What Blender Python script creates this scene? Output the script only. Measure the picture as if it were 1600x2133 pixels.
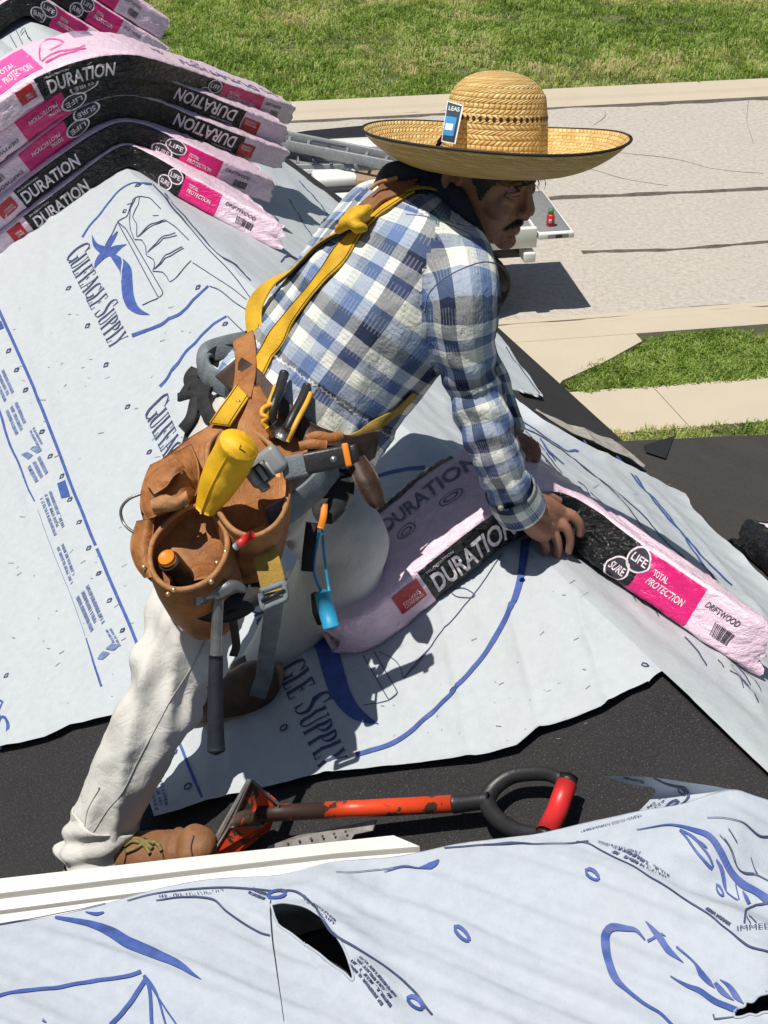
import bpy, bmesh, math, random
import numpy as np
from mathutils import Vector, Matrix

scene = bpy.context.scene
for o in list(bpy.data.objects):
    bpy.data.objects.remove(o)
random.seed(7)
rng = np.random.default_rng(11)

# ------------------------------------------------------------------ camera
FPX, CX, CY, HC = 3200.0, 800.0, 1066.5, 9.9
PITCH = math.radians(31.6)
cR = np.array([1.0, 0, 0])
cF = np.array([0, math.cos(PITCH), -math.sin(PITCH)])
cU = np.array([0, math.sin(PITCH), math.cos(PITCH)])
cB = -cF
C0 = np.array([0, 0, HC])
cam = bpy.data.objects.new('camera', bpy.data.cameras.new('camera'))
scene.collection.objects.link(cam)
scene.camera = cam
cam.location = (0, 0, HC)
cam.rotation_euler = (math.pi / 2 - PITCH, 0, 0)
cam.data.sensor_fit = 'VERTICAL'
cam.data.sensor_height = 24.0
cam.data.lens = 24.0 * FPX / 2133.0
cam.data.clip_start = 0.05
cam.data.clip_end = 2000

# ------------------------------------------------------------------ light
SUN = -0.32 * cR + 0.88 * cU + 0.74 * cB
SUN = SUN / np.linalg.norm(SUN)
elev = math.asin(SUN[2])
azim = math.atan2(SUN[0], SUN[1])
world = bpy.data.worlds.new('World')
scene.world = world
world.use_nodes = True
nt = world.node_tree
nt.nodes.clear()
wo = nt.nodes.new('ShaderNodeOutputWorld')
bg = nt.nodes.new('ShaderNodeBackground')
sky = nt.nodes.new('ShaderNodeTexSky')
sky.sky_type = 'NISHITA'
sky.sun_disc = False
sky.sun_elevation = elev
sky.sun_rotation = azim
sky.altitude = 100
sky.air_density = 1.0
sky.dust_density = 1.0
bg.inputs['Strength'].default_value = 0.058
nt.links.new(sky.outputs[0], bg.inputs['Color'])
nt.links.new(bg.outputs[0], wo.inputs['Surface'])
sl = bpy.data.lights.new('sun', 'SUN')
sl.energy = 4.95
sl.angle = math.radians(0.5)
sl.color = (1.0, 0.94, 0.85)
so = bpy.data.objects.new('sun', sl)
scene.collection.objects.link(so)
so.rotation_euler = Vector(SUN).to_track_quat('Z', 'Y').to_euler()
so.location = (-20, 20, 40)
vs = scene.view_settings
vs.view_transform = 'Standard'
vs.look = 'None'
vs.exposure = 0.0
vs.gamma = 1.0
vs.use_curve_mapping = False

# ------------------------------------------------------------------ maths
def nrm(v):
    v = np.asarray(v, float)
    return v / np.linalg.norm(v)
def ray(x, y):
    x = np.asarray(x, float); y = np.asarray(y, float)
    return cF + ((x - CX) / FPX)[..., None] * cR + ((CY - y) / FPX)[..., None] * cU
def at(x, y, d):
    """a point seen at photo position x, y at a distance of d metres along the view axis"""
    return C0 + ray(x, y) * np.asarray(d, float)[..., None]
def hit(x, y, p0, n):
    r = ray(x, y)
    t = ((p0 - C0) @ n) / (r @ n)
    return C0 + r * t[..., None]
def hsh(i, j, k, s):
    h = (i * 374761393 + j * 668265263 + k * 1274126177 + s * 144665) & 0xffffffff
    h = ((h ^ (h >> 13)) * 1274126177) & 0xffffffff
    return ((h ^ (h >> 16)) & 0xffff) / 65535.0
def vnoise(P, s=0):
    """smooth value noise, -1..1, P (...,3) or (...,2)"""
    P = np.asarray(P, float)
    if P.shape[-1] == 2:
        P = np.concatenate([P, np.zeros(P.shape[:-1] + (1,))], -1)
    I = np.floor(P).astype(np.int64)
    f = P - I
    f = f * f * (3 - 2 * f)
    r = 0
    for a in (0, 1):
        for b in (0, 1):
            for c in (0, 1):
                w = (f[..., 0] if a else 1 - f[..., 0]) * (f[..., 1] if b else 1 - f[..., 1]) * (f[..., 2] if c else 1 - f[..., 2])
                r = r + w * hsh(I[..., 0] + a, I[..., 1] + b, I[..., 2] + c, s)
    return r * 2 - 1
def fbm(P, s=0, o=3):
    r = 0; a = 1.0; t = 0
    for i in range(o):
        r = r + a * vnoise(np.asarray(P) * (2.03 ** i), s + i * 17); t += a; a *= 0.5
    return r / t
def resample(P, n):
    P = np.asarray(P, float)
    L = np.concatenate([[0], np.cumsum(np.linalg.norm(np.diff(P, axis=0), axis=1))])
    t = np.linspace(0, L[-1], n)
    return np.stack([np.interp(t, L, P[:, k]) for k in range(P.shape[1])], 1)
def smooth(P, n=8, closed=False):
    """Catmull-Rom through the points, n samples per span"""
    P = np.asarray(P, float)
    if closed:
        Q = np.concatenate([P[-1:], P, P[:2]])
    else:
        Q = np.concatenate([2 * P[:1] - P[1:2], P, 2 * P[-1:] - P[-2:-1]])
    out = []
    for i in range(1, len(Q) - 2):
        p0, p1, p2, p3 = Q[i - 1], Q[i], Q[i + 1], Q[i + 2]
        for t in np.arange(n) / n:
            out.append(0.5 * (2 * p1 + (p2 - p0) * t + (2 * p0 - 5 * p1 + 4 * p2 - p3) * t * t + (3 * p1 - p0 - 3 * p2 + p3) * t ** 3))
    if not closed:
        out.append(P[-1])
    return np.array(out)

# ------------------------------------------------------------------ object helpers
COL = scene.collection
ORG = {}
def mesh_data(name, V, F, mats, smoothed=True, mi=None, uv=None):
    me = bpy.data.meshes.new(name)
    V = np.asarray(V, float)
    if isinstance(F, np.ndarray):
        F = F.tolist()
    me.from_pydata(V.tolist(), [], F)
    if not isinstance(mats, (list, tuple)):
        mats = [mats]
    for m in mats:
        me.materials.append(m)
    if mi is not None:
        me.polygons.foreach_set('material_index', np.asarray(mi, np.int32))
    if uv is not None:
        l = me.uv_layers.new(name='UVMap')
        idx = np.empty(len(me.loops), np.int32)
        me.loops.foreach_get('vertex_index', idx)
        l.data.foreach_set('uv', np.asarray(uv, float)[idx].ravel())
    if smoothed:
        me.polygons.foreach_set('use_smooth', np.ones(len(me.polygons), bool))
    me.update()
    return me
def label(o, lab=None, cat=None, group=None, kind=None):
    if lab: o['label'] = lab
    if cat: o['category'] = cat
    if group: o['group'] = group
    if kind: o['kind'] = kind
    return o
def thing(name, lab, cat, loc, group=None):
    o = bpy.data.objects.new(name, None)
    COL.objects.link(o)
    o.location = tuple(float(v) for v in loc)
    o.empty_display_size = 0.05
    ORG[o] = np.array([float(v) for v in loc])
    return label(o, lab, cat, group)
def part(name, V, F, mats, parent=None, **k):
    V = np.asarray(V, float)
    if parent is not None:
        org = ORG[parent]
    else:
        org = np.array([(V[:, 0].min() + V[:, 0].max()) / 2, (V[:, 1].min() + V[:, 1].max()) / 2, V[:, 2].min()])
    o = bpy.data.objects.new(name, mesh_data(name, V - org, F, mats, **k))
    COL.objects.link(o)
    ORG[o] = org
    if parent is not None:
        o.parent = parent
    else:
        o.location = org
    return o
class MB:
    def __init__(s): s.V = []; s.F = []; s.M = []; s.n = 0
    def add(s, V, F, m=0):
        V = np.asarray(V, float)
        s.V.append(V)
        for f in F:
            s.F.append([int(i) + s.n for i in f]); s.M.append(m)
        s.n += len(V)
        return s
    def build(s, name, mats, parent=None, **k):
        return part(name, np.concatenate(s.V), s.F, mats, parent, mi=s.M if isinstance(mats, (list, tuple)) else None, **k)
def gridF(nu, nv, cu=False, cv=False):
    F = []
    for i in range(nu - (0 if cu else 1)):
        for j in range(nv - (0 if cv else 1)):
            a, b = (i + 1) % nu, (j + 1) % nv
            F.append((i * nv + j, a * nv + j, a * nv + b, i * nv + b))
    return F
def box(c, ax, h):
    """box: centre, three axes (rows), half sizes"""
    c = np.asarray(c, float); ax = np.asarray(ax, float)
    V = np.array([c + ax[0] * h[0] * a + ax[1] * h[1] * b + ax[2] * h[2] * d for a in (-1, 1) for b in (-1, 1) for d in (-1, 1)])
    return V, [(0, 1, 3, 2), (4, 6, 7, 5), (0, 4, 5, 1), (2, 3, 7, 6), (0, 2, 6, 4), (1, 5, 7, 3)]
def bevbox(c, ax, h, r=0.004, seg=2):
    bm = bmesh.new()
    V, F = box((0, 0, 0), np.eye(3), h)
    vs_ = [bm.verts.new(v) for v in V]
    for f in F: bm.faces.new([vs_[i] for i in f])
    bmesh.ops.bevel(bm, geom=bm.edges[:], offset=r, segments=seg, affect='EDGES', profile=0.5)
    bm.verts.index_update()
    V = np.array([v.co[:] for v in bm.verts]) @ np.asarray(ax, float) + np.asarray(c, float)
    F = [[v.index for v in f.verts] for f in bm.faces]
    bm.free()
    return V, F
def frames(P, ref):
    T = np.gradient(P, axis=0)
    T /= np.linalg.norm(T, axis=1)[:, None] + 1e-12
    ref = np.asarray(ref, float)
    if ref.ndim == 1: ref = np.repeat(ref[None], len(P), 0)
    B = np.cross(T, ref)
    B /= np.linalg.norm(B, axis=1)[:, None] + 1e-9
    N = np.cross(B, T)
    return T, N, B
def tube(P, r, ref=(0.13, 0.21, 0.97), ns=12, cap=True, rb=None):
    """swept tube; r along ref-normal, rb along the binormal"""
    P = np.asarray(P, float); n = len(P)
    r = np.broadcast_to(np.asarray(r, float), (n,)); rb = r if rb is None else np.broadcast_to(np.asarray(rb, float), (n,))
    T, N, B = frames(P, ref)
    a = np.linspace(0, 2 * np.pi, ns, endpoint=False)
    V = P[:, None] + N[:, None] * (np.cos(a)[None, :, None] * r[:, None, None]) + B[:, None] * (np.sin(a)[None, :, None] * rb[:, None, None])
    V = V.reshape(-1, 3)
    F = gridF(n, ns, False, True)
    if cap:
        k = len(V)
        V = np.concatenate([V, P[:1] - T[:1] * min(r[0], rb[0]) * 0.45, P[-1:] + T[-1:] * min(r[-1], rb[-1]) * 0.45])
        F += [(k, (j + 1) % ns, j) for j in range(ns)]
        F += [(k + 1, (n - 1) * ns + j, (n - 1) * ns + (j + 1) % ns) for j in range(ns)]
    return V, F
def strap(P, N, w, th):
    """flat band along P, face normal N, width w, thickness th"""
    P = np.asarray(P, float); n = len(P)
    N = np.asarray(N, float)
    if N.ndim == 1: N = np.repeat(N[None], n, 0)
    w = np.broadcast_to(np.asarray(w, float), (n,))
    T = np.gradient(P, axis=0); T /= np.linalg.norm(T, axis=1)[:, None]
    B = np.cross(T, N); B /= np.linalg.norm(B, axis=1)[:, None]
    N = np.cross(B, T)
    prof = [(-.5, .35), (-.46, .5), (.46, .5), (.5, .35), (.5, -.35), (.46, -.5), (-.46, -.5), (-.5, -.35)]
    V = np.stack([P + B * (w * a)[:, None] + N * (th * b) for a, b in prof], 1).reshape(-1, 3)
    m = len(prof)
    F = gridF(n, m, False, True) + [tuple(range(m))[::-1], tuple((n - 1) * m + j for j in range(m))]
    return V, F
def lathe(prof, c, ax, ns=32):
    """profile (radius, height) about the third axis"""
    c = np.asarray(c, float)
    a = np.linspace(0, 2 * np.pi, ns, endpoint=False)
    V = np.array([c + ax[0] * r * np.cos(t) + ax[1] * r * np.sin(t) + ax[2] * h for r, h in prof for t in a])
    return V, gridF(len(prof), ns, False, True)
def axes(z, x=(1, 0, 0)):
    z = nrm(z); y = nrm(np.cross(z, x)); x = np.cross(y, z)
    return np.array([x, y, z])
def ball(c, r, ax=np.eye(3), nu=12, nv=16):
    r = np.broadcast_to(np.asarray(r, float), (3,))
    th = np.linspace(0.02, np.pi - 0.02, nu)
    ph = np.linspace(0, 2 * np.pi, nv, endpoint=False)
    L = np.array([(np.sin(t) * np.cos(p) * r[0], np.sin(t) * np.sin(p) * r[1], np.cos(t) * r[2]) for t in th for p in ph])
    V = np.asarray(c, float) + L @ np.asarray(ax, float)
    F = gridF(nu, nv, False, True) + [tuple(range(nv))[::-1], tuple((nu - 1) * nv + j for j in range(nv))]
    return V, F
def fuse(parts, voxel, iters=3, fac=0.5):
    """several closed shapes grown together into one continuous skin"""
    mb = MB()
    for V, F in parts: mb.add(V, F)
    me = bpy.data.meshes.new('tmp')
    me.from_pydata(np.concatenate(mb.V).tolist(), [], mb.F)
    bm = bmesh.new(); bm.from_mesh(me); bmesh.ops.recalc_face_normals(bm, faces=bm.faces[:]); bm.to_mesh(me); bm.free()
    o = bpy.data.objects.new('tmp', me); COL.objects.link(o)
    m = o.modifiers.new('r', 'REMESH'); m.mode = 'VOXEL'; m.voxel_size = voxel
    if iters:
        s = o.modifiers.new('s', 'SMOOTH'); s.factor = fac; s.iterations = iters
    dg = bpy.context.evaluated_depsgraph_get()
    ev = o.evaluated_get(dg); m2 = ev.to_mesh()
    V = np.empty(len(m2.vertices) * 3); m2.vertices.foreach_get('co', V); V = V.reshape(-1, 3)
    N = np.empty(len(m2.vertices) * 3); m2.vertices.foreach_get('normal', N); N = N.reshape(-1, 3)
    F = [list(p.vertices) for p in m2.polygons]
    ev.to_mesh_clear()
    bpy.data.objects.remove(o); bpy.data.meshes.remove(me)
    return V, F, N

# ------------------------------------------------------------------ materials
def lin(c):
    c = np.asarray(c, float) / 255.0
    return tuple(np.where(c <= 0.04045, c / 12.92, ((c + 0.055) / 1.055) ** 2.4))
class NT:
    def __init__(s, name):
        s.m = bpy.data.materials.new(name); s.m.use_nodes = True
        s.t = s.m.node_tree; s.b = s.t.nodes['Principled BSDF']; s.x = 0
    def n(s, typ, **k):
        nd = s.t.nodes.new('ShaderNode' + typ)
        for a, v in k.items():
            if a.startswith('i_'):
                key = a[2:]
                nd.inputs[int(key) if key.isdigit() else key.replace('_', ' ')].default_value = v
            else: setattr(nd, a, v)
        return nd
    def l(s, a, b): s.t.links.new(a, b)
    def ramp(s, fac, stops, interp='LINEAR'):
        r = s.n('ValToRGB'); r.color_ramp.interpolation = interp
        e = r.color_ramp.elements
        while len(e) < len(stops): e.new(0.5)
        for k, (p, c) in enumerate(stops):
            e[k].position = p; e[k].color = (*c[:3], 1)
        s.l(fac, r.inputs[0]); return r.outputs[0]
    def noise(s, scale, detail=3, rough=0.55, vec=None, dist=0.0):
        nd = s.n('TexNoise'); nd.inputs['Scale'].default_value = scale; nd.inputs['Detail'].default_value = detail
        nd.inputs['Roughness'].default_value = rough; nd.inputs['Distortion'].default_value = dist
        if vec is not None: s.l(vec, nd.inputs['Vector'])
        return nd.outputs[0]
    def coord(s, kind='Object', scale=None, rot=None):
        tc = s.n('TexCoord'); o = tc.outputs[kind]
        if scale or rot:
            mp = s.n('Mapping'); s.l(o, mp.inputs[0])
            if scale: mp.inputs['Scale'].default_value = scale
            if rot: mp.inputs['Rotation'].default_value = rot
            o = mp.outputs[0]
        return o
    def bump(s, h, strength=0.3, dist=0.01, prev=None):
        b = s.n('Bump'); b.inputs['Strength'].default_value = strength; b.inputs['Distance'].default_value = dist
        s.l(h, b.inputs['Height'])
        if prev is not None: s.l(prev, b.inputs['Normal'])
        return b.outputs[0]
    def mix(s, fac, a, b, mode='MIX'):
        m = s.n('Mix'); m.data_type = 'RGBA'; m.blend_type = mode
        for v, i in ((fac, 0), (a, 6), (b, 7)):
            if hasattr(v, 'links'): s.l(v, m.inputs[i])
            elif i == 0: m.inputs[0].default_value = v
            else: m.inputs[i].default_value = (*v[:3], 1)
        return m.outputs[2]
    def math(s, op, a, b=0.0):
        m = s.n('Math'); m.operation = op
        for v, i in ((a, 0), (b, 1)):
            if hasattr(v, 'links'): s.l(v, m.inputs[i])
            else: m.inputs[i].default_value = v
        return m.outputs[0]
    def fin(s, col=None, rough=0.6, normal=None, spec=None, metal=0.0, **k):
        b = s.b
        if col is not None:
            if hasattr(col, 'links'): s.l(col, b.inputs['Base Color'])
            else: b.inputs['Base Color'].default_value = (*col[:3], 1)
        if hasattr(rough, 'links'): s.l(rough, b.inputs['Roughness'])
        else: b.inputs['Roughness'].default_value = rough
        if normal is not None: s.l(normal, b.inputs['Normal'])
        if spec is not None: b.inputs['Specular IOR Level'].default_value = spec
        b.inputs['Metallic'].default_value = metal
        for a, v in k.items(): b.inputs[a.replace('_', ' ')].default_value = v
        return s.m
def simple(name, col, rough=0.6, var=0.15, scale=30, bump=0.0, bscale=60, metal=0.0, spec=None):
    t = NT(name); c = t.coord()
    a = np.array(col)
    n = t.noise(scale, 4, vec=c)
    co = t.ramp(n, [(0.3, a * (1 - var)), (0.7, np.minimum(a * (1 + var), 1))])
    nm = t.bump(t.noise(bscale, 3, vec=c), bump, 0.003) if bump else None
    return t.fin(co, rough, nm, metal=metal, spec=spec)
M = {}
def build_materials():
    # spun paper: pale grey-blue, fibres, faint scuffs
    t = NT('underlayment_paper'); c = t.coord()
    f1 = t.noise(900, 2, vec=c); f2 = t.noise(9, 4, vec=c); f3 = t.noise(60, 4, 0.65, vec=c)
    col = t.ramp(f3, [(0.25, (0.42, 0.465, 0.50)), (0.75, (0.485, 0.525, 0.555))])
    col = t.mix(t.ramp(f2, [(0.45, (0, 0, 0)), (0.75, (0.5, 0.5, 0.5))]), col, (0.46, 0.485, 0.50))
    fv = t.noise(1, 2, vec=t.coord(scale=(420, 60, 300), rot=(0, 0, 0.6)))
    col = t.mix(t.ramp(fv, [(0.62, (0, 0, 0)), (0.72, (0.35, 0.35, 0.35))]), col, (0.60, 0.62, 0.62))
    nb = t.bump(f3, 0.22, 0.006); nb = t.bump(f1, 0.15, 0.0008, nb)
    M['paper'] = t.fin(col, 0.62, nb, spec=0.3)
    t = NT('underlayment_paper_loose'); c = t.coord()
    f1 = t.noise(700, 2, vec=c); f3 = t.noise(45, 5, 0.7, vec=c); f2 = t.noise(6, 4, vec=c)
    fv = t.noise(1, 3, vec=t.coord(scale=(260, 90, 200), rot=(0.3, 0.2, -0.9)))
    col = t.ramp(f3, [(0.25, (0.375, 0.42, 0.485)), (0.75, (0.46, 0.51, 0.575))])
    col = t.mix(t.ramp(f2, [(0.4, (0, 0, 0)), (0.8, (0.5, 0.5, 0.5))]), col, (0.425, 0.455, 0.50))
    col = t.mix(t.ramp(fv, [(0.58, (0, 0, 0)), (0.75, (0.16, 0.16, 0.16))]), col, (0.62, 0.635, 0.655))
    nb = t.bump(f3, 0.25, 0.006); nb = t.bump(f1, 0.2, 0.0008, nb)
    M['paper2'] = t.fin(col, 0.6, nb, spec=0.3)
    M['ink'] = simple('blue_ink', (0.045, 0.090, 0.31), 0.6, 0.25, 60)
    M['inkdark'] = simple('dark_blue_ink', (0.040, 0.058, 0.13), 0.6, 0.3, 80)
    M['inkfaint'] = simple('faint_blue_ink', (0.15, 0.20, 0.36), 0.6, 0.4, 120)
    # roofing felt
    t = NT('roofing_felt'); c = t.coord()
    n1 = t.noise(380, 3, 0.7, vec=c); n2 = t.noise(4, 4, vec=c); n3 = t.noise(1500, 1, vec=c)
    col = t.ramp(n1, [(0.35, (0.012, 0.012, 0.014)), (0.62, (0.032, 0.031, 0.033)), (0.70, (0.13, 0.13, 0.13))])
    col = t.mix(t.ramp(n2, [(0.4, (0, 0, 0)), (0.8, (0.45, 0.45, 0.45))]), col, (0.045, 0.042, 0.042))
    M['felt'] = t.fin(col, 0.85, t.bump(n1, 0.5, 0.003), spec=0.3)
    t = NT('worn_felt'); c = t.coord(); n1 = t.noise(300, 3, 0.7, vec=c); n2 = t.noise(5, 5, .65, vec=c)
    col = t.ramp(n1, [(0.35, (0.030, 0.027, 0.025)), (0.62, (0.065, 0.060, 0.056)), (0.74, (.14, .13, .125))]); col = t.mix(t.ramp(n2, [(.45, (0,) * 3), (.75, (.6,) * 3)]), col, (.072, .066, .061))
    M['felt_worn'] = t.fin(col, .85, t.bump(n1, .5, .003), spec=.3)
    # grass ground and blades
    t = NT('lawn_soil'); c = t.coord()
    n1 = t.noise(0.7, 5, 0.65, vec=c); n2 = t.noise(9, 5, 0.7, vec=c)
    col = t.ramp(n2, [(0.3, (0.04, 0.06, 0.016)), (0.55, (0.085, 0.115, 0.03)), (0.75, (0.16, 0.165, 0.06))])
    col = t.mix(t.ramp(n1, [(0.52, (0, 0, 0)), (0.70, (0.8, 0.8, 0.8))]), col, (0.26, 0.22, 0.11))
    M['soil'] = t.fin(col, 0.9, t.bump(n2, 0.6, 0.05))
    t = NT('grass_blade'); c = t.coord()
    at_ = t.n('Attribute'); at_.attribute_name = 'tint'; at_.attribute_type = 'GEOMETRY'
    col = t.ramp(at_.outputs['Fac'], [(0.0, (0.11, 0.18, 0.035)), (0.42, (0.26, 0.39, 0.075)), (0.72, (0.41, 0.53, 0.13)), (1.0, (0.66, 0.58, 0.32))])
    M['blade'] = t.fin(col, 0.6, spec=0.25)
    tr_ = t.n('BsdfTranslucent'); t.l(t.mix(1.0, col, (1.1, 1.2, .8), 'MULTIPLY'), tr_.inputs[0]); mx = t.n('MixShader'); mx.inputs[0].default_value = .45
    t.l(t.b.outputs[0], mx.inputs[1]); t.l(tr_.outputs[0], mx.inputs[2]); t.l(mx.outputs[0], t.t.nodes['Material Output'].inputs['Surface'])
    # concrete
    t = NT('street_concrete'); c = t.coord()
    n1 = t.noise(3, 5, 0.75, vec=c); n2 = t.noise(0.5, 4, vec=c); n3 = t.noise(11, 4, 0.75, vec=c)
    col = t.ramp(n3, [(0.30, (0.29, 0.262, 0.222)), (0.5, (0.43, 0.395, 0.345)), (0.7, (0.56, 0.515, 0.455))])
    col = t.mix(t.ramp(n1, [(0.3, (0, 0, 0)), (0.75, (0.5, 0.5, 0.5))]), col, (0.50, 0.465, 0.43))
    col = t.mix(t.ramp(n2, [(0.4, (0, 0, 0)), (0.75, (0.35, 0.35, 0.35))]), col, (0.39, 0.37, 0.35))
    M['road'] = t.fin(col, 0.85, t.bump(n3, 0.5, 0.02))
    t = NT('pale_concrete'); c = t.coord()
    n1 = t.noise(60, 4, 0.7, vec=c); n2 = t.noise(1.2, 4, vec=c)
    col = t.ramp(n1, [(0.3, (0.46, 0.405, 0.31)), (0.7, (0.54, 0.475, 0.37))])
    col = t.mix(t.ramp(n2, [(0.4, (0, 0, 0)), (0.75, (0.5, 0.5, 0.5))]), col, (0.45, 0.395, 0.31))
    M['conc'] = t.fin(col, 0.85, t.bump(n1, 0.3, 0.004))
    M['tar'] = simple('tar_seam', (0.10, 0.085, 0.07), 0.8, 0.4, 8)
    # film wrappers
    def film(name, col, rough, wr=0.5, var=0.08, k=1.0):
        t = NT(name); a = np.array(col)
        c = t.coord()
        w1 = t.noise(1, 4, 0.6, vec=t.coord(scale=(26, 70, 70), rot=(0.2, 0.5, 0.3)), dist=0.8)
        w2 = t.noise(90, 3, 0.6, vec=c, dist=1.0)
        w3 = t.noise(24, 4, 0.65, vec=c, dist=1.5)
        co = t.ramp(w3, [(0.3, a * (1 - var)), (0.7, np.minimum(a * (1 + var), 1))])
        w4 = t.noise(1, 3, 0.55, vec=t.coord(scale=(60, 22, 40), rot=(0.6, 0.1, 0.9)), dist=0.5)
        nb = t.bump(w1, wr, 0.010 * k); nb = t.bump(w4, wr * 0.7, 0.008 * k, nb); nb = t.bump(w3, wr * 0.8, 0.009, nb); nb = t.bump(w2, wr * 0.4, 0.003, nb)
        return t.fin(co, rough, nb, spec=0.5)
    M['film_black'] = film('black_film', (0.005, 0.005, 0.006), 0.11, 0.8, 0.3, 1.5)
    M['film_pink'] = film('pink_film', (0.77, 0.58, 0.69), 0.30, 0.55)
    M['film_magenta'] = film('magenta_film', (0.66, 0.012, 0.17), 0.34, 0.4)
    M['film_red'] = film('red_film', (0.42, 0.012, 0.022), 0.36, 0.3, 0.15)
    M['film_pinkdeep'] = film('deep_pink_print', (0.80, 0.10, 0.36), 0.38, 0.3)
    M['print_and_glare_white'] = simple('white_print_and_glare', (0.74, 0.66, 0.70), 0.45, 0.22, 140)
    M['print_dark'] = simple('dark_print', (0.035, 0.03, 0.045), 0.5, 0.3, 140)
    M['print_grey'] = simple('grey_print', (0.16, 0.15, 0.24), 0.5, 0.2, 140)
    M['edge_shingle'] = simple('shingle_edge', (0.03, 0.028, 0.028), 0.9, 0.4, 120, 0.8, 200)
    # trim
    M['trim'] = simple('white_vinyl', (0.78, 0.77, 0.72), 0.35, 0.03, 12)
    M['wall'] = simple('beige_siding', (0.52, 0.48, 0.42), 0.7, 0.06, 4)
    M['wood'] = simple('raw_wood', (0.40, 0.25, 0.12), 0.7, 0.25, 60, 0.3)
build_materials()
# ------------------------------------------------------------------ the street and its ground
Z = np.array([0, 0, 1.0])
def G(x, y, z=0.0):
    return hit(x, y, np.array([0, 0, z]), Z)
def sheet_poly(name, P, m, parent=None, kind='structure', th=0.0):
    P = np.asarray(P, float); n = len(P)
    if th:
        V = np.concatenate([P, P - Z * th]); F = [tuple(range(n)), tuple(range(n, 2 * n))[::-1]] + [(i, n + i, n + (i + 1) % n, (i + 1) % n) for i in range(n)]
    else:
        V = P; F = [tuple(range(n))]
    bm = bmesh.new(); vv = [bm.verts.new(v) for v in V]
    for f in F: bm.faces.new([vv[i] for i in f])
    bmesh.ops.recalc_face_normals(bm, faces=bm.faces[:])
    bm.verts.index_update()
    V = np.array([v.co[:] for v in bm.verts]); F = [[v.index for v in f.verts] for f in bm.faces]; bm.free()
    o = part(name, V, F, m, parent, smoothed=False)
    if kind: o['kind'] = kind
    return o
g = 420.0
gv = np.array([(-g, -60, -0.03), (g, -60, -0.03), (g, 2 * g, -0.03), (-g, 2 * g, -0.03)])
o = part('ground', gv, [(0, 1, 2, 3)], M['soil'], smoothed=False); o['kind'] = 'structure'
# street axis from its two edges
near = lambda x: 643 - 0.071 * (x - 1400)
far = lambda x: 213 - 0.045 * (x - 1400)
n0, n1 = G(300, near(300)), G(1900, near(1900))
f0, f1 = G(300, far(300)), G(1900, far(1900))
E1 = nrm(n1 - n0); E2 = np.array([-E1[1], E1[0], 0])
ORI = G(1400, near(1400))
W_ROAD = float((f0 + f1 - 2 * ORI) @ E2 / 2)
def S(a, b, z=0.0):
    """street coordinates: a metres along the street, b across it from the near road edge"""
    return ORI + E1 * a + E2 * b + Z * z
o = sheet_poly('road', [S(-80, 0, 0), S(80, 0, 0), S(80, W_ROAD, 0), S(-80, W_ROAD, 0)], M['road'])
ORG[o] = ORG[o]
def seam(P, w, name='tar_seam'):
    P = smooth(P, 10); n = len(P)
    jit = np.stack([fbm(np.stack([P[:, 0] * 2.3, P[:, 1] * 2.3 + 7], 1), 5)] * 3, 1) * 0.03 * E2
    P = P + jit
    ww = w * (1 + 0.5 * vnoise(np.stack([P[:, 0] * 3, P[:, 1] * 3], 1), 9))
    V = np.concatenate([P + E2 * ww[:, None] / 2, P - E2 * ww[:, None] / 2])
    part(name, V, [(i, i + 1, n + i + 1, n + i) for i in range(n - 1)], M['tar'], road_obj, smoothed=False)
road_obj = o
def gs(pts, z=0.004): return [G(x, y, z) for x, y in pts]
seam(gs([(700, 446), (1100, 417), (1190, 410), (1350, 404), (1600, 392), (1700, 388)]), 0.15)
seam(gs([(1212, 525), (1350, 521), (1450, 516), (1600, 504), (1700, 500)]), 0.11)
seam(gs([(560, 256), (900, 237), (1190, 222), (1400, 214), (1600, 204), (1750, 198)]), 0.26)
seam(gs([(980, 676), (1150, 668), (1320, 652), (1420, 643), (1560, 636), (1640, 630)]), 0.13)
for pts in ([(1150, 342), (1230, 352), (1300, 372), (1390, 386)], [(1250, 222), (1262, 240), (1240, 258), (1236, 262)], [(1290, 318), (1400, 330), (1490, 352), (1590, 361)], [(1560, 210), (1556, 250), (1570, 300)]):
    seam(gs(pts), 0.025, 'hairline_crack')
# kerbs: gutter pan, rolled face, top
def kerb(b0, sgn, a0, a1):
    prof = [(0.0, 0.006), (0.28, 0.002), (0.36, 0.03), (0.44, 0.085), (0.50, 0.105), (0.98, 0.115), (1.0, 0.105), (1.0, -0.2)]
    na = 41; aa = np.linspace(a0, a1, na)
    V = np.array([S(a, b0 + sgn * b, z) for a in aa for b, z in prof])
    F = gridF(na, len(prof))
    if sgn < 0: F = [f[::-1] for f in F]
    o = part('kerb', V, F, M['conc'], smoothed=False); o['kind'] = 'structure'
    return o
kerb(0, -1, -60, 60)
kerb(W_ROAD, 1, -60, 60)
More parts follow.
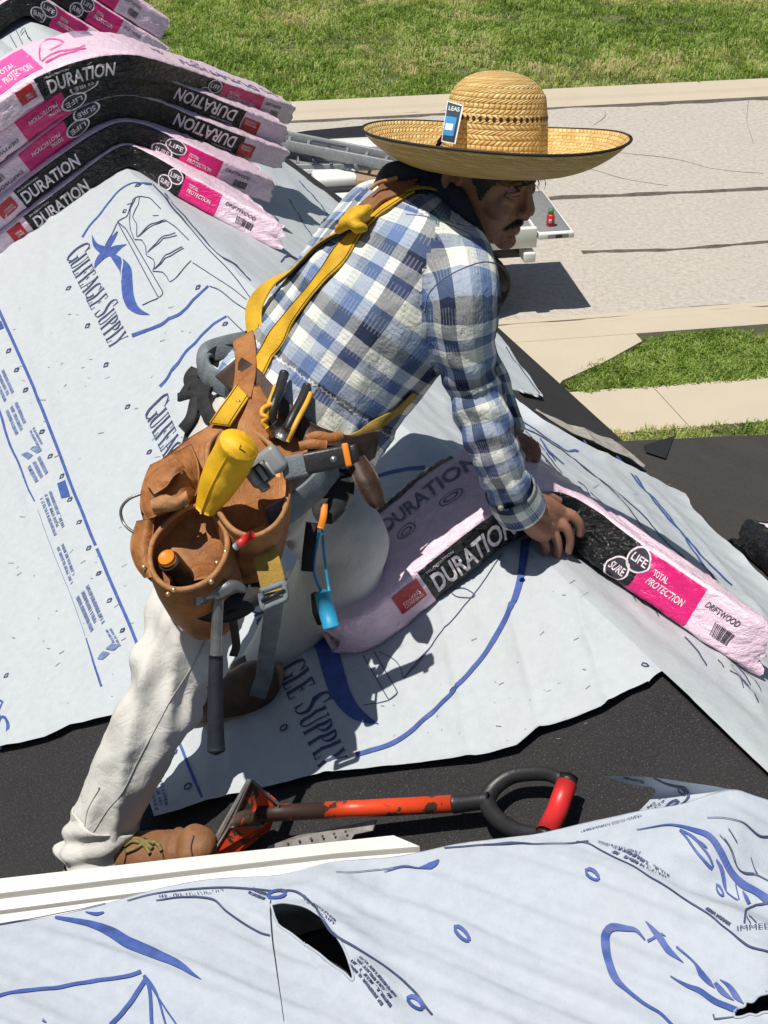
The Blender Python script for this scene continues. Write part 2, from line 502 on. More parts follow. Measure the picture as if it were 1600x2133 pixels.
# pavement slabs of the near side
wk = [(1100, 832), (1210, 820), (1600, 790), (1720, 781)]; wk2 = [(1100, 924), (1300, 908), (1600, 882), (1720, 872)]
b_hi = float((G(1400, 806) - ORI) @ E2); b_lo = float((G(1400, 899) - ORI) @ E2)
side = part('sidewalk', [S(-40, b_lo, -0.02), S(40, b_lo, -0.02), S(40, b_hi, -0.02), S(-40, b_hi, -0.02)], [(0, 1, 2, 3)], M['conc'], smoothed=False)
side['kind'] = 'structure'
jo = float((G(1400, 857) - ORI) @ E1)
dj = nrm(G(1440, 900) - G(1362, 815)); sk = float((dj @ E1) / (dj @ E2))
slab = None
for k in range(-7, 8):
    a0 = jo + k * 3.0 + 0.007; a1 = a0 + 2.986; bm_ = (b_lo + b_hi) / 2
    P = [S(a0 + sk * (b_lo - bm_), b_lo), S(a1 + sk * (b_lo - bm_), b_lo), S(a1 + sk * (b_hi - bm_), b_hi), S(a0 + sk * (b_hi - bm_), b_hi)]
    P = np.array(P) + Z * 0.045
    V = np.concatenate([P, P - Z * 0.08]); F = [(0, 1, 2, 3)] + [(i, 4 + i, 4 + (i + 1) % 4, (i + 1) % 4)[::-1] for i in range(4)]
    part('slab', V, F, M['conc'], side, smoothed=False)
# driveway apron
ap = [G(x, y, 0.10) for x, y in [(560, 728), (1060, 704), (1318, 688), (1338, 710), (1262, 752), (1172, 792), (1160, 806), (1140, 832), (560, 860)]]
sheet_poly('driveway', ap, M['conc'], th=0.14)

# grass: blades as geometry
def blades(name, inside, a0, a1, b0, b1, n, h, w, seed, clump):
    r = np.random.default_rng(seed)
    a = r.uniform(a0, a1, n); b = r.uniform(b0, b1, n)
    P = ORI + a[:, None] * E1 + b[:, None] * E2
    dens = fbm(P[:, :2] * 0.9, 31, 4) + 0.5 * fbm(P[:, :2] * 4, 33, 2)
    keep = inside(P) & (dens > -0.42 + r.uniform(-.25, .25, n))
    P = P[keep]; dens = dens[keep]; n = len(P)
    hh = h * r.uniform(0.5, 1.25, n) * (1 + 0.7 * dens)
    th = r.uniform(0, 2 * np.pi, n); ln = r.uniform(0.15, 0.95, n)
    cl = fbm(P[:, :2] * 2.2, 77, 2) * 3.0
    th = np.where(r.random(n) < clump, cl * 2 + 0.8 * r.standard_normal(n), th)
    d = np.stack([np.cos(th), np.sin(th), np.zeros(n)], 1); s_ = np.stack([-np.sin(th), np.cos(th), np.zeros(n)], 1)
    ww = w * r.uniform(0.6, 1.3, n)
    base = P + Z * 0.0
    mid = base + d * (hh * ln * 0.35)[:, None] + Z * (hh * 0.62)[:, None]
    tip = base + d * (hh * ln)[:, None] + Z * (hh * (1 - 0.35 * ln))[:, None]
    V = np.stack([base - s_ * ww[:, None], base + s_ * ww[:, None], mid + s_ * ww[:, None] * .8, mid - s_ * ww[:, None] * .8, tip], 1).reshape(-1, 3)
    k = np.arange(n) * 5
    F = np.stack([k, k + 1, k + 2, k + 3], 1).tolist() + np.stack([k + 3, k + 2, k + 4], 1).tolist()
    o = part(name, V, F, M['blade'], smoothed=False)
    tint = np.clip((0.55 if h > .13 and b1 > 5 else 0.42) + 0.26 * r.standard_normal(n) + 0.42 * fbm(P[:, :2] * 0.55, 41, 4) + 0.22 * fbm(P[:, :2] * 2.5, 43, 3) - 0.0, 0, 1)
    dry = fbm(P[:, :2] * 0.45 + 3.1, 51, 4)
    tint = np.where((dry > 0.28) & (r.random(n) < 0.75), np.clip(tint + 0.5, 0, 1), tint)
    A = o.data.attributes.new('tint', 'FLOAT', 'POINT')
    A.data.foreach_set('value', np.repeat(tint, 5).astype(np.float32))
    o['kind'] = 'stuff'
    return o
blades('grass', lambda P: ((P - ORI) @ E2 > W_ROAD + 1.0), -16, 11, W_ROAD + 1.0, W_ROAD + 13, 150000, 0.14, 0.016, 1, 0.75)
def in_strip(P):
    a = (P - ORI) @ E1; b = (P - ORI) @ E2
    q = np.array([[float((G(x, y) - ORI) @ E1), float((G(x, y) - ORI) @ E2)] for x, y in [(1320, 698), (1345, 717), (1262, 755), (1178, 792), (1165, 800), (1215, 822)]])
    o_ = np.argsort(q[:, 1])
    left = np.interp(b, q[o_, 1], q[o_, 0])
    return (a > left + 0.08 * vnoise(np.stack([b * 6, b * 0], 1), 3)) & (b < -0.99) & (b > b_hi - 0.05)
blades('grass', in_strip, -4, 9, b_hi - 0.1, -0.95, 85000, 0.105, 0.010, 2, 0.6)
blades('grass', lambda P: ((P - ORI) @ E2 < b_lo + 0.02), -4, 9, b_lo - 2.2, b_lo + 0.02, 42000, 0.13, 0.010, 3, 0.5)

# ------------------------------------------------------------------ the roof being re-covered
P0 = at(1114, 1150, 2.5)
P1 = hit(265, 350, P0, Z)
RD = nrm(P1 - P0)                       # along the ridge, away from the viewer
NL = np.array([-RD[1], RD[0], 0]); NL = NL * (-1 if NL[0] > 0 else 1)
aA, aB = math.radians(27), math.radians(30)
dA = NL * math.cos(aA) - Z * math.sin(aA)
dB = -NL * math.cos(aB) - Z * math.sin(aB)
nA = np.cross(RD, dA); nA *= np.sign(nA[2])
nB = np.cross(RD, dB); nB *= np.sign(nB[2])
def roof_pt(s, t, h=0.0):
    """s along the ridge, t down slope (negative = left slope, positive = right)"""
    s = np.asarray(s, float); t = np.asarray(t, float); h = np.asarray(h, float)
    s, t, h = np.broadcast_arrays(s, t, h)
    w = 0.5 + 0.5 * np.tanh(t / 0.02)
    base = P0 + RD * s[..., None] + np.where((t < 0)[..., None], dA * (-t)[..., None], dB * t[..., None])
    base = base - Z * (0.010 * np.exp(-np.abs(t) / 0.035))[..., None]
    n = nA * (1 - w)[..., None] + nB * w[..., None]
    return base + n * h[..., None]
def roof_st(x, y):
    x = np.asarray(x, float); y = np.asarray(y, float)
    a = hit(x, y, P0, nA) - P0; b = hit(x, y, P0, nB) - P0
    ta = a @ dA; tb = b @ dB
    useA = ta >= 0
    return np.where(useA, a @ RD, b @ RD), np.where(useA, -ta, tb)
def wrinkle(s, t):
    P = np.stack([s, t], -1)
    v = 0.0026 * vnoise(P * (5, 11), 1) + 0.0024 * vnoise(np.stack([s * 9 + t * 17, t * 30 - s * 4], -1), 2) + 0.0008 * vnoise(P * 60, 3)
    fold = np.abs(vnoise(np.stack([s * 3.2 - t * 8 + 5, t * 1.5], -1), 8))
    fine = vnoise(np.stack([s * 14 + t * 9, t * 60 - s * 22], -1), 21)
    return np.maximum(v + 0.0050 * np.exp(-fold * 9) * (vnoise(P * 2.3, 4) > -0.1) + 0.0007 * fine, -0.006)
def SL(x, y, h=0.0):
    return SR(x, y, h + 0.0046)
def SRL(x, y, h=0.0):
    return SR(x, y, h + 0.0042)
def SR(x, y, h=0.0):
    s, t = roof_st(x, y)
    return roof_pt(s, t, 0.009 + wrinkle(s, t) + h)
house = thing('house', 'house roof in black felt with a ridge running away to the upper left', 'house', (P0[0], P0[1] + 1.0, 0))
s_far, s_near = 4.6, -1.6
ez = roof_pt(0, 1.12)[2]
def eave_t(x, y):
    s, t = roof_st(np.array(x, float), np.array(y, float)); return float(s), float(t)
e0 = eave_t(1040, 684); e1 = eave_t(1305, 925)
ks = (e1[1] - e0[1]) / (e1[0] - e0[0])
et = lambda s: np.clip(e0[1] + ks * (s - e0[0]), 0.9, 1.42)
mb = MB()
ss = np.linspace(s_near, s_far, 40); tt = np.concatenate([np.linspace(-1.9, -0.06, 24), np.linspace(-0.05, 0, 5)])
Sg, Tg = np.meshgrid(ss, tt, indexing='ij')
mb.add((roof_pt(Sg, Tg, 0.0008 * vnoise(np.stack([Sg * 6, Tg * 6], -1), 4))).reshape(-1, 3), gridF(40, len(tt)))
mb.build('roof_slope', M['felt'], house)
mb = MB(); tn = 24
Tg = np.stack([np.linspace(0, et(s), tn) for s in ss]); Sg = np.repeat(ss[:, None], tn, 1)
mb.add(roof_pt(Sg, Tg, 0.0).reshape(-1, 3), gridF(40, tn))
mb.build('roof_slope', M['felt'], house)
ed = np.array([roof_pt(s, float(et(s)), -0.002) for s in ss])
V = np.concatenate([ed, ed - Z * 0.16, ed - Z * 0.16 + NL * 0.3]); n = len(ss)
part('fascia', V, [(i, i + 1, n + i + 1, n + i) for i in range(n - 1)] + [(n + i, n + i + 1, 2 * n + i + 1, 2 * n + i) for i in range(n - 1)], M['trim'], house, smoothed=False)
wl = ed + NL * 0.3; wl[:, 2] = ed[:, 2] - 0.16
V = np.concatenate([wl, wl * (1, 1, 0)])
part('wall', V, [(i, i + 1, n + i + 1, n + i) for i in range(n - 1)], M['wall'], house, smoothed=False)

# lower roof on the right that meets it in a valley
va, vb = roof_pt(*e1, 0.0), roof_pt(*eave_t(1640, 1290), 0.0)
tc = at(1640, 902, 4.55)
va = at(1306, 916, 3.86)
nC = nrm(np.cross(vb - va, tc - va)); nC *= np.sign(nC[2])
def SC(x, y, h=0.0):
    return hit(x, y, va, nC) + nC * h
low = thing('porch_roof', 'lower black felt roof on the right meeting the covered slope in a valley', 'roof', SC(1500, 1100) * (1, 1, 0))
px = np.array([(1210, 918), (1306, 917), (1408, 903), (1520, 906), (1700, 900), (2300, 890), (2300, 2000), (1500, 1420), (1330, 1150)])
top = np.linspace(0, 1, 30)[:, None] * (np.array([2200, 886]) - (1250, 919)) + (1250, 919)
bot = np.linspace(0, 1, 30)[:, None] * (np.array([2200, 1900]) - (1250, 1100)) + (1250, 1100)
lam = np.linspace(0, 1, 16)
gx = top[:, None] * (1 - lam)[None, :, None] + bot[:, None] * lam[None, :, None]
Vc = SC(gx[..., 0], gx[..., 1]); Vc = Vc + nC * (0.004 * vnoise(Vc * 4, 3))[..., None]
part('felt', Vc.reshape(-1, 3), gridF(30, 16), M['felt_worn'], low)
tp = SC(top[:, 0], top[:, 1]); V = np.concatenate([tp - Z * .004, tp - Z * 0.2]); part('fascia', V, [(i, i + 1, 31 + i, 30 + i) for i in range(29)], M['trim'], low, smoothed=False)
wl = SC(top[:, 0], top[:, 1] + 25) - Z * 0.2; V = np.concatenate([wl, wl * (1, 1, 0)]); part('wall', V, [(i, i + 1, 31 + i, 30 + i) for i in range(29)], M['wall'], low, smoothed=False)
def patch(name, pts, surf, m, parent, h, th=0.002, n=1):
    P = [surf(np.array(float(x)), np.array(float(y)), h) for x, y in pts]
    c = np.mean(P, 0); k = len(P)
    V = np.concatenate([P, np.array(P) - Z * th]); F = [tuple(range(k))] + [(i, k + i, k + (i + 1) % k, (i + 1) % k) for i in range(k)]
    return part(name, V, F, m, parent, smoothed=False)
M['felt_smooth'] = simple('smooth_felt_lap', (0.010, 0.011, 0.014), 0.7, 0.3, 200, 0.3, 300)
patch('felt_patch', [(1340, 930), (1404, 910), (1386, 957), (1345, 944)], SC, M['felt_smooth'], low, 0.003, 0.001)

# ------------------------------------------------------------------ underlayment sheets
def ruled(T, B, nt, nl):
    T = resample(T, nt); B = resample(B, nt)
    lam = np.linspace(0, 1, nl)
    return T[:, None] * (1 - lam)[None, :, None] + B[:, None] * lam[None, :, None]
def st_px(pts):
    a = np.array(pts, float); s, t = roof_st(a[:, 0], a[:, 1]); return np.stack([s, t], 1)
def sheet(name, lab, T, B, nt, nl, lift=0.0, lift_edge=0.0, group=None, edge_s=None):
    g2 = ruled(T, B, nt, nl)
    s, t = g2[..., 0], g2[..., 1]
    h = 0.009 + wrinkle(s, t) + lift
    if lift_edge:
        k = np.clip((np.linspace(0, 1, nl) - 0.93) / 0.07, 0, 1) ** 2
        h = h + lift_edge * k[None, :] * (0.55 + 0.6 * vnoise(np.stack([s * 5, t * 2], -1), 12))
    V = roof_pt(s, t, h)
    root = thing(name, lab, 'underlayment', V.reshape(-1, 3).mean(0), group)
    part('sheet', V.reshape(-1, 3), gridF(nt, nl), M['paper'], root)
    return root
grp = 'underlayment sheets laid over the roof'
# left slope, upper sheet
Tr = np.array([[s, 0.0] for s in np.linspace(4.2, 0.55, 30)])
Bl = st_px([(-700, 500), (-400, 1120), (-250, 1640), (-100, 1592), (0, 1567), (60, 1556), (120, 1540), (155, 1520), (190, 1513), (300, 1485), (430, 1450)])
upper = sheet('underlayment_sheet', 'large pale underlayment on the left slope below the stack of five bundles', Tr, Bl, 150, 150, 0.0, 0.012, grp)
Tr = np.array([[s, 0.0] for s in np.linspace(0.62, -0.355, 20)])
Bl = st_px([(285, 1500), (300, 1580), (312, 1645), (331, 1711), (440, 1682), (560, 1650), (690, 1622), (860, 1602), (1000, 1588), (1085, 1568), (1130, 1530), (1190, 1512), (1262, 1482), (1318, 1445), (1356, 1428)])
lower = sheet('underlayment_sheet', 'pale underlayment under the kneeling man and his bundle with a curved blue ring', Tr, Bl, 150, 110, 0.0045, 0.006, grp)
# right slope
s1 = roof_st(np.array(1040.), np.array(706.)); s2 = roof_st(np.array(1131.), np.array(837.))
Tr = np.array([[s, 0.0] for s in np.linspace(4.3, 0.62, 30)])
Br = np.concatenate([[[4.3, 1.30], [3.4, 1.28], [2.6, 1.22]], st_px([(1040, 708), (1085, 772), (1131, 837)]), st_px([(1010, 760)])])
rupper = sheet('underlayment_sheet', 'narrow strip of underlayment on the street side slope behind the crouching man', Tr, Br, 110, 60, 0.0, 0.0, grp)
Tr = np.array([[s, 0.0] for s in np.linspace(0.95, -1.45, 30)])
Br = st_px([(1000, 790), (1060, 858), (1120, 905), (1200, 945), (1290, 985), (1345, 1010), (1420, 1042), (1440, 1078), (1510, 1150), (1640, 1290), (1900, 1600)])
rlower = sheet('underlayment_sheet', 'underlayment on the street side slope to the right of the held bundle', Tr, Br, 150, 80, 0.004, 0.02, grp)

# ------------------------------------------------------------------ ink on the sheets
LAY = [0]
def ink_mesh(surf, strokes, h0=0.0012, step=7.0):
    """printed strokes: [(photo points, widths)] laid on a surface"""
    mb = MB()
    for pts, w in strokes:
        P = np.asarray(pts, float); n = len(P)
        w = np.broadcast_to(np.asarray(w, float), (n,))
        L = np.concatenate([[0], np.cumsum(np.linalg.norm(np.diff(P, axis=0), axis=1))])
        k = max(2, int(L[-1] / step) + 1)
        tt = np.linspace(0, L[-1], k)
        Q = np.stack([np.interp(tt, L, P[:, 0]), np.interp(tt, L, P[:, 1])], 1); ww = np.interp(tt, L, w)
        T = np.gradient(Q, axis=0); T /= np.linalg.norm(T, axis=1)[:, None] + 1e-9
        Nn = np.stack([-T[:, 1], T[:, 0]], 1)
        LAY[0] = (LAY[0] + 1) % 23
        h = h0 + LAY[0] * 0.00003
        nw = 2 if ww.max() < 16 else 5
        cols = [Q + Nn * (ww * a)[:, None] for a in np.linspace(-.5, .5, nw)]
        V = np.stack([surf(c[:, 0], c[:, 1], h) for c in cols], 1).reshape(-1, 3)
        mb.add(V, gridF(k, nw))
    return mb
def ink(name, surf, strokes, parent, m='ink', h0=0.0012):
    if name in ('ring_print', 'bird_emblem', 'lap_line', 'line_print', 'print_block') and len(strokes) <= 24:
        for s_ in strokes: ink_mesh(surf, [s_], h0).build(name, M[m], parent, smoothed=False)
        return
    o = ink_mesh(surf, strokes, h0).build(name, M[m], parent, smoothed=False)
    o['kind'] = 'stuff'
    return o
# condensed serif capitals drawn as pen strokes: (points, widths), unit height, own width
th_, tk = 0.035, 0.105
def arc(cx, cy, rx, ry, a0, a1, n=14):
    a = np.radians(np.linspace(a0, a1, n)); return [(cx + rx * math.cos(t), cy + ry * math.sin(t)) for t in a]
def serif(x, y, w=0.16): return ([(x - w / 2, y), (x + w / 2, y)], 0.035)
GL = {
 'G': (0.50, [(arc(.27, .5, .21, .48, 35, 325), [.03] + [.05] * 2 + [.10] * 8 + [.05] * 2 + [.03]), ([(.44, .02), (.44, .40)], tk * .8), serif(.43, .40, .18), ([(.455, .70), (.455, .95)], .03)]),
 'U': (0.46, [([(.10, 1), (.10, .25)] + arc(.235, .22, .135, .21, 180, 360) + [(.37, 1)], [tk] * 2 + [tk] * 4 + [.05] * 10 + [th_]), serif(.10, .985), serif(.37, .985, .12)]),
 'L': (0.38, [([(.11, 0), (.11, 1)], tk), serif(.11, .985), ([(.04, .018), (.33, .018)], .035), ([(.33, .0), (.33, .24)], .03)]),
 'F': (0.38, [([(.11, 0), (.11, 1)], tk), serif(.11, .015), ([(.04, .982), (.33, .982)], .035), ([(.33, .78), (.33, 1)], .03), ([(.11, .52), (.26, .52)], .035), ([(.26, .42), (.26, .62)], .03)]),
 'E': (0.40, [([(.11, 0), (.11, 1)], tk), ([(.04, .018), (.34, .018)], .035), ([(.04, .982), (.33, .982)], .035), ([(.33, .80), (.33, 1)], .03), ([(.34, .0), (.34, .22)], .03), ([(.11, .52), (.26, .52)], .035), ([(.26, .42), (.26, .62)], .03)]),
 'A': (0.46, [([(.06, 0), (.23, 1)], th_), ([(.22, 1), (.38, 0)], tk), ([(.12, .33), (.32, .33)], .035), serif(.06, .015, .12), serif(.38, .015, .16)]),
 'S': (0.42, [([(.35, .80), (.33, .92), (.22, .975), (.11, .90), (.09, .76), (.16, .60), (.28, .44), (.335, .28), (.30, .09), (.19, .02), (.09, .08), (.065, .24)], [.03, .035, .04, .06, .09, .11, .11, .09, .06, .04, .035, .03]), ([(.35, .74), (.35, .98)], .03), ([(.065, .02), (.065, .28)], .03)]),
 'P': (0.42, [([(.11, 0), (.11, 1)], tk), serif(.11, .015), ([(.05, .98), (.2, .98)] + arc(.2, .73, .145, .245, 88, -88) + [(.11, .48)], [.035] * 3 + [.06, .08] + [.10] * 6 + [.08, .06, .035, .035, .035, .03])]),
 'Y': (0.44, [([(.22, 0), (.22, .48)], tk), ([(.05, 1), (.22, .47)], tk), ([(.22, .47), (.38, 1)], th_), serif(.22, .015), serif(.06, .985), serif(.38, .985, .12)]),
 ' ': (0.22, []),
}
def quad_map(q):
    """unit square to four photo corners: baseline start, baseline end, top end, top start"""
    q = np.asarray(q, float)
    def f(u, v):
        u = np.asarray(u)[..., None]; v = np.asarray(v)[..., None]
        return q[0] * (1 - u) * (1 - v) + q[1] * u * (1 - v) + q[2] * u * v + q[3] * (1 - u) * v
    return f
def serif_strokes(txt, caps, q):
    """small-capital line, caps = indexes of full height letters"""
    W = []; x = 0
    for i, ch in enumerate(txt):
        k = 1.0 if i in caps else 0.74
        W.append((x, k)); x += GL[ch][0] * (1.25 if i in caps else 1.0)
    f = quad_map(q); out = []
    sc = np.linalg.norm((np.asarray(q[3]) - q[0])); su = np.linalg.norm(np.asarray(q[1], float) - q[0]) / x
    for (x0, k), ch, i in zip(W, txt, range(99)):
        kw = 1.25 if i in caps else 1.0
        for pts, w in GL[ch][1]:
            p = np.array(pts)
            P = f((x0 + p[:, 0] * kw) / x, p[:, 1] * k)
            vert = abs(p[-1, 0] - p[0, 0]) < 0.2
            out.append((P, np.asarray(w, float) * (su * kw if (np.ptp(p[:, 1]) > np.ptp(p[:, 0])) else sc * 0.9)))
    return out
TXT = 'GULFEAGLE SUPPLY'
def scribble(q, rows, seed, wd=1.6, dens=1.0):
    """rows of print too small to read"""
    r = random.Random(seed); f = quad_map(q); out = []
    for k in range(rows):
        v0 = 1 - (k + 0.85) / rows; hh = 0.6 / rows
        u = r.uniform(0, .03)
        end = r.uniform(0.75, 1.0)
        while u < end:
            du = r.uniform(0.008, 0.02)
            if r.random() < 0.14: u += du * 1.5; continue
            kind = r.randrange(4)
            if kind == 0: pl = [(0, 0), (0, 1)]
            elif kind == 1: pl = [(0, 0), (0, 1), (1, 1), (1, 0)]
            elif kind == 2: pl = [(1, 1), (0, 1), (0, 0), (1, 0)]
            else: pl = [(0, 1), (0.5, 0), (1, 1)]
            out.append((f(np.array([u + du * .8 * a for a, b in pl]), np.array([v0 + hh * b for a, b in pl])), wd))
            u += du * 1.25
    return out
def eyelet(x, y, ang, L=13, W_=5, w=2.6):
    a = np.linspace(0, 2 * np.pi, 17); c, s = math.cos(ang), math.sin(ang)
    px = L / 2 * np.cos(a); py = W_ / 2 * np.sin(a)
    return (np.stack([x + px * c - py * s, y + px * s + py * c], 1), w)
def curve(pts, w, n=8):
    P = np.asarray(pts, float); Q = smooth(P, n)
    w = np.asarray(w, float)
    if w.ndim: w = np.interp(np.linspace(0, 1, len(Q)), np.linspace(0, 1, len(w)), w)
    return (Q, w)
# prints of the upper left sheet
def tf(pts, ox, oy, k): return [(ox + x / k, oy + y / k) for x, y in pts]
c3 = lambda *p: tf(p, 120, 380, 3.2)
ink('ring_print', SR, [curve([(175, 499), (192, 474), (226, 436), (251, 405), (276, 386), (295, 381), (314, 388)], [4, 3, 2.5]),
    curve([(279, 705), (314, 694), (351, 677), (389, 652), (417, 621), (439, 602)], [8, 6, 4]),
    curve([(338, 812), (364, 780), (401, 730), (439, 692), (476, 664)], [6, 5, 4])], upper, 'ink')
ink('ring_print', SR, [curve([(316, 389), (345, 420), (389, 467), (436, 521), (470, 555), (495, 583), (526, 624)], 1.8), curve([(441, 602), (464, 611), (495, 636), (523, 652)], 1.8),
    curve([(478, 664), (507, 692), (530, 712)], 1.8), curve(c3((700, 90), (900, 300), (1060, 470), (1180, 560), (1280, 660)), 1.5), curve(c3((920, 560), (1050, 640), (1180, 720), (1270, 790)), 1.5)], rupper, 'inkdark')
ink('lettering', SR, serif_strokes(TXT, (0, 10), [(139, 539), (236, 736), (284, 697), (186, 502)]), upper, 'inkdark')
ink('lettering', SR, serif_strokes(TXT, (0, 10), [(302, 866), (412, 1102), (462, 1052), (352, 818)]), upper, 'inkdark')
ink('bird_emblem', SR, [curve([(237, 536), (251, 549), (265, 567), (268, 592), (270, 617), (279, 642), (295, 656), (317, 663)], [10, 20, 25, 24, 24, 22, 12, 1]),
    curve(c3((240, 365), (262, 430), (310, 465), (360, 480), (400, 460), (472, 430)), [0.5, 10, 17, 19, 14, 1]), curve(c3((325, 475), (370, 405), (412, 345)), [8, 13, 3]), curve(c3((345, 480), (300, 515), (272, 560), (262, 590)), [18, 14, 8, 2])], upper, 'ink')
ink('emblem_gap', SR, [curve(c3((418, 478), (444, 540), (440, 610), (436, 672)), [2, 3.2, 2])], upper, 'paper', 0.0022)
shp = [c3((330, 440), (415, 285), (690, 795), (725, 765), (470, 330), (415, 285)), c3((580, 840), (690, 795)), c3((535, 110), (500, 200), (495, 260), (500, 330), (525, 400)), c3((560, 105), (550, 160), (512, 250), (545, 300), (545, 385)),
       c3((530, 405), (580, 410), (605, 450), (605, 505)), c3((610, 510), (652, 530), (665, 570), (650, 610)), c3((650, 615), (720, 625), (750, 660), (765, 695), (910, 545)), c3((415, 285), (440, 270), (480, 250), (520, 120), (560, 105), (630, 115), (700, 190)),
       c3((550, 390), (640, 300), (740, 270), (800, 310), (890, 400)), c3((560, 385), (660, 305), (740, 280)), c3((615, 490), (700, 400), (800, 350)), c3((620, 485), (720, 405), (810, 370)), c3((660, 600), (740, 510), (850, 450)), c3((665, 600), (750, 525), (860, 460)), c3((450, 225), (465, 195), (480, 205), (460, 230), (450, 225)), c3((480, 170), (510, 155)), c3((650, 240), (690, 238))]
ink('ship_drawing', SR, [(p, 2.0 if i < 2 else 1.6) for i, p in enumerate(shp)], upper, 'inkdark')
ink('lap_line', SR, [curve([(-60, 500), (0, 644), (17, 683), (70, 803), (105, 891), (139, 977), (165, 1045), (205, 1143)], 6.5), curve([(208, 1150), (240, 1226), (276, 1310), (300, 1370)], 6.5),
    curve([(-50, 730), (0, 854), (26, 933), (45, 972), (63, 1019), (77, 1050)], [5, 5, 4, 3]), curve([(84, 1068), (110, 1140), (150, 1240), (182, 1330)], 0.8), curve([(184, 1334), (199, 1379), (220, 1439)], [2.5, 4, 5])], upper, 'ink')
rows = []
for k, (b0, b1, cr, n) in enumerate([((-8, 800), (14, 850), (24, -26), 3), ((13, 862), (38, 918), (30, -22), 3), ((62, 982), (80, 1018), (28, -30), 3), ((86, 1045), (118, 1126), (28, -20), 3), ((123, 1150), (155, 1233), (17, -15), 2), ((161, 1253), (195, 1330), (34, -30), 3)]):
    b0, b1, cr = map(np.array, (b0, b1, cr)); rows += scribble([b0, b1, b1 + cr, b0 + cr], n, k + 3, 1.5)
for b0, b1, cr, s_ in (((47, 955), (62, 965), (38, -22), 31), ((66, 905), (86, 945), (14, -8), 32), ((226, 1322), (248, 1362), (14, -8), 33), ((208, 1384), (222, 1386), (36, -40), 34), ((210, 1378), (226, 1382), (34, -34), 35)):
    b0, b1, cr = map(np.array, (b0, b1, cr)); rows += scribble([b0, b1, b1 + cr, b0 + cr], 2, s_, 1.7)
ink('fine_print', SR, rows, upper, 'inkfaint')
ink('print_block', SR, [([(133, 1010), (143, 1043)], 19), ([(2, 680), (8, 694)], 16)], upper, 'ink')
eye_pts = [(23, 737), (39, 776), (57, 817), (92, 905), (109, 956), (134, 998), (151, 1047), (171, 1095), (191, 1149), (213, 1203), (235, 1259), (261, 1320), (147, 606), (187, 685), (226, 767), (270, 853), (315, 947), (20, 1414), (55, 1541), (417, 605), (474, 682), (290, 388)]
ink('nail_marks', SR, [eyelet(x, y, -0.75, 14, 6, 2.4) for x, y in eye_pts], upper, 'inkdark')
ink('lettering', SR, [(arc(14, 1525, 12, 24, 0, 360, 24), 6), ([(0, 1462), (14, 1470), (2, 1492)], 4), ([(-6, 1490), (10, 1500), (4, 1512)], 4), ([(8, 1567), (28, 1535)], 4)], upper, 'ink')

# prints of the lower left sheet
ink('ring_print', SL, [curve([(1094, 1128), (1096, 1180), (1085, 1240), (1060, 1302), (1020, 1365), (960, 1442), (900, 1502), (830, 1554), (749, 1582)], [15, 15, 13, 11, 9, 8, 8, 9, 9]), curve([(760, 1016), (790, 1003), (840, 988), (892, 982)], [5, 7, 8])], lower, 'ink')
ink('bird_emblem', SL, [curve([(640, 1290), (660, 1318), (684, 1352), (700, 1400), (715, 1448), (740, 1488), (770, 1509), (797, 1519)], [20, 30, 42, 44, 42, 32, 17, 1])], lower, 'ink')
ink('lettering', SL, serif_strokes(TXT, (0, 10), [(525, 1268), (677, 1620), (752, 1578), (600, 1226)]), lower, 'inkdark')
c5 = lambda *p: tf(p, 80, 1200, 1.951)
c4 = lambda *p: tf(p, 640, 880, 1.6667)
ink('ship_drawing', SL, [(c5((1335, 345), (1440, 525), (1480, 500), (1380, 330)), 2), (c5((1340, 550), (1440, 525)), 1.6), (smooth(c5((1400, 330), (1460, 360), (1490, 400), (1500, 440), (1540, 380), (1620, 300)), 4), 1.6),
    (c4((690, 470), (590, 620), (390, 860), (350, 905)), 1.8), (smooth(c4((520, 600), (560, 598), (596, 620), (580, 630), (530, 625), (512, 608)), 4), 1.8)], lower, 'inkdark')
ink('lap_line', SL, [curve([(340, 1450), (362, 1507), (387, 1569), (413, 1630), (436, 1682)], 6)], lower, 'ink')
ink('nail_marks', SL, [eyelet(x, y, -0.7, 18, 10, 3.2) for x, y in ((370, 1576), (402, 1650), (600, 1527), (951, 1450))] + [eyelet(1347, 1392, 0.3, 16, 7, 2.5)], lower, 'inkdark')
rows = scribble([(313, 1625), (335, 1708), (366, 1694), (344, 1610)], 3, 61, 1.6) + scribble([(314, 1598), (318, 1612), (330, 1600), (326, 1585)], 2, 62, 1.6)
ink('fine_print', SL, rows, lower, 'inkfaint')
# street side prints, seen at a low angle
c8 = lambda *p: tf(p, 1000, 560, 2.6667)
ink('ring_print', SRL, [curve(c8((180, 850), (340, 960), (480, 1040), (560, 1032)), 1.8), curve(c8((480, 1038), (540, 1032), (578, 1026), (556, 975)), [2, 6, 7, 2]), curve(c8((318, 970), (370, 1045), (450, 1115)), [2, 4, 2]),
    curve(c8((740, 1070), (860, 1200), (960, 1340), (1100, 1500), (1250, 1660), (1380, 1790)), 2.4), curve([(1303, 994), (1378, 1078), (1480, 1216), (1545, 1300), (1561, 1330), (1556, 1342), (1540, 1338)], [2, 2, 2.5, 4, 8, 7, 2])], rlower, 'ink')
r_ = random.Random(4); strokes = [curve(c8((180, 880), (480, 1060), (700, 1250), (900, 1480), (1100, 1700), (1300, 1850)), 1.5), curve(c8((540, 1110), (760, 1290), (880, 1400), (1060, 1600), (1200, 1760)), 1.5)]
for i in range(46):
    x = r_.uniform(1085, 1560); y0 = 905 + (x - 1085) * 0.92 + r_.uniform(-10, 150); L = r_.uniform(12, 60)
    strokes.append(([(x, y0), (x + L * .5, y0 + L * .5 + r_.uniform(-5, 5)), (x + L * .8, y0 + L)], r_.uniform(1, 2.2)))
ink('fine_print', SRL, strokes, rlower, 'inkdark')
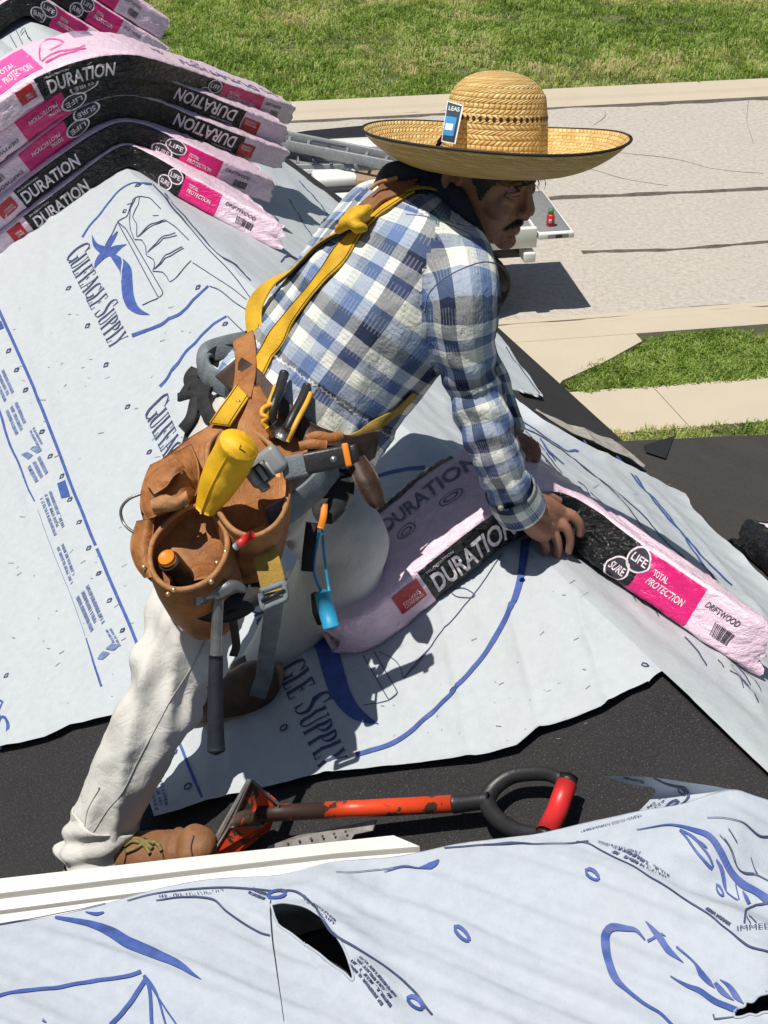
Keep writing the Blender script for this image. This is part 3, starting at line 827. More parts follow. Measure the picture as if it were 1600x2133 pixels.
ink('fine_print', SR, [curve([(1050, 730), (1080, 775), (1120, 828)], 1.2), curve([(600, 420), (660, 520), (700, 560)], 1.5), curve([(620, 380), (680, 450), (720, 520)], 1.5), curve([(640, 560), (600, 540), (580, 555)], [5, 6, 2])], rupper, 'inkdark')

r_ = random.Random(12)
def scuffs(n, box_, surf, par):
    out = []
    for i in range(n):
        x, y = r_.uniform(box_[0], box_[2]), r_.uniform(box_[1], box_[3]); a = r_.uniform(-.9, .2); L = r_.choice((2.5, 4, 7, 12)); w = r_.uniform(.5, 1.3)
        out.append(([(x, y), (x + L * .5 * math.cos(a) + r_.uniform(-1, 1), y + L * .5 * math.sin(a)), (x + L * math.cos(a), y + L * math.sin(a))], w))
    ink('scuff_marks', surf, out, par, 'scuff')
M['scuff'] = simple('grey_scuff', (.22, .225, .22), .8, .4, 120)
scuffs(90, (10, 600, 420, 1480), SR, upper); scuffs(45, (640, 1300, 1230, 1560), SL, lower); scuffs(30, (1150, 960, 1400, 1260), SRL, rlower)
M['sheet_back'] = simple('sheet_underside', (.36, .34, .30), .7, .25, 40, .3, 60)
ink('lap_line', SRL, [curve([(1022, 808), (1060, 838), (1100, 866), (1135, 888), (1175, 910)], [14, 26, 20, 12, 3])], rlower, 'felt', 0.004)
ink('lap_line', SRL, [curve([(1108, 868), (1160, 896), (1215, 922), (1275, 948), (1335, 985)], [3, 10, 16, 20, 5])], rlower, 'sheet_back', 0.006)
# ------------------------------------------------------------------ text as mesh
TX = {}
def text2d(body, bold=0.0, shear=0.0):
    key = (body, bold, shear)
    if key in TX: return TX[key]
    cu = bpy.data.curves.new('t', 'FONT'); cu.body = body; cu.offset = bold; cu.shear = shear; cu.resolution_u = 3; cu.size = 1
    ob = bpy.data.objects.new('t', cu); COL.objects.link(ob)
    ev = ob.evaluated_get(bpy.context.evaluated_depsgraph_get()); me = ev.to_mesh()
    bm = bmesh.new(); bm.from_mesh(me); ev.to_mesh_clear()
    bmesh.ops.triangulate(bm, faces=bm.faces[:])
    w = max(v.co.x for v in bm.verts) - min(v.co.x for v in bm.verts)
    for _ in range(2):
        e = [x for x in bm.edges if x.calc_length() > 0.22]
        if e: bmesh.ops.subdivide_edges(bm, edges=e, cuts=1); bmesh.ops.triangulate(bm, faces=bm.faces[:])
    bm.verts.index_update()
    V = np.array([v.co[:2] for v in bm.verts]); F = [[v.index for v in f.verts] for f in bm.faces]; bm.free()
    bpy.data.objects.remove(ob); bpy.data.curves.remove(cu)
    V = (V - V.min(0)) / (V.max(0) - V.min(0))
    TX[key] = (V, F)
    return TX[key]
def text_on(mb, body, quad, surf, h=0.0012, bold=0.0, shear=0.0, m=0):
    V, F = text2d(body, bold, shear)
    p = quad_map(quad)(V[:, 0], V[:, 1])
    P = surf(p[:, 0], p[:, 1], h)
    mb.add(P, F, m)

# ------------------------------------------------------------------ shingle bundles in printed film
def path(q):
    q = np.asarray(q, float)
    def rect(q):
        q = np.mod(q, 4.0)
        a = np.where(q < 1, 0, np.where(q < 2, q - 1, np.where(q < 3, 1, 4 - q)))
        b = np.where(q < 1, q, np.where(q < 2, 1, np.where(q < 3, 3 - q, 0)))
        return a, b
    A = 0; B = 0
    for d in np.linspace(-0.075, 0.075, 7):
        a, b = rect(q + d * np.where((np.abs(np.mod(q + 0.5, 1) - 0.5) < 0.25), 1, 1)); A = A + a / 7; B = B + b / 7
    return A, B
class Bundle:
    """film-wrapped shingle bundle bent over a ridge: FB = its front lower edge, 3-D"""
    def __init__(s, FB, up, wdir, W, T, seed, nt=150, bulge=0.0):
        s.nt = nt
        s.FB = resample(FB, nt); s.wdir = wdir; s.W = W; s.T = T; s.seed = seed
        L = np.concatenate([[0], np.cumsum(np.linalg.norm(np.diff(s.FB, axis=0), axis=1))]); s.L = L[-1]
        tan = np.gradient(s.FB, axis=0); tan /= np.linalg.norm(tan, axis=1)[:, None]
        fn = nrm(wdir)
        u = np.cross(fn, tan); u *= np.sign(u[:, 2])[:, None]; u /= np.linalg.norm(u, axis=1)[:, None]
        k = 13; pad = np.concatenate([np.repeat(u[:1], k, 0), u, np.repeat(u[-1:], k, 0)])
        u = np.stack([np.convolve(pad[:, i], np.ones(2 * k + 1) / (2 * k + 1), 'valid') for i in range(3)], 1)
        s.up = u / np.linalg.norm(u, axis=1)[:, None]
        s.tan = tan
    def __call__(s, t, q, h=0.0):
        t = np.asarray(t, float); q = np.asarray(q, float); t, q = np.broadcast_arrays(t, q)
        x = np.clip(t, 0, 1) * (s.nt - 1)
        g_ = lambda A: np.stack([np.interp(x, np.arange(s.nt), A[:, i]) for i in range(3)], -1)
        P, u, tn = g_(s.FB), g_(s.up), g_(s.tan)
        a, b = path(q)
        end = np.clip(1 - np.minimum(t, 1 - t) / 0.05, 0, 1)
        a = a + (0.5 - a) * 0.06 * end ** 3; b = b + (0.42 - b) * 0.12 * end ** 3
        base = P + s.wdir * (a * s.W)[..., None] + u * (b * s.T)[..., None]
        na = (a - 0.5) * 2; nb_ = (b - 0.5) * 2
        sh = np.abs(na) ** 5; sv = np.abs(nb_) ** 5
        n = s.wdir * (np.sign(na) * sh)[..., None] + u * (np.sign(nb_) * sv)[..., None]
        n /= np.linalg.norm(n, axis=-1)[..., None] + 1e-6
        Q = np.stack([t * s.L * 34 + a * 6 + s.seed, b * 5 + a * s.W * 30, a * 3], -1)
        d = 0.0022 * vnoise(Q, s.seed) + 0.0012 * vnoise(Q * 2.7, s.seed + 5) + 0.0028 * vnoise(np.stack([t * 7 + s.seed, a * 2, b * 2], -1), s.seed + 9)
        rid = np.abs(vnoise(np.stack([t * s.L * 22 + b * 2.2 + a * 2.5 + 9, b * 1.2 + a * 3, t * 3], -1), s.seed + 3))
        d = d + 0.0042 * np.exp(-rid * 11) * (0.55 + end)
        d = d + end * 0.006 * vnoise(np.stack([a * 9 + b * 9, t * 60, s.seed + 0 * t], -1), s.seed + 2)
        tj = tn * (end ** 3 * 0.014 * vnoise(np.stack([a * 6, b * 6, t * 2], -1), s.seed + 7))[..., None]
        return base + n * (d + h)[..., None] + tj
def make_bundle(B, lab, zones, root=None, top='film_pink', group=None, nq=(12, 16, 5, 5)):
    """zones on the front face: (t0, t1, material); top is one colour with its own prints"""
    cuts = sorted({0.0, 1.0} | {z for a, b, m in zones for z in (a, b)})
    ts = np.unique(np.concatenate([np.linspace(a, b, max(2, int((b - a) * 110))) for a, b in zip(cuts[:-1], cuts[1:])]))
    qs = np.concatenate([np.linspace(i, i + 1, n, endpoint=False) for i, n in enumerate(nq)]) - 0.06
    Tg, Qg = np.meshgrid(ts, qs, indexing='ij')
    V = B(Tg, Qg).reshape(-1, 3); nqv = len(qs)
    names = ['film_pink', 'film_black', 'film_magenta', 'film_pinkdeep']
    F = gridF(len(ts), nqv, False, True); mi = []
    for i in range(len(ts) - 1):
        tm = (ts[i] + ts[i + 1]) / 2
        zm = 'film_pink'
        for a, b, m in zones:
            if a <= tm < b: zm = m
        for j in range(nqv):
            q = qs[j] + 0.04
            if 0.93 < q < 1.98: mm = top
            elif q > 3.93 or q < 0.93: mm = zm
            else: mm = 'film_black' if zm == 'film_black' else 'film_pink'
            mi.append(names.index(mm))
    k = len(V); Vc = np.stack([V[:nqv].mean(0), V[-nqv:].mean(0)]); V = np.concatenate([V, Vc])
    F += [(k, (j + 1) % nqv, j) for j in range(nqv)] + [(k + 1, k - nqv + j, k - nqv + (j + 1) % nqv) for j in range(nqv)]; mi += [0] * (2 * nqv)
    if root is None:
        root = thing('shingle_bundle', lab, 'shingle bundle', B(np.array(.4), np.array(0.)), group)
    part('wrapper', V, F, [M[n] for n in names], root, mi=mi)
    return root
def disc(B, t0, q0, rt, rq, n=20, h=0.001):
    a = np.linspace(0, 2 * np.pi, n, endpoint=False)
    rr = np.array([0, .5, 1.0])
    T_ = t0 + rt * np.outer(rr, np.cos(a)); Q_ = q0 + rq * np.outer(rr, np.sin(a))
    return B(T_, Q_, h).reshape(-1, 3), gridF(3, n, False, True)
def ring(B, t0, q0, rt, rq, w=0.14, n=24, h=0.0015):
    a = np.linspace(0, 2 * np.pi, n, endpoint=False)
    rr = np.array([1 - w, 1.0])
    return B(t0 + rt * np.outer(rr, np.cos(a)), q0 + rq * np.outer(rr, np.sin(a)), h).reshape(-1, 3), gridF(2, n, False, True)
def rectp(B, t0, t1, q0, q1, n=8, m=6, h=0.001):
    Tg, Qg = np.meshgrid(np.linspace(t0, t1, n), np.linspace(q0, q1, m), indexing='ij')
    return B(Tg, Qg, h).reshape(-1, 3), gridF(n, m)
def bundle_prints(B, root, flip=False, red=(.10, .155), blk=(.17, .64), dur=(.18, .385), circ=(.655, .70), mag=(.70, .84), seed=0):
    """the lettering on the long front face; flip = the bundle lies the other way up"""
    fx = (lambda t, q, h=0.0: B(1 - np.asarray(t, float), 1 - np.asarray(q, float), h)) if flip else B
    class W_: pass
    mb = MB(); mb.add(*rectp(fx, red[0], red[1], .30, .86, h=0.0012)); mb.build('emblem', M['film_red'], root)
    mb = MB()
    text_on(mb, 'DURATION', [(dur[0], .17), (dur[1], .17), (dur[1], .69), (dur[0], .69)], fx, 0.0016, 0.022, 0.12)
    dw = (dur[1] - dur[0]) * .36
    text_on(mb, 'TRUDEFINITION', [(dur[0], .76), (dur[0] + dw, .76), (dur[0] + dw, .83), (dur[0], .83)], fx, 0.0016, 0.0, 0.1)
    text_on(mb, 'OWENS', [(red[0] + .012, .50), (red[1] - .008, .50), (red[1] - .008, .60), (red[0] + .012, .60)], fx, 0.0024, 0.0)
    text_on(mb, 'CORNING', [(red[0] + .012, .38), (red[1] - .006, .38), (red[1] - .006, .48), (red[0] + .012, .48)], fx, 0.0024, 0.0)
    a, b = circ
    for t0, q0, body in (((a + b) / 2 + .004, .66, 'LIFE'), ((a + b) / 2 - .022, .25, 'SURE')):
        mb.add(*ring(fx, t0, q0, .026, .29))
        text_on(mb, body, [(t0 - .017, q0 - .08), (t0 + .017, q0 - .08), (t0 + .017, q0 + .10), (t0 - .017, q0 + .10)], fx, 0.0022, 0.015)
    w = mag[1] - mag[0]
    text_on(mb, 'TOTAL', [(mag[0] + .16 * w, .56), (mag[0] + .42 * w, .56), (mag[0] + .42 * w, .70), (mag[0] + .16 * w, .70)], fx, 0.0018, 0.02, 0.2)
    text_on(mb, 'PROTECTION', [(mag[0] + .16 * w, .34), (mag[0] + .80 * w, .34), (mag[0] + .80 * w, .50), (mag[0] + .16 * w, .50)], fx, 0.0018, 0.015, 0.2)
    mb.build('lettering', M['print_and_glare_white'], root, smoothed=False)['kind'] = 'stuff'
    mb = MB()
    for t0, q0 in (((a + b) / 2 + .004, .66), ((a + b) / 2 - .022, .25)): mb.add(*disc(fx, t0, q0, .024, .27, h=0.0009))
    e0 = mag[1] + .012
    text_on(mb, 'DRIFTWOOD', [(e0, .62), (e0 + .075, .62), (e0 + .075, .76), (e0, .76)], fx, 0.0016, 0.012, 0.25)
    rr = random.Random(seed)
    t = e0 + .035
    while t < e0 + .075:
        w_ = rr.choice((.0008, .0014, .002)); mb.add(*rectp(fx, t, t + w_, .20, .48, 2, 4, 0.0014)); t += w_ + rr.choice((.0009, .0016))
    mb.build('dark_print', M['print_dark'], root, smoothed=False)['kind'] = 'stuff'
ZN = lambda red=(.10, .155), blk=(.17, .64), mag=(.70, .84): [(blk[0], blk[1] + .045, 'film_black'), (mag[0], mag[1], 'film_magenta')]

# --- the bundle the man is laying
fb = [(722, 1384), (760, 1378), (820, 1350), (892, 1286), (976, 1224), (1060, 1160), (1098, 1138), (1120, 1133), (1162, 1156), (1240, 1216), (1300, 1252), (1408, 1324), (1480, 1384), (1560, 1424)]
fb = smooth(fb, 6)
FB3 = SR(fb[:, 0], fb[:, 1], 0.003)
lift = 0.006 + 0.016 * np.exp(-((fb[:, 0] - 1115) / 110.0) ** 2)
FB3 = FB3 + Z * lift[:, None]
for _ in range(30): FB3[1:-1] = 0.5 * FB3[1:-1] + 0.25 * (FB3[:-2] + FB3[2:])
held = Bundle(FB3, None, RD, 0.185, 0.079, 3)
L_, R_ = 1, 1
def t_at(B, x):
    t = np.linspace(0, 1, 400); P = B(t, np.full(400, .3)) - C0
    sx = CX + FPX * (P @ cR) / (P @ cF)
    return float(np.interp(x, sx, t))
hz = dict(red=(t_at(held, 838), t_at(held, 890)), blk=(t_at(held, 897), t_at(held, 1262)), dur=(t_at(held, 908), t_at(held, 1076)), circ=(t_at(held, 1278), t_at(held, 1335)), mag=(t_at(held, 1322), t_at(held, 1440)))
hb = make_bundle(held, 'pink and black wrapped shingle bundle bent over the ridge under the man\'s hands', [(hz['blk'][0], hz['mag'][0], 'film_black'), (hz['mag'][0], hz['mag'][1], 'film_magenta')])
bundle_prints(held, hb, **hz)
mb = MB()
tq = [(t_at(held, 800) , 1.80), (t_at(held, 985), 1.80)]
text_on(mb, 'DURATION', [(t_at(held, 905), 1.62), (t_at(held, 1085), 1.62), (t_at(held, 1085), 1.80), (t_at(held, 905), 1.80)], held, 0.0016, 0.02, 0.12)
for t0, q0 in ((t_at(held, 930), 1.47), (t_at(held, 1015), 1.47)):
    mb.add(*ring(held, t0, q0, .022, .07, .12)); mb.add(*ring(held, t0, q0, .014, .035, .3))
mb.build('lettering', M['print_grey'], hb, smoothed=False)['kind'] = 'stuff'
mb = MB(); mb.add(*rectp(held, hz['blk'][0], t_at(held, 1060), 1.90, 1.985, 20, 4, 0.001)); mb.build('print_band', M['film_black'], hb)
mb = MB(); mb.add(*rectp(held, t_at(held, 850), t_at(held, 905), 1.83, 1.975, 8, 4, 0.0014)); mb.build('print_band', M['film_magenta'], hb)

# --- the stack of five on the ridge
def FR(x, y): return hit(np.asarray(x, float), np.asarray(y, float), P1, RD)
layer_px = [[(-330, 830), (-150, 680), (0, 548), (90, 478), (180, 412), (240, 362), (264, 349), (285, 354), (344, 396), (448, 452), (560, 514), (700, 590)],
    [(-330, 790), (-150, 630), (-60, 545), (56, 440), (164, 360), (235, 313), (265, 304), (300, 312), (352, 338), (452, 386), (560, 426), (700, 478)],
    [(-330, 740), (-150, 562), (0, 428), (80, 363), (152, 306), (205, 270), (262, 254), (310, 260), (362, 280), (480, 328), (592, 362), (720, 400)],
    [(-330, 660), (-150, 486), (0, 352), (72, 296), (148, 243), (208, 214), (265, 203), (315, 210), (366, 227), (480, 270), (592, 313), (720, 352)],
    [(-330, 560), (-150, 392), (0, 278), (48, 240), (92, 210), (165, 180), (240, 164), (305, 171), (420, 205), (480, 225), (600, 262), (720, 300)]]
labs = ['lowest bundle of the five in the stack on the ridge, directly on the underlayment', 'second lowest bundle of the stack of five, its short end crumpled and pale', 'middle bundle of the stack of five with its white lettering upside down', 'second highest bundle of the stack of five, just under the top one', 'top bundle of the stack of five showing its whole pink upper face']
T5 = 0.0665
stack = []
for i in range(5):
    lp_ = smooth(layer_px[i], 8); off = FR(lp_[:, 0], lp_[:, 1])
    j0 = int(np.argmin(np.abs(lp_[:, 0] - 275))); offB = hit(lp_[:, 0], lp_[:, 1], off[j0] + nB * .004, nB); wB = np.clip((lp_[:, 0] - 268) / 90, 0, 1)[:, None]
    off = off * (1 - wB) + offB * wB
    for _ in range(16): off[1:-1] = 0.5 * off[1:-1] + 0.25 * (off[:-2] + off[2:])
    P = off - C0; sx = CX + FPX * (P @ cR) / (P @ cF)
    xe = [572, 556, 588, 590, 600][i]
    e = int(np.argmin(np.abs(sx - xe)))
    a = int(np.argmin(np.abs(sx + [150, 165, 140, 150, 130][i])))
    B = Bundle(off[a:e + 1] + RD * [0.0, 0.012, 0.030, 0.026, 0.0][i], None, RD, 0.27, T5, 20 + i * 7)
    X = [dict(red=(32, 58), blk=(68, 338), dur=(76, 186), circ=(340, 374), mag=(376, 452)), dict(red=(8, 40), blk=(48, 338), dur=(52, 167), circ=(340, 372), mag=(374, 452)),
         dict(red=(525, 494), blk=(500, 190), dur=(484, 358), circ=(184, 150), mag=(148, 58)), dict(red=(536, 502), blk=(500, 178), dur=(486, 360), circ=(174, 144), mag=(142, 50)),
         dict(red=(47, 79), blk=(86, 420), dur=(102, 240), circ=(422, 455), mag=(456, 540))][i]
    fl = i in (2, 3)
    kw = {k_: tuple((1 - t_at(B, x)) if fl else t_at(B, x) for x in v) for k_, v in X.items()}
    zn = [(kw['blk'][0], kw['mag'][0], 'film_black'), (kw['mag'][0], kw['mag'][1], 'film_magenta')]
    if fl: zn = [(1 - b, 1 - a_, m) for a_, b, m in zn]
    bz = make_bundle(B, labs[i], zn, group='stacked shingle bundles')
    bundle_prints(B, bz, flip=fl, seed=i, **kw)
    stack.append((B, bz))
B, bz = stack[4]
TA = lambda x: t_at(B, x)
mb = MB(); mb.add(*rectp(B, TA(28), TA(112), 1.10, 1.85, 12, 8, 0.0012)); mb.build('print_block', M['film_pinkdeep'], bz)
mb = MB()
text_on(mb, 'TOTAL', [(TA(46), 1.45), (TA(80), 1.45), (TA(80), 1.62), (TA(46), 1.62)], B, 0.002, 0.02, 0.1); text_on(mb, 'PROTECTION', [(TA(46), 1.2), (TA(100), 1.2), (TA(100), 1.38), (TA(46), 1.38)], B, 0.002, 0.02, 0.1)
mb.build('lettering', M['print_and_glare_white'], bz, smoothed=False)['kind'] = 'stuff'
mb = MB()
text_on(mb, 'DURATION', [(TA(545), 1.42), (TA(380), 1.42), (TA(380), 1.20), (TA(545), 1.20)], B, 0.0014, 0.02, 0.1)
mb.add(*ring(B, TA(350), 1.55, .022, .10, .2)); mb.add(*ring(B, TA(350), 1.55, .013, .06, .5)); mb.add(*ring(B, TA(430), 1.58, .014, .09, .3))
t = TA(205)
while t < TA(240): mb.add(*rectp(B, t, t + .0014, 1.70, 1.92, 2, 4, 0.0014)); t += .0028
for q in (1.25, 1.33, 1.41): mb.add(*rectp(B, TA(555), TA(585), q, q + .03, 6, 2, 0.0014))
mb.build('dark_print', M['print_grey'], bz, smoothed=False)['kind'] = 'stuff'
mb = MB()
for pts in ([(TA(118), 1.3), (TA(140), 1.7), (TA(165), 1.85), (TA(178), 1.6), (TA(146), 1.45)], [(TA(118), 1.25), (TA(150), 1.35), (TA(185), 1.3), (TA(205), 1.35)], [(TA(122), 1.18), (TA(160), 1.22), (TA(200), 1.24)]):
    Q = smooth(pts, 6)
    for dq in (0, .03):
        A_ = B(Q[:, 0], Q[:, 1] + dq, 0.0014); A2 = B(Q[:, 0] + .002, Q[:, 1] + dq + .022, 0.0014)
        mb.add(np.concatenate([A_, A2]), [(i, i + 1, len(Q) + i + 1, len(Q) + i) for i in range(len(Q) - 1)])
mb.build('line_print', M['film_pinkdeep'], bz, smoothed=False)['kind'] = 'stuff'

# --- the next ridge beyond, with its own bundles
Q0 = at(64, 37, 5.3)
far_roof = thing('far_ridge', 'next ridge beyond the stack, capped with pale underlayment', 'roof', Q0 * (1, 1, 0))
def far_pt(s, t): 
    s, t = np.broadcast_arrays(np.asarray(s, float), np.asarray(t, float))
    return Q0 + RD * s[..., None] + np.where((t < 0)[..., None], dA * (-t)[..., None], dB * t[..., None]) - Z * (.012 * np.exp(-np.abs(t) / .04))[..., None]
sg, tg = np.meshgrid(np.linspace(-0.55, 2.5, 40), np.linspace(-1.0, 0.55, 60), indexing='ij')
V = far_pt(sg, tg) + Z * (0.004 * vnoise(np.stack([sg * 6, tg * 9], -1), 3))[..., None]
part('underlayment', V.reshape(-1, 3), gridF(40, 60), M['paper'], far_roof)
fk = np.concatenate([far_pt(np.linspace(-.55, 2.5, 20), np.full(20, .55)), far_pt(np.linspace(-.55, 2.5, 20), np.full(20, .55)) - Z * 1.2])
part('wall', fk, [(i, i + 1, 21 + i, 20 + i) for i in range(19)], M['felt'], far_roof, smoothed=False)
def SF(x, y, h=0.0):
    x = np.asarray(x, float); y = np.asarray(y, float)
    a = hit(x, y, Q0, nA); b = hit(x, y, Q0, nB)
    ua = ((a - Q0) @ dA) >= 0
    return np.where(ua[..., None], a + nA * (h + .004), b + nB * (h + .004))
ink('fine_print', SF, [curve([(22, 75), (36, 100)], 1.5), curve([(34, 62), (48, 92)], 1.5), curve([(44, 72), (52, 60), (58, 76), (66, 84)], 1.8), curve([(-6, 86), (2, 130)], [10, 9])], far_roof, 'inkdark')
ff = smooth([(-260, 270), (-60, 118), (0, 72), (32, 46), (64, 34), (96, 56), (132, 78), (180, 108), (260, 156), (420, 250), (560, 330)], 8)
D3 = hit(ff[:, 0], ff[:, 1], Q0, RD)
labs0 = ['lowest bundle on the far ridge, half hidden behind the near stack', 'second bundle up on the far ridge, its pink end above the lawn edge', 'third bundle up on the far ridge, cut by the top of the photo']
for i in range(3):
    tan = np.gradient(D3, axis=0); u_ = np.cross(RD, tan); u_ *= np.sign(u_[:, 2])[:, None]; u_ /= np.linalg.norm(u_, axis=1)[:, None]
    off = D3 + u_ * (0.085 * i)
    for _ in range(14 + 60 * i): off[1:-1] = 0.5 * off[1:-1] + 0.25 * (off[:-2] + off[2:])
    P = off - C0; sx = CX + FPX * (P @ cR) / (P @ cF)
    e = int(np.argmin(np.abs(sx - [262, 338, 342][i]))); L = np.concatenate([[0], np.cumsum(np.linalg.norm(np.diff(off, axis=0), axis=1))])
    a = int(np.argmin(np.abs(L - max(L[e] - 1.0, 0))))
    B = Bundle(off[a:e + 1] + RD * 0.02 * i, None, RD, 0.27, 0.083, 60 + 7 * i)
    kw = dict(red=(.12, .165), blk=(.18, .60), dur=(.19, .39), circ=(.62, .665), mag=(.665, .79))
    bz = make_bundle(B, labs0[i], [(kw['blk'][0], kw['mag'][0], 'film_black'), (kw['mag'][0], kw['mag'][1], 'film_magenta')], group='bundles on the far ridge')
    bundle_prints(B, bz, seed=9 + i, **kw)

# --- black wrapped bundle at the right edge
bb = smooth([(1520, 1140), (1560, 1172), (1620, 1225), (1700, 1300)], 8)
B = Bundle(SC(bb[:, 0], bb[:, 1], 0.004), None, nrm(np.cross(nC, nrm(SC(np.array(1700.), np.array(1300.)) - SC(np.array(1520.), np.array(1140.))))), 0.20, 0.07, 91, 80)
make_bundle(B, 'black film wrapped bundle lying on the lower roof at the right edge of the photo', [(0, 1, 'film_black')], top='film_black')
mb = MB()  # white patches on the film: sun glare painted as colour
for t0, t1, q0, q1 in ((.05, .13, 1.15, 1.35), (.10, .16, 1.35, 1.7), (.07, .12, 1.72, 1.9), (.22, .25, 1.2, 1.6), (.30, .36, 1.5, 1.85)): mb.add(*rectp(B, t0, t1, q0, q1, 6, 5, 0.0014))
mb.build('painted_glare', M['print_and_glare_white'], COL.objects['shingle_bundle'] if False else bpy.data.objects[[o.name for o in bpy.data.objects if o.name.startswith('shingle_bundle')][-1]], smoothed=False)['kind'] = 'stuff'

# ------------------------------------------------------------------ foreground sheet over the nearer roof
sil = np.array([(-300, 1990), (-100, 1945), (0, 1925), (110, 1908), (220, 1882), (330, 1850), (440, 1830), (600, 1822), (700, 1795), (860, 1777), (960, 1757), (1100, 1741), (1230, 1712), (1330, 1692), (1420, 1678), (1480, 1655), (1530, 1646), (1600, 1668), (1900, 1760)])
ss_ = smooth(sil, 6)
def ysil(x): return np.interp(x, ss_[:, 0], ss_[:, 1])
def SD(x, y, h=0.0):
    x = np.asarray(x, float); y = np.asarray(y, float); x, y = np.broadcast_arrays(x, y)
    ys = ysil(x); v = np.clip((y - ys) / (2300 - ys), 0, 1.4)
    dt = 1.93 - 0.06 * np.clip(x / 1600, -.3, 1.3); db = dt - 0.30
    d = dt + (db - dt) * v
    P = at(x, y, d)
    q = P[..., :2]
    diag = np.stack([q[..., 0] * 5 + q[..., 1] * 8, q[..., 0] * 1.2 - q[..., 1] * 0.7], -1)
    z = 0.012 * vnoise(q * 4.2, 71) + 0.0085 * vnoise(diag * 1.6, 72) + 0.0045 * vnoise(diag * (4.5, 2), 75) + 0.0024 * vnoise(diag * (9, 3), 73) + 0.0009 * vnoise(q * 55, 74)
    edge = np.exp(-(y - ys) / 60.0)
    z = z * (1 - 0.85 * edge)
    # loose fold with a lifted lip over the open slit
    lipx = np.interp(y, [1890, 1905, 1925, 1965, 2010, 2060, 2110], [560, 600, 650, 695, 718, 738, 775])
    k = np.exp(-((x - lipx - 22) / 60.0) ** 2) * np.clip((y - 1850) / 60, 0, 1) * np.clip((2140 - y) / 90, 0, 1)
    z = z + 0.016 * k * (x > lipx - 60)
    # swell on the right
    z = z + 0.020 * np.exp(-((x - 1450) / 130.0) ** 2 - ((y - 1760) / 60.0) ** 2) - 0.012 * np.exp(-((x - 1500) / 70.0) ** 2 - ((y - 1840) / 45.0) ** 2) + 0.014 * np.exp(-((x - 1590) / 60.0) ** 2 - ((y - 2010) / 60.0) ** 2)
    z = z + 0.013 * np.exp(-((x - 660) / 70.0) ** 2 - ((y - 1860) / 40.0) ** 2) - 0.008 * np.exp(-((x - 800) / 60.0) ** 2 - ((y - 1850) / 60.0) ** 2)
    return P + Z * z[..., None] + (cB * 0.5 + Z * 0.85) * np.asarray(h)[..., None]
slit = np.array([(565, 1897), (598, 1900), (640, 1915), (672, 1936), (700, 1968), (722, 2008), (736, 2062), (706, 2034), (660, 1990), (610, 1946), (578, 1922)], float)
tear = np.array([(1527, 2116), (1536, 2106), (1549, 2103), (1553, 2096), (1566, 2098), (1580, 2086), (1605, 2080), (1700, 2060), (1700, 2130), (1600, 2118), (1575, 2122), (1560, 2120), (1545, 2125), (1530, 2124)], float)
def inside(poly, x, y):
    r = np.zeros(x.shape, bool); j = len(poly) - 1
    for i in range(len(poly)):
        xi, yi = poly[i]; xj, yj = poly[j]
        c_ = ((yi > y) != (yj > y)) & (x < (xj - xi) * (y - yi) / (yj - yi + 1e-9) + xi)
        r ^= c_; j = i
    return r
xs = np.arange(-280, 1860, 5.0); lam = np.concatenate([np.linspace(0, .12, 14)[:-1], np.linspace(.12, 1, 105)])
Xg = np.repeat(xs[:, None], len(lam), 1); Yg = ysil(xs)[:, None] + lam[None, :] * (2290 - ysil(xs))[:, None]
# pull grid points on to the cut edges so the holes have clean rims
for poly in (slit, tear):
    C_ = np.concatenate([poly, poly[:1]]); C_ = np.concatenate([np.linspace(C_[i], C_[i + 1], 12, endpoint=False) for i in range(len(poly))])
    mk = inside(poly, Xg, Yg)
    band = (Xg > poly[:, 0].min() - 8) & (Xg < poly[:, 0].max() + 8) & (Yg > poly[:, 1].min() - 8) & (Yg < poly[:, 1].max() + 8)
    for i, j in zip(*np.nonzero(band)):
        d = np.hypot(C_[:, 0] - Xg[i, j], C_[:, 1] - Yg[i, j]); k = int(np.argmin(d))
        if d[k] < 3.7: Xg[i, j], Yg[i, j] = C_[k]
V = SD(Xg, Yg)
cxm = (Xg[:-1, :-1] + Xg[1:, 1:] + Xg[1:, :-1] + Xg[:-1, 1:]) / 4; cym = (Yg[:-1, :-1] + Yg[1:, 1:] + Yg[1:, :-1] + Yg[:-1, 1:]) / 4
hole = inside(slit, cxm, cym) | inside(tear, cxm, cym)
nl = len(lam)
F = [f for f, hl in zip(gridF(len(xs), nl), hole.reshape(-1)) if not hl]
top = V[:, 0]; base = len(xs) * nl
Vb = np.stack([top + cF * 0.02 - Z * 0.012, top + cF * 0.05 - Z * 0.06, top + cF * 0.06 - Z * 0.16], 1)
Vall = np.concatenate([V.reshape(-1, 3), Vb.reshape(-1, 3)])
for i in range(len(xs) - 1):
    F.append((i * nl, (i + 1) * nl, base + (i + 1) * 3, base + i * 3))
    for j in range(2): F.append((base + i * 3 + j, base + (i + 1) * 3 + j, base + (i + 1) * 3 + j + 1, base + i * 3 + j + 1))
fore = thing('underlayment_sheet', 'loose rumpled underlayment in the foreground with an open dark slit', 'underlayment', SD(np.array(800.), np.array(2000.)), grp)
part('sheet', Vall, F, M['paper2'], fore)
for poly, nm in ((slit, 'slit_edge'), (tear, 'torn_edge')):
    C_ = np.concatenate([poly, poly[:1]]); C_ = smooth(C_, 8)
    V, F_ = tube(SD(C_[:, 0], C_[:, 1], 0.0004), .0016, cB, 6, False); part(nm, V, F_, M['paper2'], fore)
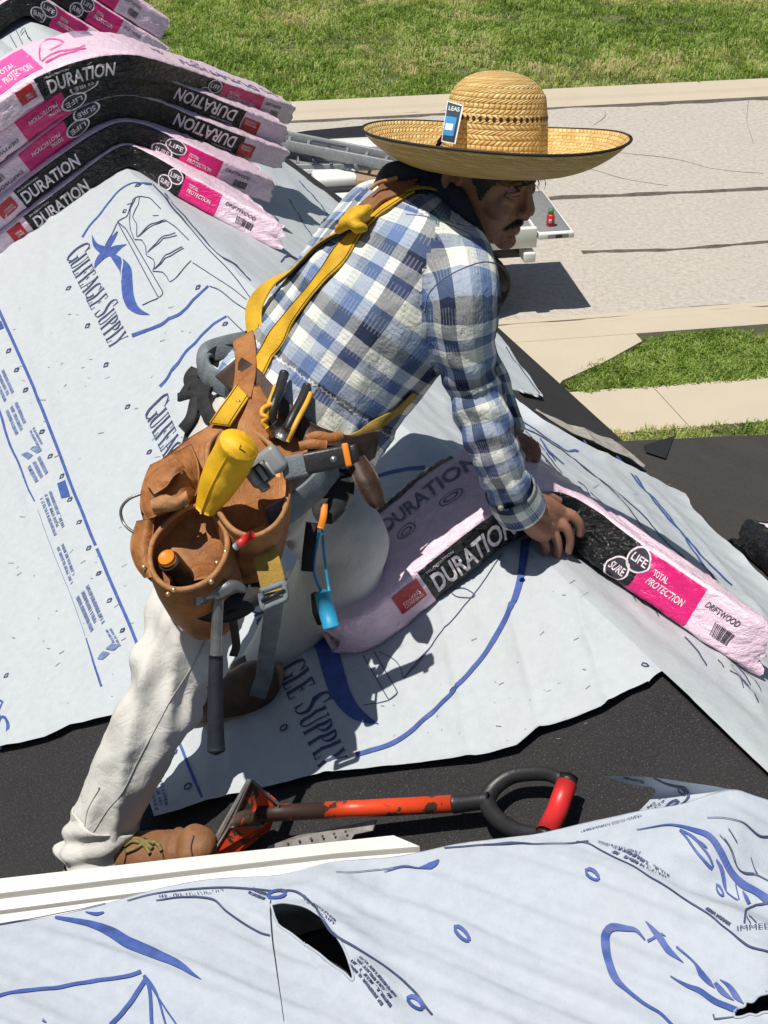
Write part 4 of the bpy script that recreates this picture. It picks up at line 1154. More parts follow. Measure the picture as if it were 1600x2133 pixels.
# the felt deck and body of the nearer roof under it
near_roof = thing('near_roof', 'nearer black felt roof beneath the loose foreground underlayment', 'roof', SD(np.array(800.), np.array(2000.)) * (1, 1, 0))
dx = np.arange(-280, 1861, 60.0); dl = np.linspace(0.02, 1.0, 20)
Xd = np.repeat(dx[:, None], 20, 1); Yd = ysil(dx)[:, None] + dl[None] * (2290 - ysil(dx))[:, None]
ysd = ysil(Xd); vv_ = (Yd - ysd) / (2300 - ysd); dt = 1.93 - 0.06 * np.clip(Xd / 1600, -.3, 1.3)
Vd = at(Xd, Yd, dt - 0.30 * vv_) - Z * 0.10
part('felt', Vd.reshape(-1, 3), gridF(len(dx), 20), M['felt'], near_roof)
t0 = Vd[:, 0]; V = np.concatenate([t0, t0 - Z * 0.8]); part('wall', V, [(i, i + 1, len(dx) + i + 1, len(dx) + i) for i in range(len(dx) - 1)], M['wall'], near_roof, smoothed=False)

# prints
ink('bird_emblem', SD, [curve([(115, 1911), (180, 1924), (230, 1945), (270, 1970), (320, 1992), (370, 2015), (400, 2035), (420, 2048)], [6, 14, 24, 26, 21, 15, 8, 1]), curve([(178, 1900), (200, 1905), (217, 1902)], [2, 8, 3]),
    curve([(872, 1809), (895, 1806), (908, 1800), (914, 1794)], [3, 14, 10, 3]), curve([(800, 1812), (840, 1804), (872, 1809)], [1, 5, 3])], fore, 'ink', 0.0016)
c7 = lambda *p: tf(p, 0, 1700, 2.0)
cr4 = lambda *p: tf(p, 1200, 1600, 4.0)
ink('ring_print', SD, [curve(c7((-60, 775), (0, 765), (100, 740), (250, 725), (380, 700), (500, 690), (590, 665)), 7), curve(c7((460, 870), (540, 790), (612, 690)), 9), curve(c7((632, 870), (625, 740), (602, 680)), 7), curve(c7((690, 870), (650, 740), (608, 690), (740, 880)), 4),
    curve(cr4((570, 1450), (500, 1380), (420, 1362), (300, 1352), (245, 1400), (240, 1500), (270, 1640), (330, 1750), (430, 1840), (560, 1940), (700, 2030), (800, 2140)), [3, 6, 10, 15, 18, 18, 16, 12, 8, 7, 7, 7])], fore, 'ink', 0.0016)
ink('line_print', SD, [curve(c7((-40, 458), (100, 436), (260, 405), (360, 385), (440, 366)), [3, 2, 1.5]),
    curve([(265, 1877), (320, 1862), (400, 1851), (475, 1848), (530, 1854), (575, 1868), (612, 1875), (645, 1895), (670, 1935), (700, 1970), (740, 1995), (800, 2025), (850, 2060), (900, 2115)], [2, 2, 3, 3, 4, 4, 4, 5, 5, 5, 5, 5, 5, 5]),
    curve([(325, 1876), (380, 1868), (440, 1870), (470, 1895), (505, 1920), (540, 1940), (562, 1947)], [2, 3, 4, 4, 4, 4, 4]),
    curve([(700, 1828), (770, 1811), (840, 1803)], 1.5), curve([(925, 1768), (1040, 1762), (1135, 1766), (1225, 1757)], 2.5), curve([(1000, 1764), (1060, 1762), (1120, 1766)], [1, 6, 1]),
    curve(cr4((0, 630), (100, 650), (200, 710), (330, 790), (480, 880), (600, 970), (700, 1030), (800, 1090), (900, 1160), (1050, 1240), (1150, 1310), (1250, 1400), (1350, 1510), (1450, 1600), (1600, 1650), (1700, 1660)), [2, 2, 2.5, 3, 3, 3, 3, 3, 3, 3, 3, 3, 4, 4, 3, 2]),
    curve(cr4((1080, 480), (1250, 480), (1380, 500), (1450, 560), (1520, 612), (1610, 600)), [2, 2, 3, 4, 5, 4]), curve(cr4((1180, 640), (1260, 720), (1330, 820), (1400, 870), (1500, 890), (1610, 950)), 1.5), curve(cr4((1220, 660), (1300, 760), (1360, 850), (1480, 880)), 1.5), curve(cr4((1255, 580), (1330, 680)), 2), curve(cr4((1450, 770), (1480, 850), (1510, 890)), 2),
    curve(cr4((1140, 2060), (1150, 2090), (1200, 2092), (1310, 2094)), [4, 3, 1.5])], fore, 'inkdark', 0.0016)
ink('lettering', SD, [curve(cr4((570, 1325), (640, 1390), (700, 1450), (770, 1540), (890, 1640)), [1, 8, 12, 13, 1]), curve(cr4((590, 1460), (640, 1440), (690, 1415), (740, 1435)), [6, 5, 5, 1]), curve(cr4((830, 1510), (980, 1640), (1040, 1740), (1100, 1810), (1150, 1860)), [4, 4, 15, 10, 1]),
    curve(cr4((780, 1750), (920, 1830), (1020, 1870), (1140, 1960), (1250, 2010), (1335, 2045)), [2, 8, 12, 14, 14, 14]), curve(cr4((1150, 1820), (1200, 1880), (1260, 1930), (1310, 1962)), [7, 11, 6, 1]), curve(cr4((1190, 1790), (1260, 1850), (1320, 1930), (1390, 1995)), [1, 9, 11, 1]),
    curve(cr4((500, 550), (720, 540), (860, 570), (980, 620), (1100, 670), (1200, 760), (1300, 870), (1400, 960), (1500, 1020), (1610, 1110)), [2, 4, 7, 11, 12, 12, 13, 14, 14, 14]),
    curve(cr4((850, 610), (920, 690), (990, 770), (1080, 830), (1140, 850), (1100, 790), (1030, 730), (960, 670), (850, 606)), 4.5), curve(cr4((920, 650), (980, 690), (1040, 720), (1080, 740)), [2, 5, 2]), curve(cr4((1160, 800), (1210, 850), (1240, 930), (1260, 980)), [3, 9, 7, 2]), curve(cr4((1260, 980), (1360, 1062), (1330, 940)), 2.5), curve(cr4((1390, 1000), (1420, 1050), (1445, 1105)), [2, 7, 8])], fore, 'ink', 0.0016)
ink('nail_marks', SD, [eyelet(577, 1876, 0.1, 38, 18, 8), eyelet(865, 2094, 0.6, 36, 18, 8), eyelet(962, 1948, 0.75, 40, 14, 7), eyelet(1232, 1837, 0.6, 32, 14, 6), eyelet(1501, 1843, 1.0, 26, 9, 4), eyelet(92, 2133, 0.5, 12, 5, 2)], fore, 'ink', 0.0016)
rows = scribble([(515, 1862), (552, 1888), (568, 1872), (530, 1848)], 2, 91, 2.2) + scribble([(628, 1893), (702, 1958), (708, 1946), (636, 1881)], 2, 92, 2) + scribble([(722, 2030), (800, 2120), (840, 2090), (752, 2012)], 4, 93, 2.2) + scribble([(330, 1872), (505, 1852), (505, 1846), (330, 1862)], 1, 94, 1.4)
q_ = lambda *p: tf(p, 1200, 1600, 4.0)
rows += scribble(q_((260, 730), (840, 1010), (850, 960), (380, 690)), 2, 95, 1.7) + scribble(q_((170, 640), (520, 790), (560, 750), (180, 620)), 2, 96, 1.4) + scribble(q_((1060, 1230), (1280, 1380), (1300, 1340), (1100, 1210)), 1, 97, 2) + scribble(q_((30, 545), (560, 420), (540, 395), (60, 530)), 2, 98, 1.5)
ink('fine_print', SD, rows, fore, 'inkdark', 0.0016)
mb = MB(); text_on(mb, 'IMMED', [(1532, 1954), (1602, 1955), (1602, 1944), (1532, 1944)], SD, 0.003, 0.0); mb.build('lettering', M['inkdark'], fore, smoothed=False)['kind'] = 'stuff'
ink('line_print', SD, [([(1547, 1938), (1552, 1900), (1558, 1888), (1575, 1880), (1610, 1879)], 4), ([(1556, 1920), (1572, 1940)], 2), ([(1552, 1925), (1560, 1940)], 2)], fore, 'inkdark', 0.0016)
ink('cut_line', SD, [curve([(565, 1888), (564, 1905), (568, 1960), (576, 2020), (584, 2080), (592, 2140)], [1.5, 3, 2.5, 2, 1.2, 1])], fore, 'felt_smooth', 0.0008)

# curled corner behind it
def SK(x, y, h=0.0):
    x = np.asarray(x, float); y = np.asarray(y, float)
    u = np.clip((x - 1250) / 280, 0, 1)
    bend = np.sin(np.clip((y - 1612) / 80, 0, 1) * np.pi) * 0.05
    return at(x, y, 1.985 + 0.0 * x + bend - 0.05 * u) + cB * np.asarray(h)[..., None]
tp_ = smooth([(1254, 1616), (1300, 1617), (1365, 1620), (1440, 1632), (1500, 1640), (1540, 1652)], 8); bt_ = smooth([(1256, 1617), (1288, 1628), (1340, 1640), (1364, 1652), (1330, 1692), (1300, 1712)], 8)
g3 = ruled(tp_, bt_, 50, 2); g3 = ruled(tp_, bt_, 50, 20)
back = smooth([(1540, 1652), (1530, 1672), (1500, 1690), (1420, 1710), (1340, 1730)], 8)
bt2 = smooth([(1256, 1617), (1288, 1627), (1325, 1636), (1358, 1640), (1365, 1650), (1352, 1668), (1322, 1698), (1300, 1716)], 10)
tp2 = smooth([(1254, 1616), (1300, 1617), (1365, 1620), (1440, 1631), (1500, 1640), (1545, 1655), (1520, 1690), (1420, 1725), (1340, 1740)], 10)
g3 = ruled(tp2, bt2, 90, 24)
V = SK(g3[..., 0], g3[..., 1]).reshape(-1, 3)
curl = thing('underlayment_sheet', 'curled back corner of underlayment beside the red shovel grip', 'underlayment', V.mean(0), grp)
part('sheet', V, gridF(90, 24), M['paper2'], curl)
ink('line_print', SK, [curve(q_((640, 80), (740, 130), (830, 155), (900, 170), (935, 220), (910, 270), (850, 315)), [2, 3, 4, 6, 6, 5, 4]), eyelet(1419, 1648, 0.75, 20, 9, 4), curve(q_((740, 330), (790, 280), (850, 262), (840, 290), (780, 325)), 6)], curl, 'inkdark', 0.002)
ink('fine_print', SK, scribble(q_((380, 85), (600, 140), (610, 115), (400, 72)), 2, 99, 1.3), curl, 'inkdark', 0.002)
mb = MB(); text_on(mb, 'SM', q_((655, 275), (585, 320), (597, 340), (665, 300)), SK, 0.002, 0.01); text_on(mb, '.6230', q_((745, 245), (612, 345), (625, 365), (752, 268)), SK, 0.002, 0.01); mb.build('lettering', M['inkdark'], curl, smoothed=False)['kind'] = 'stuff'

# ------------------------------------------------------------------ white vinyl trim along the nearer roof edge
tr = thing('white_trim', 'white stepped vinyl trim running along the edge of the near roof', 'trim', at(400, 1800, 2.0))
n = 24; xx = np.linspace(-160, 820, n)
yt = np.interp(xx, [-160, 0, 400, 820], [1848, 1830, 1785, 1740])
prof = [(0, 2.035, 0.035), (0, 2.035, 0), (32, 2.0, 0), (32.5, 2.0, .022), (37, 1.993, .022), (37.5, 1.992, 0.006), (62, 1.974, 0.006), (62.5, 1.974, .026), (66, 1.970, .026), (66.5, 1.968, 0.010), (100, 1.945, 0.006), (104, 1.944, .03)]
cols = []
for k, (dy, d, dn) in enumerate(prof):
    x2 = xx + np.where(xx > 700, (xx - 700) / 120 * dy * 1.7, 0)
    dd = d - 0.06 * xx / 1600
    sc = np.interp(xx, [-160, 820], [1.0, 0.72])
    P = at(x2, yt + dy * sc + (0 if k else 0), dd) - Z * dn
    cols.append(P)
V = np.stack(cols, 1).reshape(-1, 3)
o = part('trim_board', V, gridF(n, len(prof)), M['trim'], tr, smoothed=False)
e = np.stack(cols, 1)[-1]; V2 = np.concatenate([e, e - Z * 0.1]); part('end_cap', V2, [(i, i + 1, len(e) + i + 1, len(e) + i) for i in range(len(e) - 1)], M['trim'], tr, smoothed=False)
# ------------------------------------------------------------------ the roofer
def cv(x, y, z): return x * cR + y * cU + z * cB          # right, up, toward the viewer
def J(x, y, d):
    y = np.asarray(y, float)
    return at(np.asarray(x, float), y, np.asarray(d, float) + 0.05 * np.clip((1000 - y) / 200, 0, 1))
def JP(pts): a = np.array(pts, float); return J(a[:, 0], a[:, 1], a[:, 2])
def rp(px, d=2.3): return np.asarray(px, float) * d / FPX
def limb(pts, n=8, ns=20, flat=1.0, ref=None):
    """pts: x, y, distance, radius in photo pixels"""
    a = smooth(np.array(pts, float), n)
    P = J(a[:, 0], a[:, 1], a[:, 2]); r = a[:, 3] * a[:, 2] / FPX
    return tube(P, r, cB if ref is None else ref, ns, True, r * flat), P, r
def skin_mat():
    t = NT('skin'); c = t.coord()
    n1 = t.noise(28, 4, 0.6, vec=c); n2 = t.noise(260, 3, 0.6, vec=c)
    col = t.ramp(n1, [(0.3, (0.255, 0.117, 0.071)), (0.7, (0.36, 0.178, 0.111))])
    return t.fin(col, t.ramp(n2, [(0.3, (.42,) * 3), (0.7, (.6,) * 3)]), t.bump(n2, 0.5, 0.0016, t.bump(t.noise(90, 3, .6, vec=c), .25, .003)), spec=0.5)
M['skin'] = skin_mat()
M['skin'].node_tree.nodes['Principled BSDF'].inputs['Subsurface Weight'].default_value = 0.08
M['skin'].node_tree.nodes['Principled BSDF'].inputs['Subsurface Radius'].default_value = (0.01, 0.004, 0.002)
M['hair'] = simple('black_hair', (0.012, 0.010, 0.009), 0.55, 0.4, 300, 0.6, 400)
M['lip'] = simple('lip_skin', (0.20, 0.075, 0.055), 0.5, 0.1, 60)
M['eyewhite'] = simple('eye_white', (0.30, 0.25, 0.22), 0.2, 0.05, 20)
M['iris'] = simple('dark_iris', (0.018, 0.010, 0.007), 0.1, 0.1, 20)

person = thing('person', 'man crouching on the ridge in a plaid shirt, pale trousers and straw hat', 'person', J(300, 1785, 2.4))
def cvr(px_, py_, x, y, z):
    """right, up, toward the viewer, taken about the line of sight to a photo position"""
    b = -nrm(ray(np.array(float(px_)), np.array(float(py_)))); r_ = nrm(cR - b * (cR @ b)); return x * r_ + y * np.cross(b, r_) + z * b
# --- head
HU = nrm(cvr(1003, 345, .27, .79, .55)); HF = cvr(1003, 345, .845, -.465, .26); HF = nrm(HF - HU * (HF @ HU)); HS = np.cross(HF, HU)
if HS @ cB < 0: HS = -HS
HC_ = J(1016, 346, 2.29); HK = 0.93
def hp(f, s, u): return HC_ + (HF * f * .9 + HS * s + HU * u) * HK
lv = [(-.122, .060, .020, .012), (-.113, .082, .008, .030), (-.098, .090, -.008, .044), (-.078, .0865, -.025, .054), (-.055, .088, -.05, .0615), (-.03, .085, -.078, .067), (0, .0815, -.095, .070), (.014, .084, -.078, .067), (.026, .080, -.045, .048), (.036, .060, -.02, .028), (.042, .03, -.0, .012)]
A_ = smooth(np.array(lv), 4)
V = []
na = 40
for h, f, b, w in A_:
    for a in np.linspace(0, 2 * np.pi, na, endpoint=False):
        c, s = math.cos(a), math.sin(a)
        cc = np.sign(c) * abs(c) ** 0.82; sg_ = np.sign(s) * abs(s) ** 0.92
        mid = (f + b) / 2 - 0.012
        x = mid + (f - mid) * cc if c > 0 else mid + (mid - b) * cc
        V.append(hp(x, w * sg_, h))
V = np.array(V); n_ = len(A_)
F = gridF(n_, na, False, True) + [tuple(range(na))[::-1], tuple((n_ - 1) * na + j for j in range(na))]
bits = [(V, F)]
def ht(pts, r, **k): return tube(np.array([hp(*p) for p in smooth(np.array(pts, float), 5)]), np.interp(np.linspace(0, 1, (len(pts) - 1) * 5 + 1), np.linspace(0, 1, len(r)), r) * HK, HS, 12, True, **k)
bits.append(ht([(.082, 0, .012), (.092, 0, -.012), (.1025, 0, -.032), (.1035, 0, -.041)], [.0068, .0075, .0098, .0090]))
bits.append(ht([(.085, 0, -.05), (.106, 0, -.048)], [.010, .008]))
for s in (-1, 1):
    bits.append(ball(hp(.092, s * .0115, -.0425), np.array([.009, .0065, .0065]) * HK, np.array([HF, HS, HU])))
    bits.append(ht([(.085, s * .008, .024), (.086, s * .028, .029), (.070, s * .052, .022)], [.005, .0065, .005]))
    bits.append(ball(hp(.058, s * .046, -.030), np.array([.026, .017, .019]) * HK, np.array([HF, HS, HU])))
    bits.append(ht([(.072, s * .03, -.006), (.077, s * .032, -.012), (.062, s * .05, -.008)], [.008, .009, .008]))
    # ear
    e = [(-.012, .074, .010), (-.024, .083, .016), (-.036, .088, .010), (-.036, .087, -.006), (-.024, .080, -.022), (-.012, .073, -.026)]
    bits.append(ht([(x, s * y, z) for x, y, z in e], [.0045, .0055, .006, .006, .006, .005]))
    bits.append(ball(hp(-.022, s * .076, .0), np.array([.012, .006, .022]) * HK, np.array([HF, HS, HU])))
    bits.append(ht([(-.010, s * .074, .006), (-.016, s * .080, -.004), (-.012, s * .076, -.012)], [.004, .004, .004]))
bits.append(ht([(.080, -.024, -.0715), (.0915, -.008, -.070), (.0925, 0, -.0705), (.0915, .008, -.070), (.080, .024, -.0715)], [.004, .0065, .007, .0065, .004]))
bits.append(ht([(.079, -.022, -.0815), (.0905, -.008, -.0835), (.0915, 0, -.084), (.0905, .008, -.0835), (.079, .022, -.0815)], [.004, .007, .0075, .007, .004]))
bits.append(ball(hp(.080, 0, -.110), np.array([.018, .022, .015]) * HK, np.array([HF, HS, HU])))
NB = J(905, 440, 2.36)
nk = np.array([hp(-.03, 0, -.03), hp(-.035, 0, -.085), NB * .5 + hp(-.04, 0, -.10) * .5, NB, J(870, 480, 2.37)])
bits.append(tube(smooth(nk, 5), np.interp(np.linspace(0, 1, 21), [0, .5, 1], [.052, .055, .07]), HS, 20))
# --- torso and arms under the clothes
core = [(880, 465, 2.37, 70), (800, 590, 2.38, 110), (700, 740, 2.39, 105), (610, 880, 2.41, 105), (540, 980, 2.45, 110)]
tb, _, _ = limb(core, 6, 24); bits.append(tb)
RA = [(945, 545, 2.26, 40), (960, 640, 2.24, 38), (980, 790, 2.27, 34), (1020, 900, 2.32, 34), (1062, 1010, 2.395, 28), (1092, 1058, 2.432, 27)]
tb, _, _ = limb([(880, 500, 2.34, 55)] + RA, 6, 16); bits.append(tb)
LA_ = [(835, 400, 2.49, 40), (900, 560, 2.58, 36), (965, 690, 2.61, 34), (1020, 800, 2.62, 30), (1062, 905, 2.62, 24), (1080, 925, 2.62, 25)]
tb, _, _ = limb([(870, 450, 2.42, 50)] + LA_, 6, 16); bits.append(tb)
# --- right hand: back of the hand up, fingers curled over the front edge of the bundle
def fing(pts, r):
    a = smooth(np.array([p + (r_,) for p, r_ in zip(pts, r)], float), 4)
    return tube(J(a[:, 0], a[:, 1], a[:, 2]), a[:, 3] * a[:, 2] / FPX, cB, 12)
bits.append(fing([(1085, 1052, 2.425), (1112, 1064, 2.452), (1142, 1078, 2.478)], [27, 31, 28]))
bits.append(fing([(1096, 1082, 2.43), (1118, 1100, 2.455), (1134, 1110, 2.475)], [20, 24, 22]))
bits.append(fing([(1105, 1040, 2.44), (1140, 1058, 2.468), (1168, 1072, 2.486)], [22, 24, 20]))
bits.append(fing([(1110, 1080, 2.448), (1138, 1092, 2.472), (1156, 1092, 2.482)], [22, 24, 20]))
bits.append(fing([(1168, 1068, 2.484), (1190, 1074, 2.484), (1206, 1092, 2.492), (1209, 1116, 2.502)], [15.5, 12.8, 11.2, 8.5]))       # index
bits.append(fing([(1158, 1086, 2.476), (1178, 1098, 2.474), (1188, 1124, 2.484), (1184, 1152, 2.497)], [15, 11.4, 9.8, 7.8]))      # middle
bits.append(fing([(1142, 1098, 2.474), (1156, 1114, 2.474), (1163, 1138, 2.482), (1159, 1164, 2.496)], [14.5, 11.2, 9.8, 7.8]))          # ring
bits.append(fing([(1122, 1106, 2.474), (1133, 1124, 2.476), (1138, 1144, 2.487), (1135, 1160, 2.498)], [13.5, 10.2, 9, 7.4]))            # little
bits.append(fing([(1118, 1040, 2.46), (1142, 1036, 2.49), (1166, 1046, 2.505)], [14, 12, 10]))                                          # thumb, far side
for kx_, ky_, kd in ((1170, 1070, 2.478), (1160, 1088, 2.470), (1144, 1100, 2.468), (1124, 1108, 2.470)): bits.append(ball(J(kx_, ky_, kd), rp(np.array([10, 10, 8]), 2.45), np.array([cR, cU, cB]), 8, 10))
# --- left hand resting on the far edge
def fing(pts, r):
    a = smooth(np.array([p + (r_,) for p, r_ in zip(pts, r)], float), 4)
    return tube(J(a[:, 0], a[:, 1], a[:, 2]), a[:, 3] * a[:, 2] / FPX, cB, 10)
bits.append(fing([(1072, 918, 2.615), (1088, 926, 2.605), (1100, 930, 2.60)], [22, 24, 20]))
for k, (dx, dy) in enumerate(((0, -12), (3, -3), (3, 8), (0, 18))):
    bits.append(fing([(1092 + dx * .5, 926 + dy, 2.60), (1108 + dx, 932 + dy * .8, 2.585), (1117 + dx, 942 + dy * .8, 2.575), (1115 + dx, 952 + dy * .5, 2.575)], [10, 9.5, 8.5, 7]))
bits.append(fing([(1078, 935, 2.60), (1090, 950, 2.58), (1104, 957, 2.57)], [12, 10, 8]))
Vb, Fb, Nb = fuse(bits, 0.0024, 3, 0.5)
# eye sockets, nostril wings, lip line pressed into the skin
L3 = (Vb - HC_) / HK
lf, ls, lu = L3 @ HF / .9, L3 @ HS, L3 @ HU
near_head = (np.abs(lu) < .14) & (np.abs(lf) < .14)
for s in (-1, 1):
    g_ = np.exp(-(((lf - .078) / .03) ** 2 + ((ls - s * .031) / .013) ** 2 + ((lu - .002) / .0075) ** 2))
    Vb = Vb - HF * (0.0055 * g_ * near_head * HK)[:, None]
    g_ = np.exp(-(((lf - .1) / .02) ** 2 + ((ls - s * .007) / .0035) ** 2 + ((lu + .052) / .003) ** 2)); Vb = Vb + HU * (0.005 * g_ * near_head)[:, None]
    g_ = np.exp(-(((lf + .022) / .007) ** 2 + ((ls - s * .082) / .012) ** 2 + ((lu - .004) / .012) ** 2)); Vb = Vb - HS * (s * 0.006 * g_ * near_head)[:, None]
    # fold beside the mouth
    q = (lu + .045) * 0.55 + (np.abs(ls) - .020); g_ = np.exp(-(q / .003) ** 2 - ((lu + .062) / .022) ** 2) * (lf > .05) * (ls * s > 0); Vb = Vb - HF * (0.0012 * g_ * near_head)[:, None]
g_ = np.exp(-((lu + .0765) / .0022) ** 2 - (ls / .022) ** 2) * (lf > .06); Vb = Vb - HF * (0.004 * g_ * near_head)[:, None]
g_ = np.exp(-((lu - .055) / .003) ** 2) + np.exp(-((lu - .068) / .003) ** 2); Vb = Vb - HF * (0.0005 * g_ * near_head * (lf > .06))[:, None]
body = part('body', Vb, Fb, M['skin'], person)
for s in (-1, 1):
    V, F = ball(hp(.0685, s * .031, .002), .0118 * HK, np.array([HS, HU, HF]), 12, 16); part('eye', V, F, M['eyewhite'], body)
    V, F = ball(hp(.0752, s * .0315, .001), np.array([.0055, .0055, .0052]) * HK, np.array([HS, HU, HF]), 8, 12); part('iris', V, F, M['iris'], body)
    for du, r0 in ((.0052, .0036), (-.0046, .0030)):
        V, F = ht([(.066, s * .044, .001), (.0785, s * .038, .002 + du * .8), (.0825, s * .030, .002 + du), (.078, s * .020, -.001 + du * .3)], [r0 * .8, r0, r0 * 1.1, r0 * .8]); part('eyelid', V, F, M['skin'], body)
    pass
mo = MB()
r_ = random.Random(3)
from mathutils.bvhtree import BVHTree
BBD = BVHTree.FromPolygons([tuple(v) for v in Vb], Fb)
def face_pt(s_, u_):
    q = BBD.ray_cast(Vector(hp(.25, s_, u_)), Vector(-HF)); return np.array(q[0]) if q[0] is not None else hp(.09, s_, u_)
for i in range(95):
    s = r_.uniform(-1, 1); u0 = -.0575 - .008 * s * s - r_.uniform(0, .005)
    a_ = face_pt(s * .029, u0) + HF * .0006; b_ = face_pt(s * .029 + s * .004 + r_.uniform(-.002, .002), u0 - r_.uniform(.005, .011)) + HF * .0016
    V, F = tube(np.array([a_, (a_ + b_) / 2 + HF * .0012, b_]), [.0005, .0005, .0002], HF, 4, False); mo.add(V, F)
eb = MB()
for sd_ in (-1, 1):
    for i in range(75):
        q = r_.random(); s_ = .011 + .040 * q; u_ = .0225 + .0075 * math.sin(q * 2.4) - .006 * q * q + r_.uniform(-.0022, .0022)
        a_ = face_pt(sd_ * s_, u_) + HF * .0004; b_ = face_pt(sd_ * (s_ + r_.uniform(.003, .007)), u_ + r_.uniform(.0005, .0035)) + HF * .0012
        V, F = tube(np.array([a_, (a_ + b_) / 2 + HF * .0008, b_]), [.0005, .0005, .0002], HF, 4, False); eb.add(V, F)
eb.build('eyebrows', M['hair'], person)['kind'] = 'stuff'
st = MB()
for i in range(420):
    s_ = r_.uniform(-.05, .05); u_ = r_.uniform(-.118, -.082) if r_.random() < .75 else r_.uniform(-.082, -.03)
    if u_ > -.082 and abs(s_) < .035: continue
    a_ = face_pt(s_, u_); V, F = tube(np.array([a_, a_ + HF * .0012 - HU * .0016]), [.0003, .0002], HF, 3, False); st.add(V, F)
st.build('stubble', M['hair'], person)['kind'] = 'stuff'
o = mo.build('moustache', M['hair'], person); o['kind'] = 'stuff'
# hair: cap above the ears and down the temples, loose fringe in front
Vh, Fh = [], None
hh = smooth(np.array([(-.045, .086, -.083, .0675), (-.02, .088, -.093, .0725), (.0, .088, -.100, .0745), (.02, .09, -.104, .0765), (.038, .089, -.099, .074), (.050, .074, -.074, .058)]), 18)
na2 = 240
def hl(a):      # hairline height by angle (0 = face)
    a = abs(a)
    return np.interp(a, [0, .5, .85, 1.0, 1.16, 1.24, 1.4, 1.7, 2.1, 3.2], [.060, .058, .040, .026, -.012, -.014, .02, .028, -.05, -.06])
GH, GA = np.meshgrid(np.arange(len(hh)), np.linspace(-np.pi, np.pi, na2, endpoint=False), indexing='ij')
P_ = np.zeros(GH.shape + (3,)); keep = np.zeros(GH.shape, bool)
for i in range(len(hh)):
    h, f, b, w = hh[i]
    for j in range(na2):
        a = GA[i, j]; c, s = math.cos(a), math.sin(a); cc = np.sign(c) * abs(c) ** .82; sg_ = np.sign(s) * abs(s) ** .92; mid = (f + b) / 2 - .012
        x = mid + (f - mid) * cc if c > 0 else mid + (mid - b) * cc
        jit = 0.0016 * vnoise(np.array([a * 14, h * 60, 0.0]), 5)
        P_[i, j] = hp(x * (1 + jit * 8) + (.0018 if c < .9 else -.004), w * sg_ * 1.02, h); keep[i, j] = (h < (.034 if abs(a) < 1.5 else .012)) and h >= hl(a) + .006 * vnoise(np.array([a * 30, h * 90, 1.0]), 7) - .003
F = [f for f in gridF(len(hh), na2, False, True) if all(keep.reshape(-1)[v] for v in f)]
used = sorted({v for f in F for v in f}); ix = {v: k for k, v in enumerate(used)}
part('hair', P_.reshape(-1, 3)[used], [[ix[v] for v in f] for f in F], M['hair'], person)
fr = MB()
for i in range(26):
    s = r_.uniform(-.06, .045); f0 = .085 - 4 * s * s
    a_ = hp(f0 + .004, s, .030 + r_.uniform(-.004, .008)); b_ = a_ + (HF * r_.uniform(.005, .022) - HU * r_.uniform(.008, .024) + HS * r_.uniform(-.01, .01))
    V, F = tube(smooth(np.array([a_, (a_ + b_) / 2 + HF * .006, b_]), 4), np.linspace(.0008, .0003, 9), HS, 4, False); fr.add(V, F)
o = fr.build('fringe', M['hair'], person); o['kind'] = 'stuff'

# --- shirt
LAT = nrm(cv(.30, -.38, .87)); SPN = nrm(cv(.57, .82, .03)); LAT = nrm(LAT - SPN * (LAT @ SPN)); BEL = np.cross(SPN, LAT)
if BEL @ cR < 0: BEL = -BEL
sec = [(922, 415, 2.35, .055, .055), (902, 436, 2.355, .115, .072), (876, 470, 2.36, .175, .098), (842, 535, 2.36, .195, .115), (775, 640, 2.365, .19, .125), (702, 745, 2.38, .178, .126), (645, 828, 2.395, .172, .126), (604, 888, 2.41, .172, .126)]
sc_ = smooth(np.array(sec), 5); ns_ = 44
cen = J(sc_[:, 0], sc_[:, 1], sc_[:, 2])
V = []
for c, row in zip(cen, sc_):
    for a in np.linspace(0, 2 * np.pi, ns_, endpoint=False):
        ca, sa = math.cos(a), math.sin(a)
        V.append(c + LAT * row[3] * np.sign(ca) * abs(ca) ** .9 + BEL * row[4] * np.sign(sa) * abs(sa) ** .9)
torso = (np.array(V), gridF(len(cen), ns_, False, True) + [tuple(range(ns_))[::-1], tuple((len(cen) - 1) * ns_ + j for j in range(ns_))])
rs = [(905, 500, 2.30, 70), (945, 545, 2.25, 86), (962, 620, 2.215, 82), (967, 700, 2.235, 72), (983, 790, 2.27, 58), (1008, 870, 2.30, 57), (1035, 955, 2.345, 53), (1063, 1020, 2.39, 49), (1076, 1046, 2.415, 47)]
ls_ = [(850, 410, 2.46, 60), (845, 430, 2.5, 66), (900, 560, 2.585, 60), (962, 690, 2.615, 54), (1018, 800, 2.63, 46), (1052, 880, 2.63, 38), (1062, 905, 2.63, 36)]
rsl, RP, RR = limb(rs, 6, 22); lsl, LP, LR = limb(ls_, 6, 20)
Vs, Fs, Ns = fuse([torso, rsl, lsl], 0.0065, 4, 0.5)
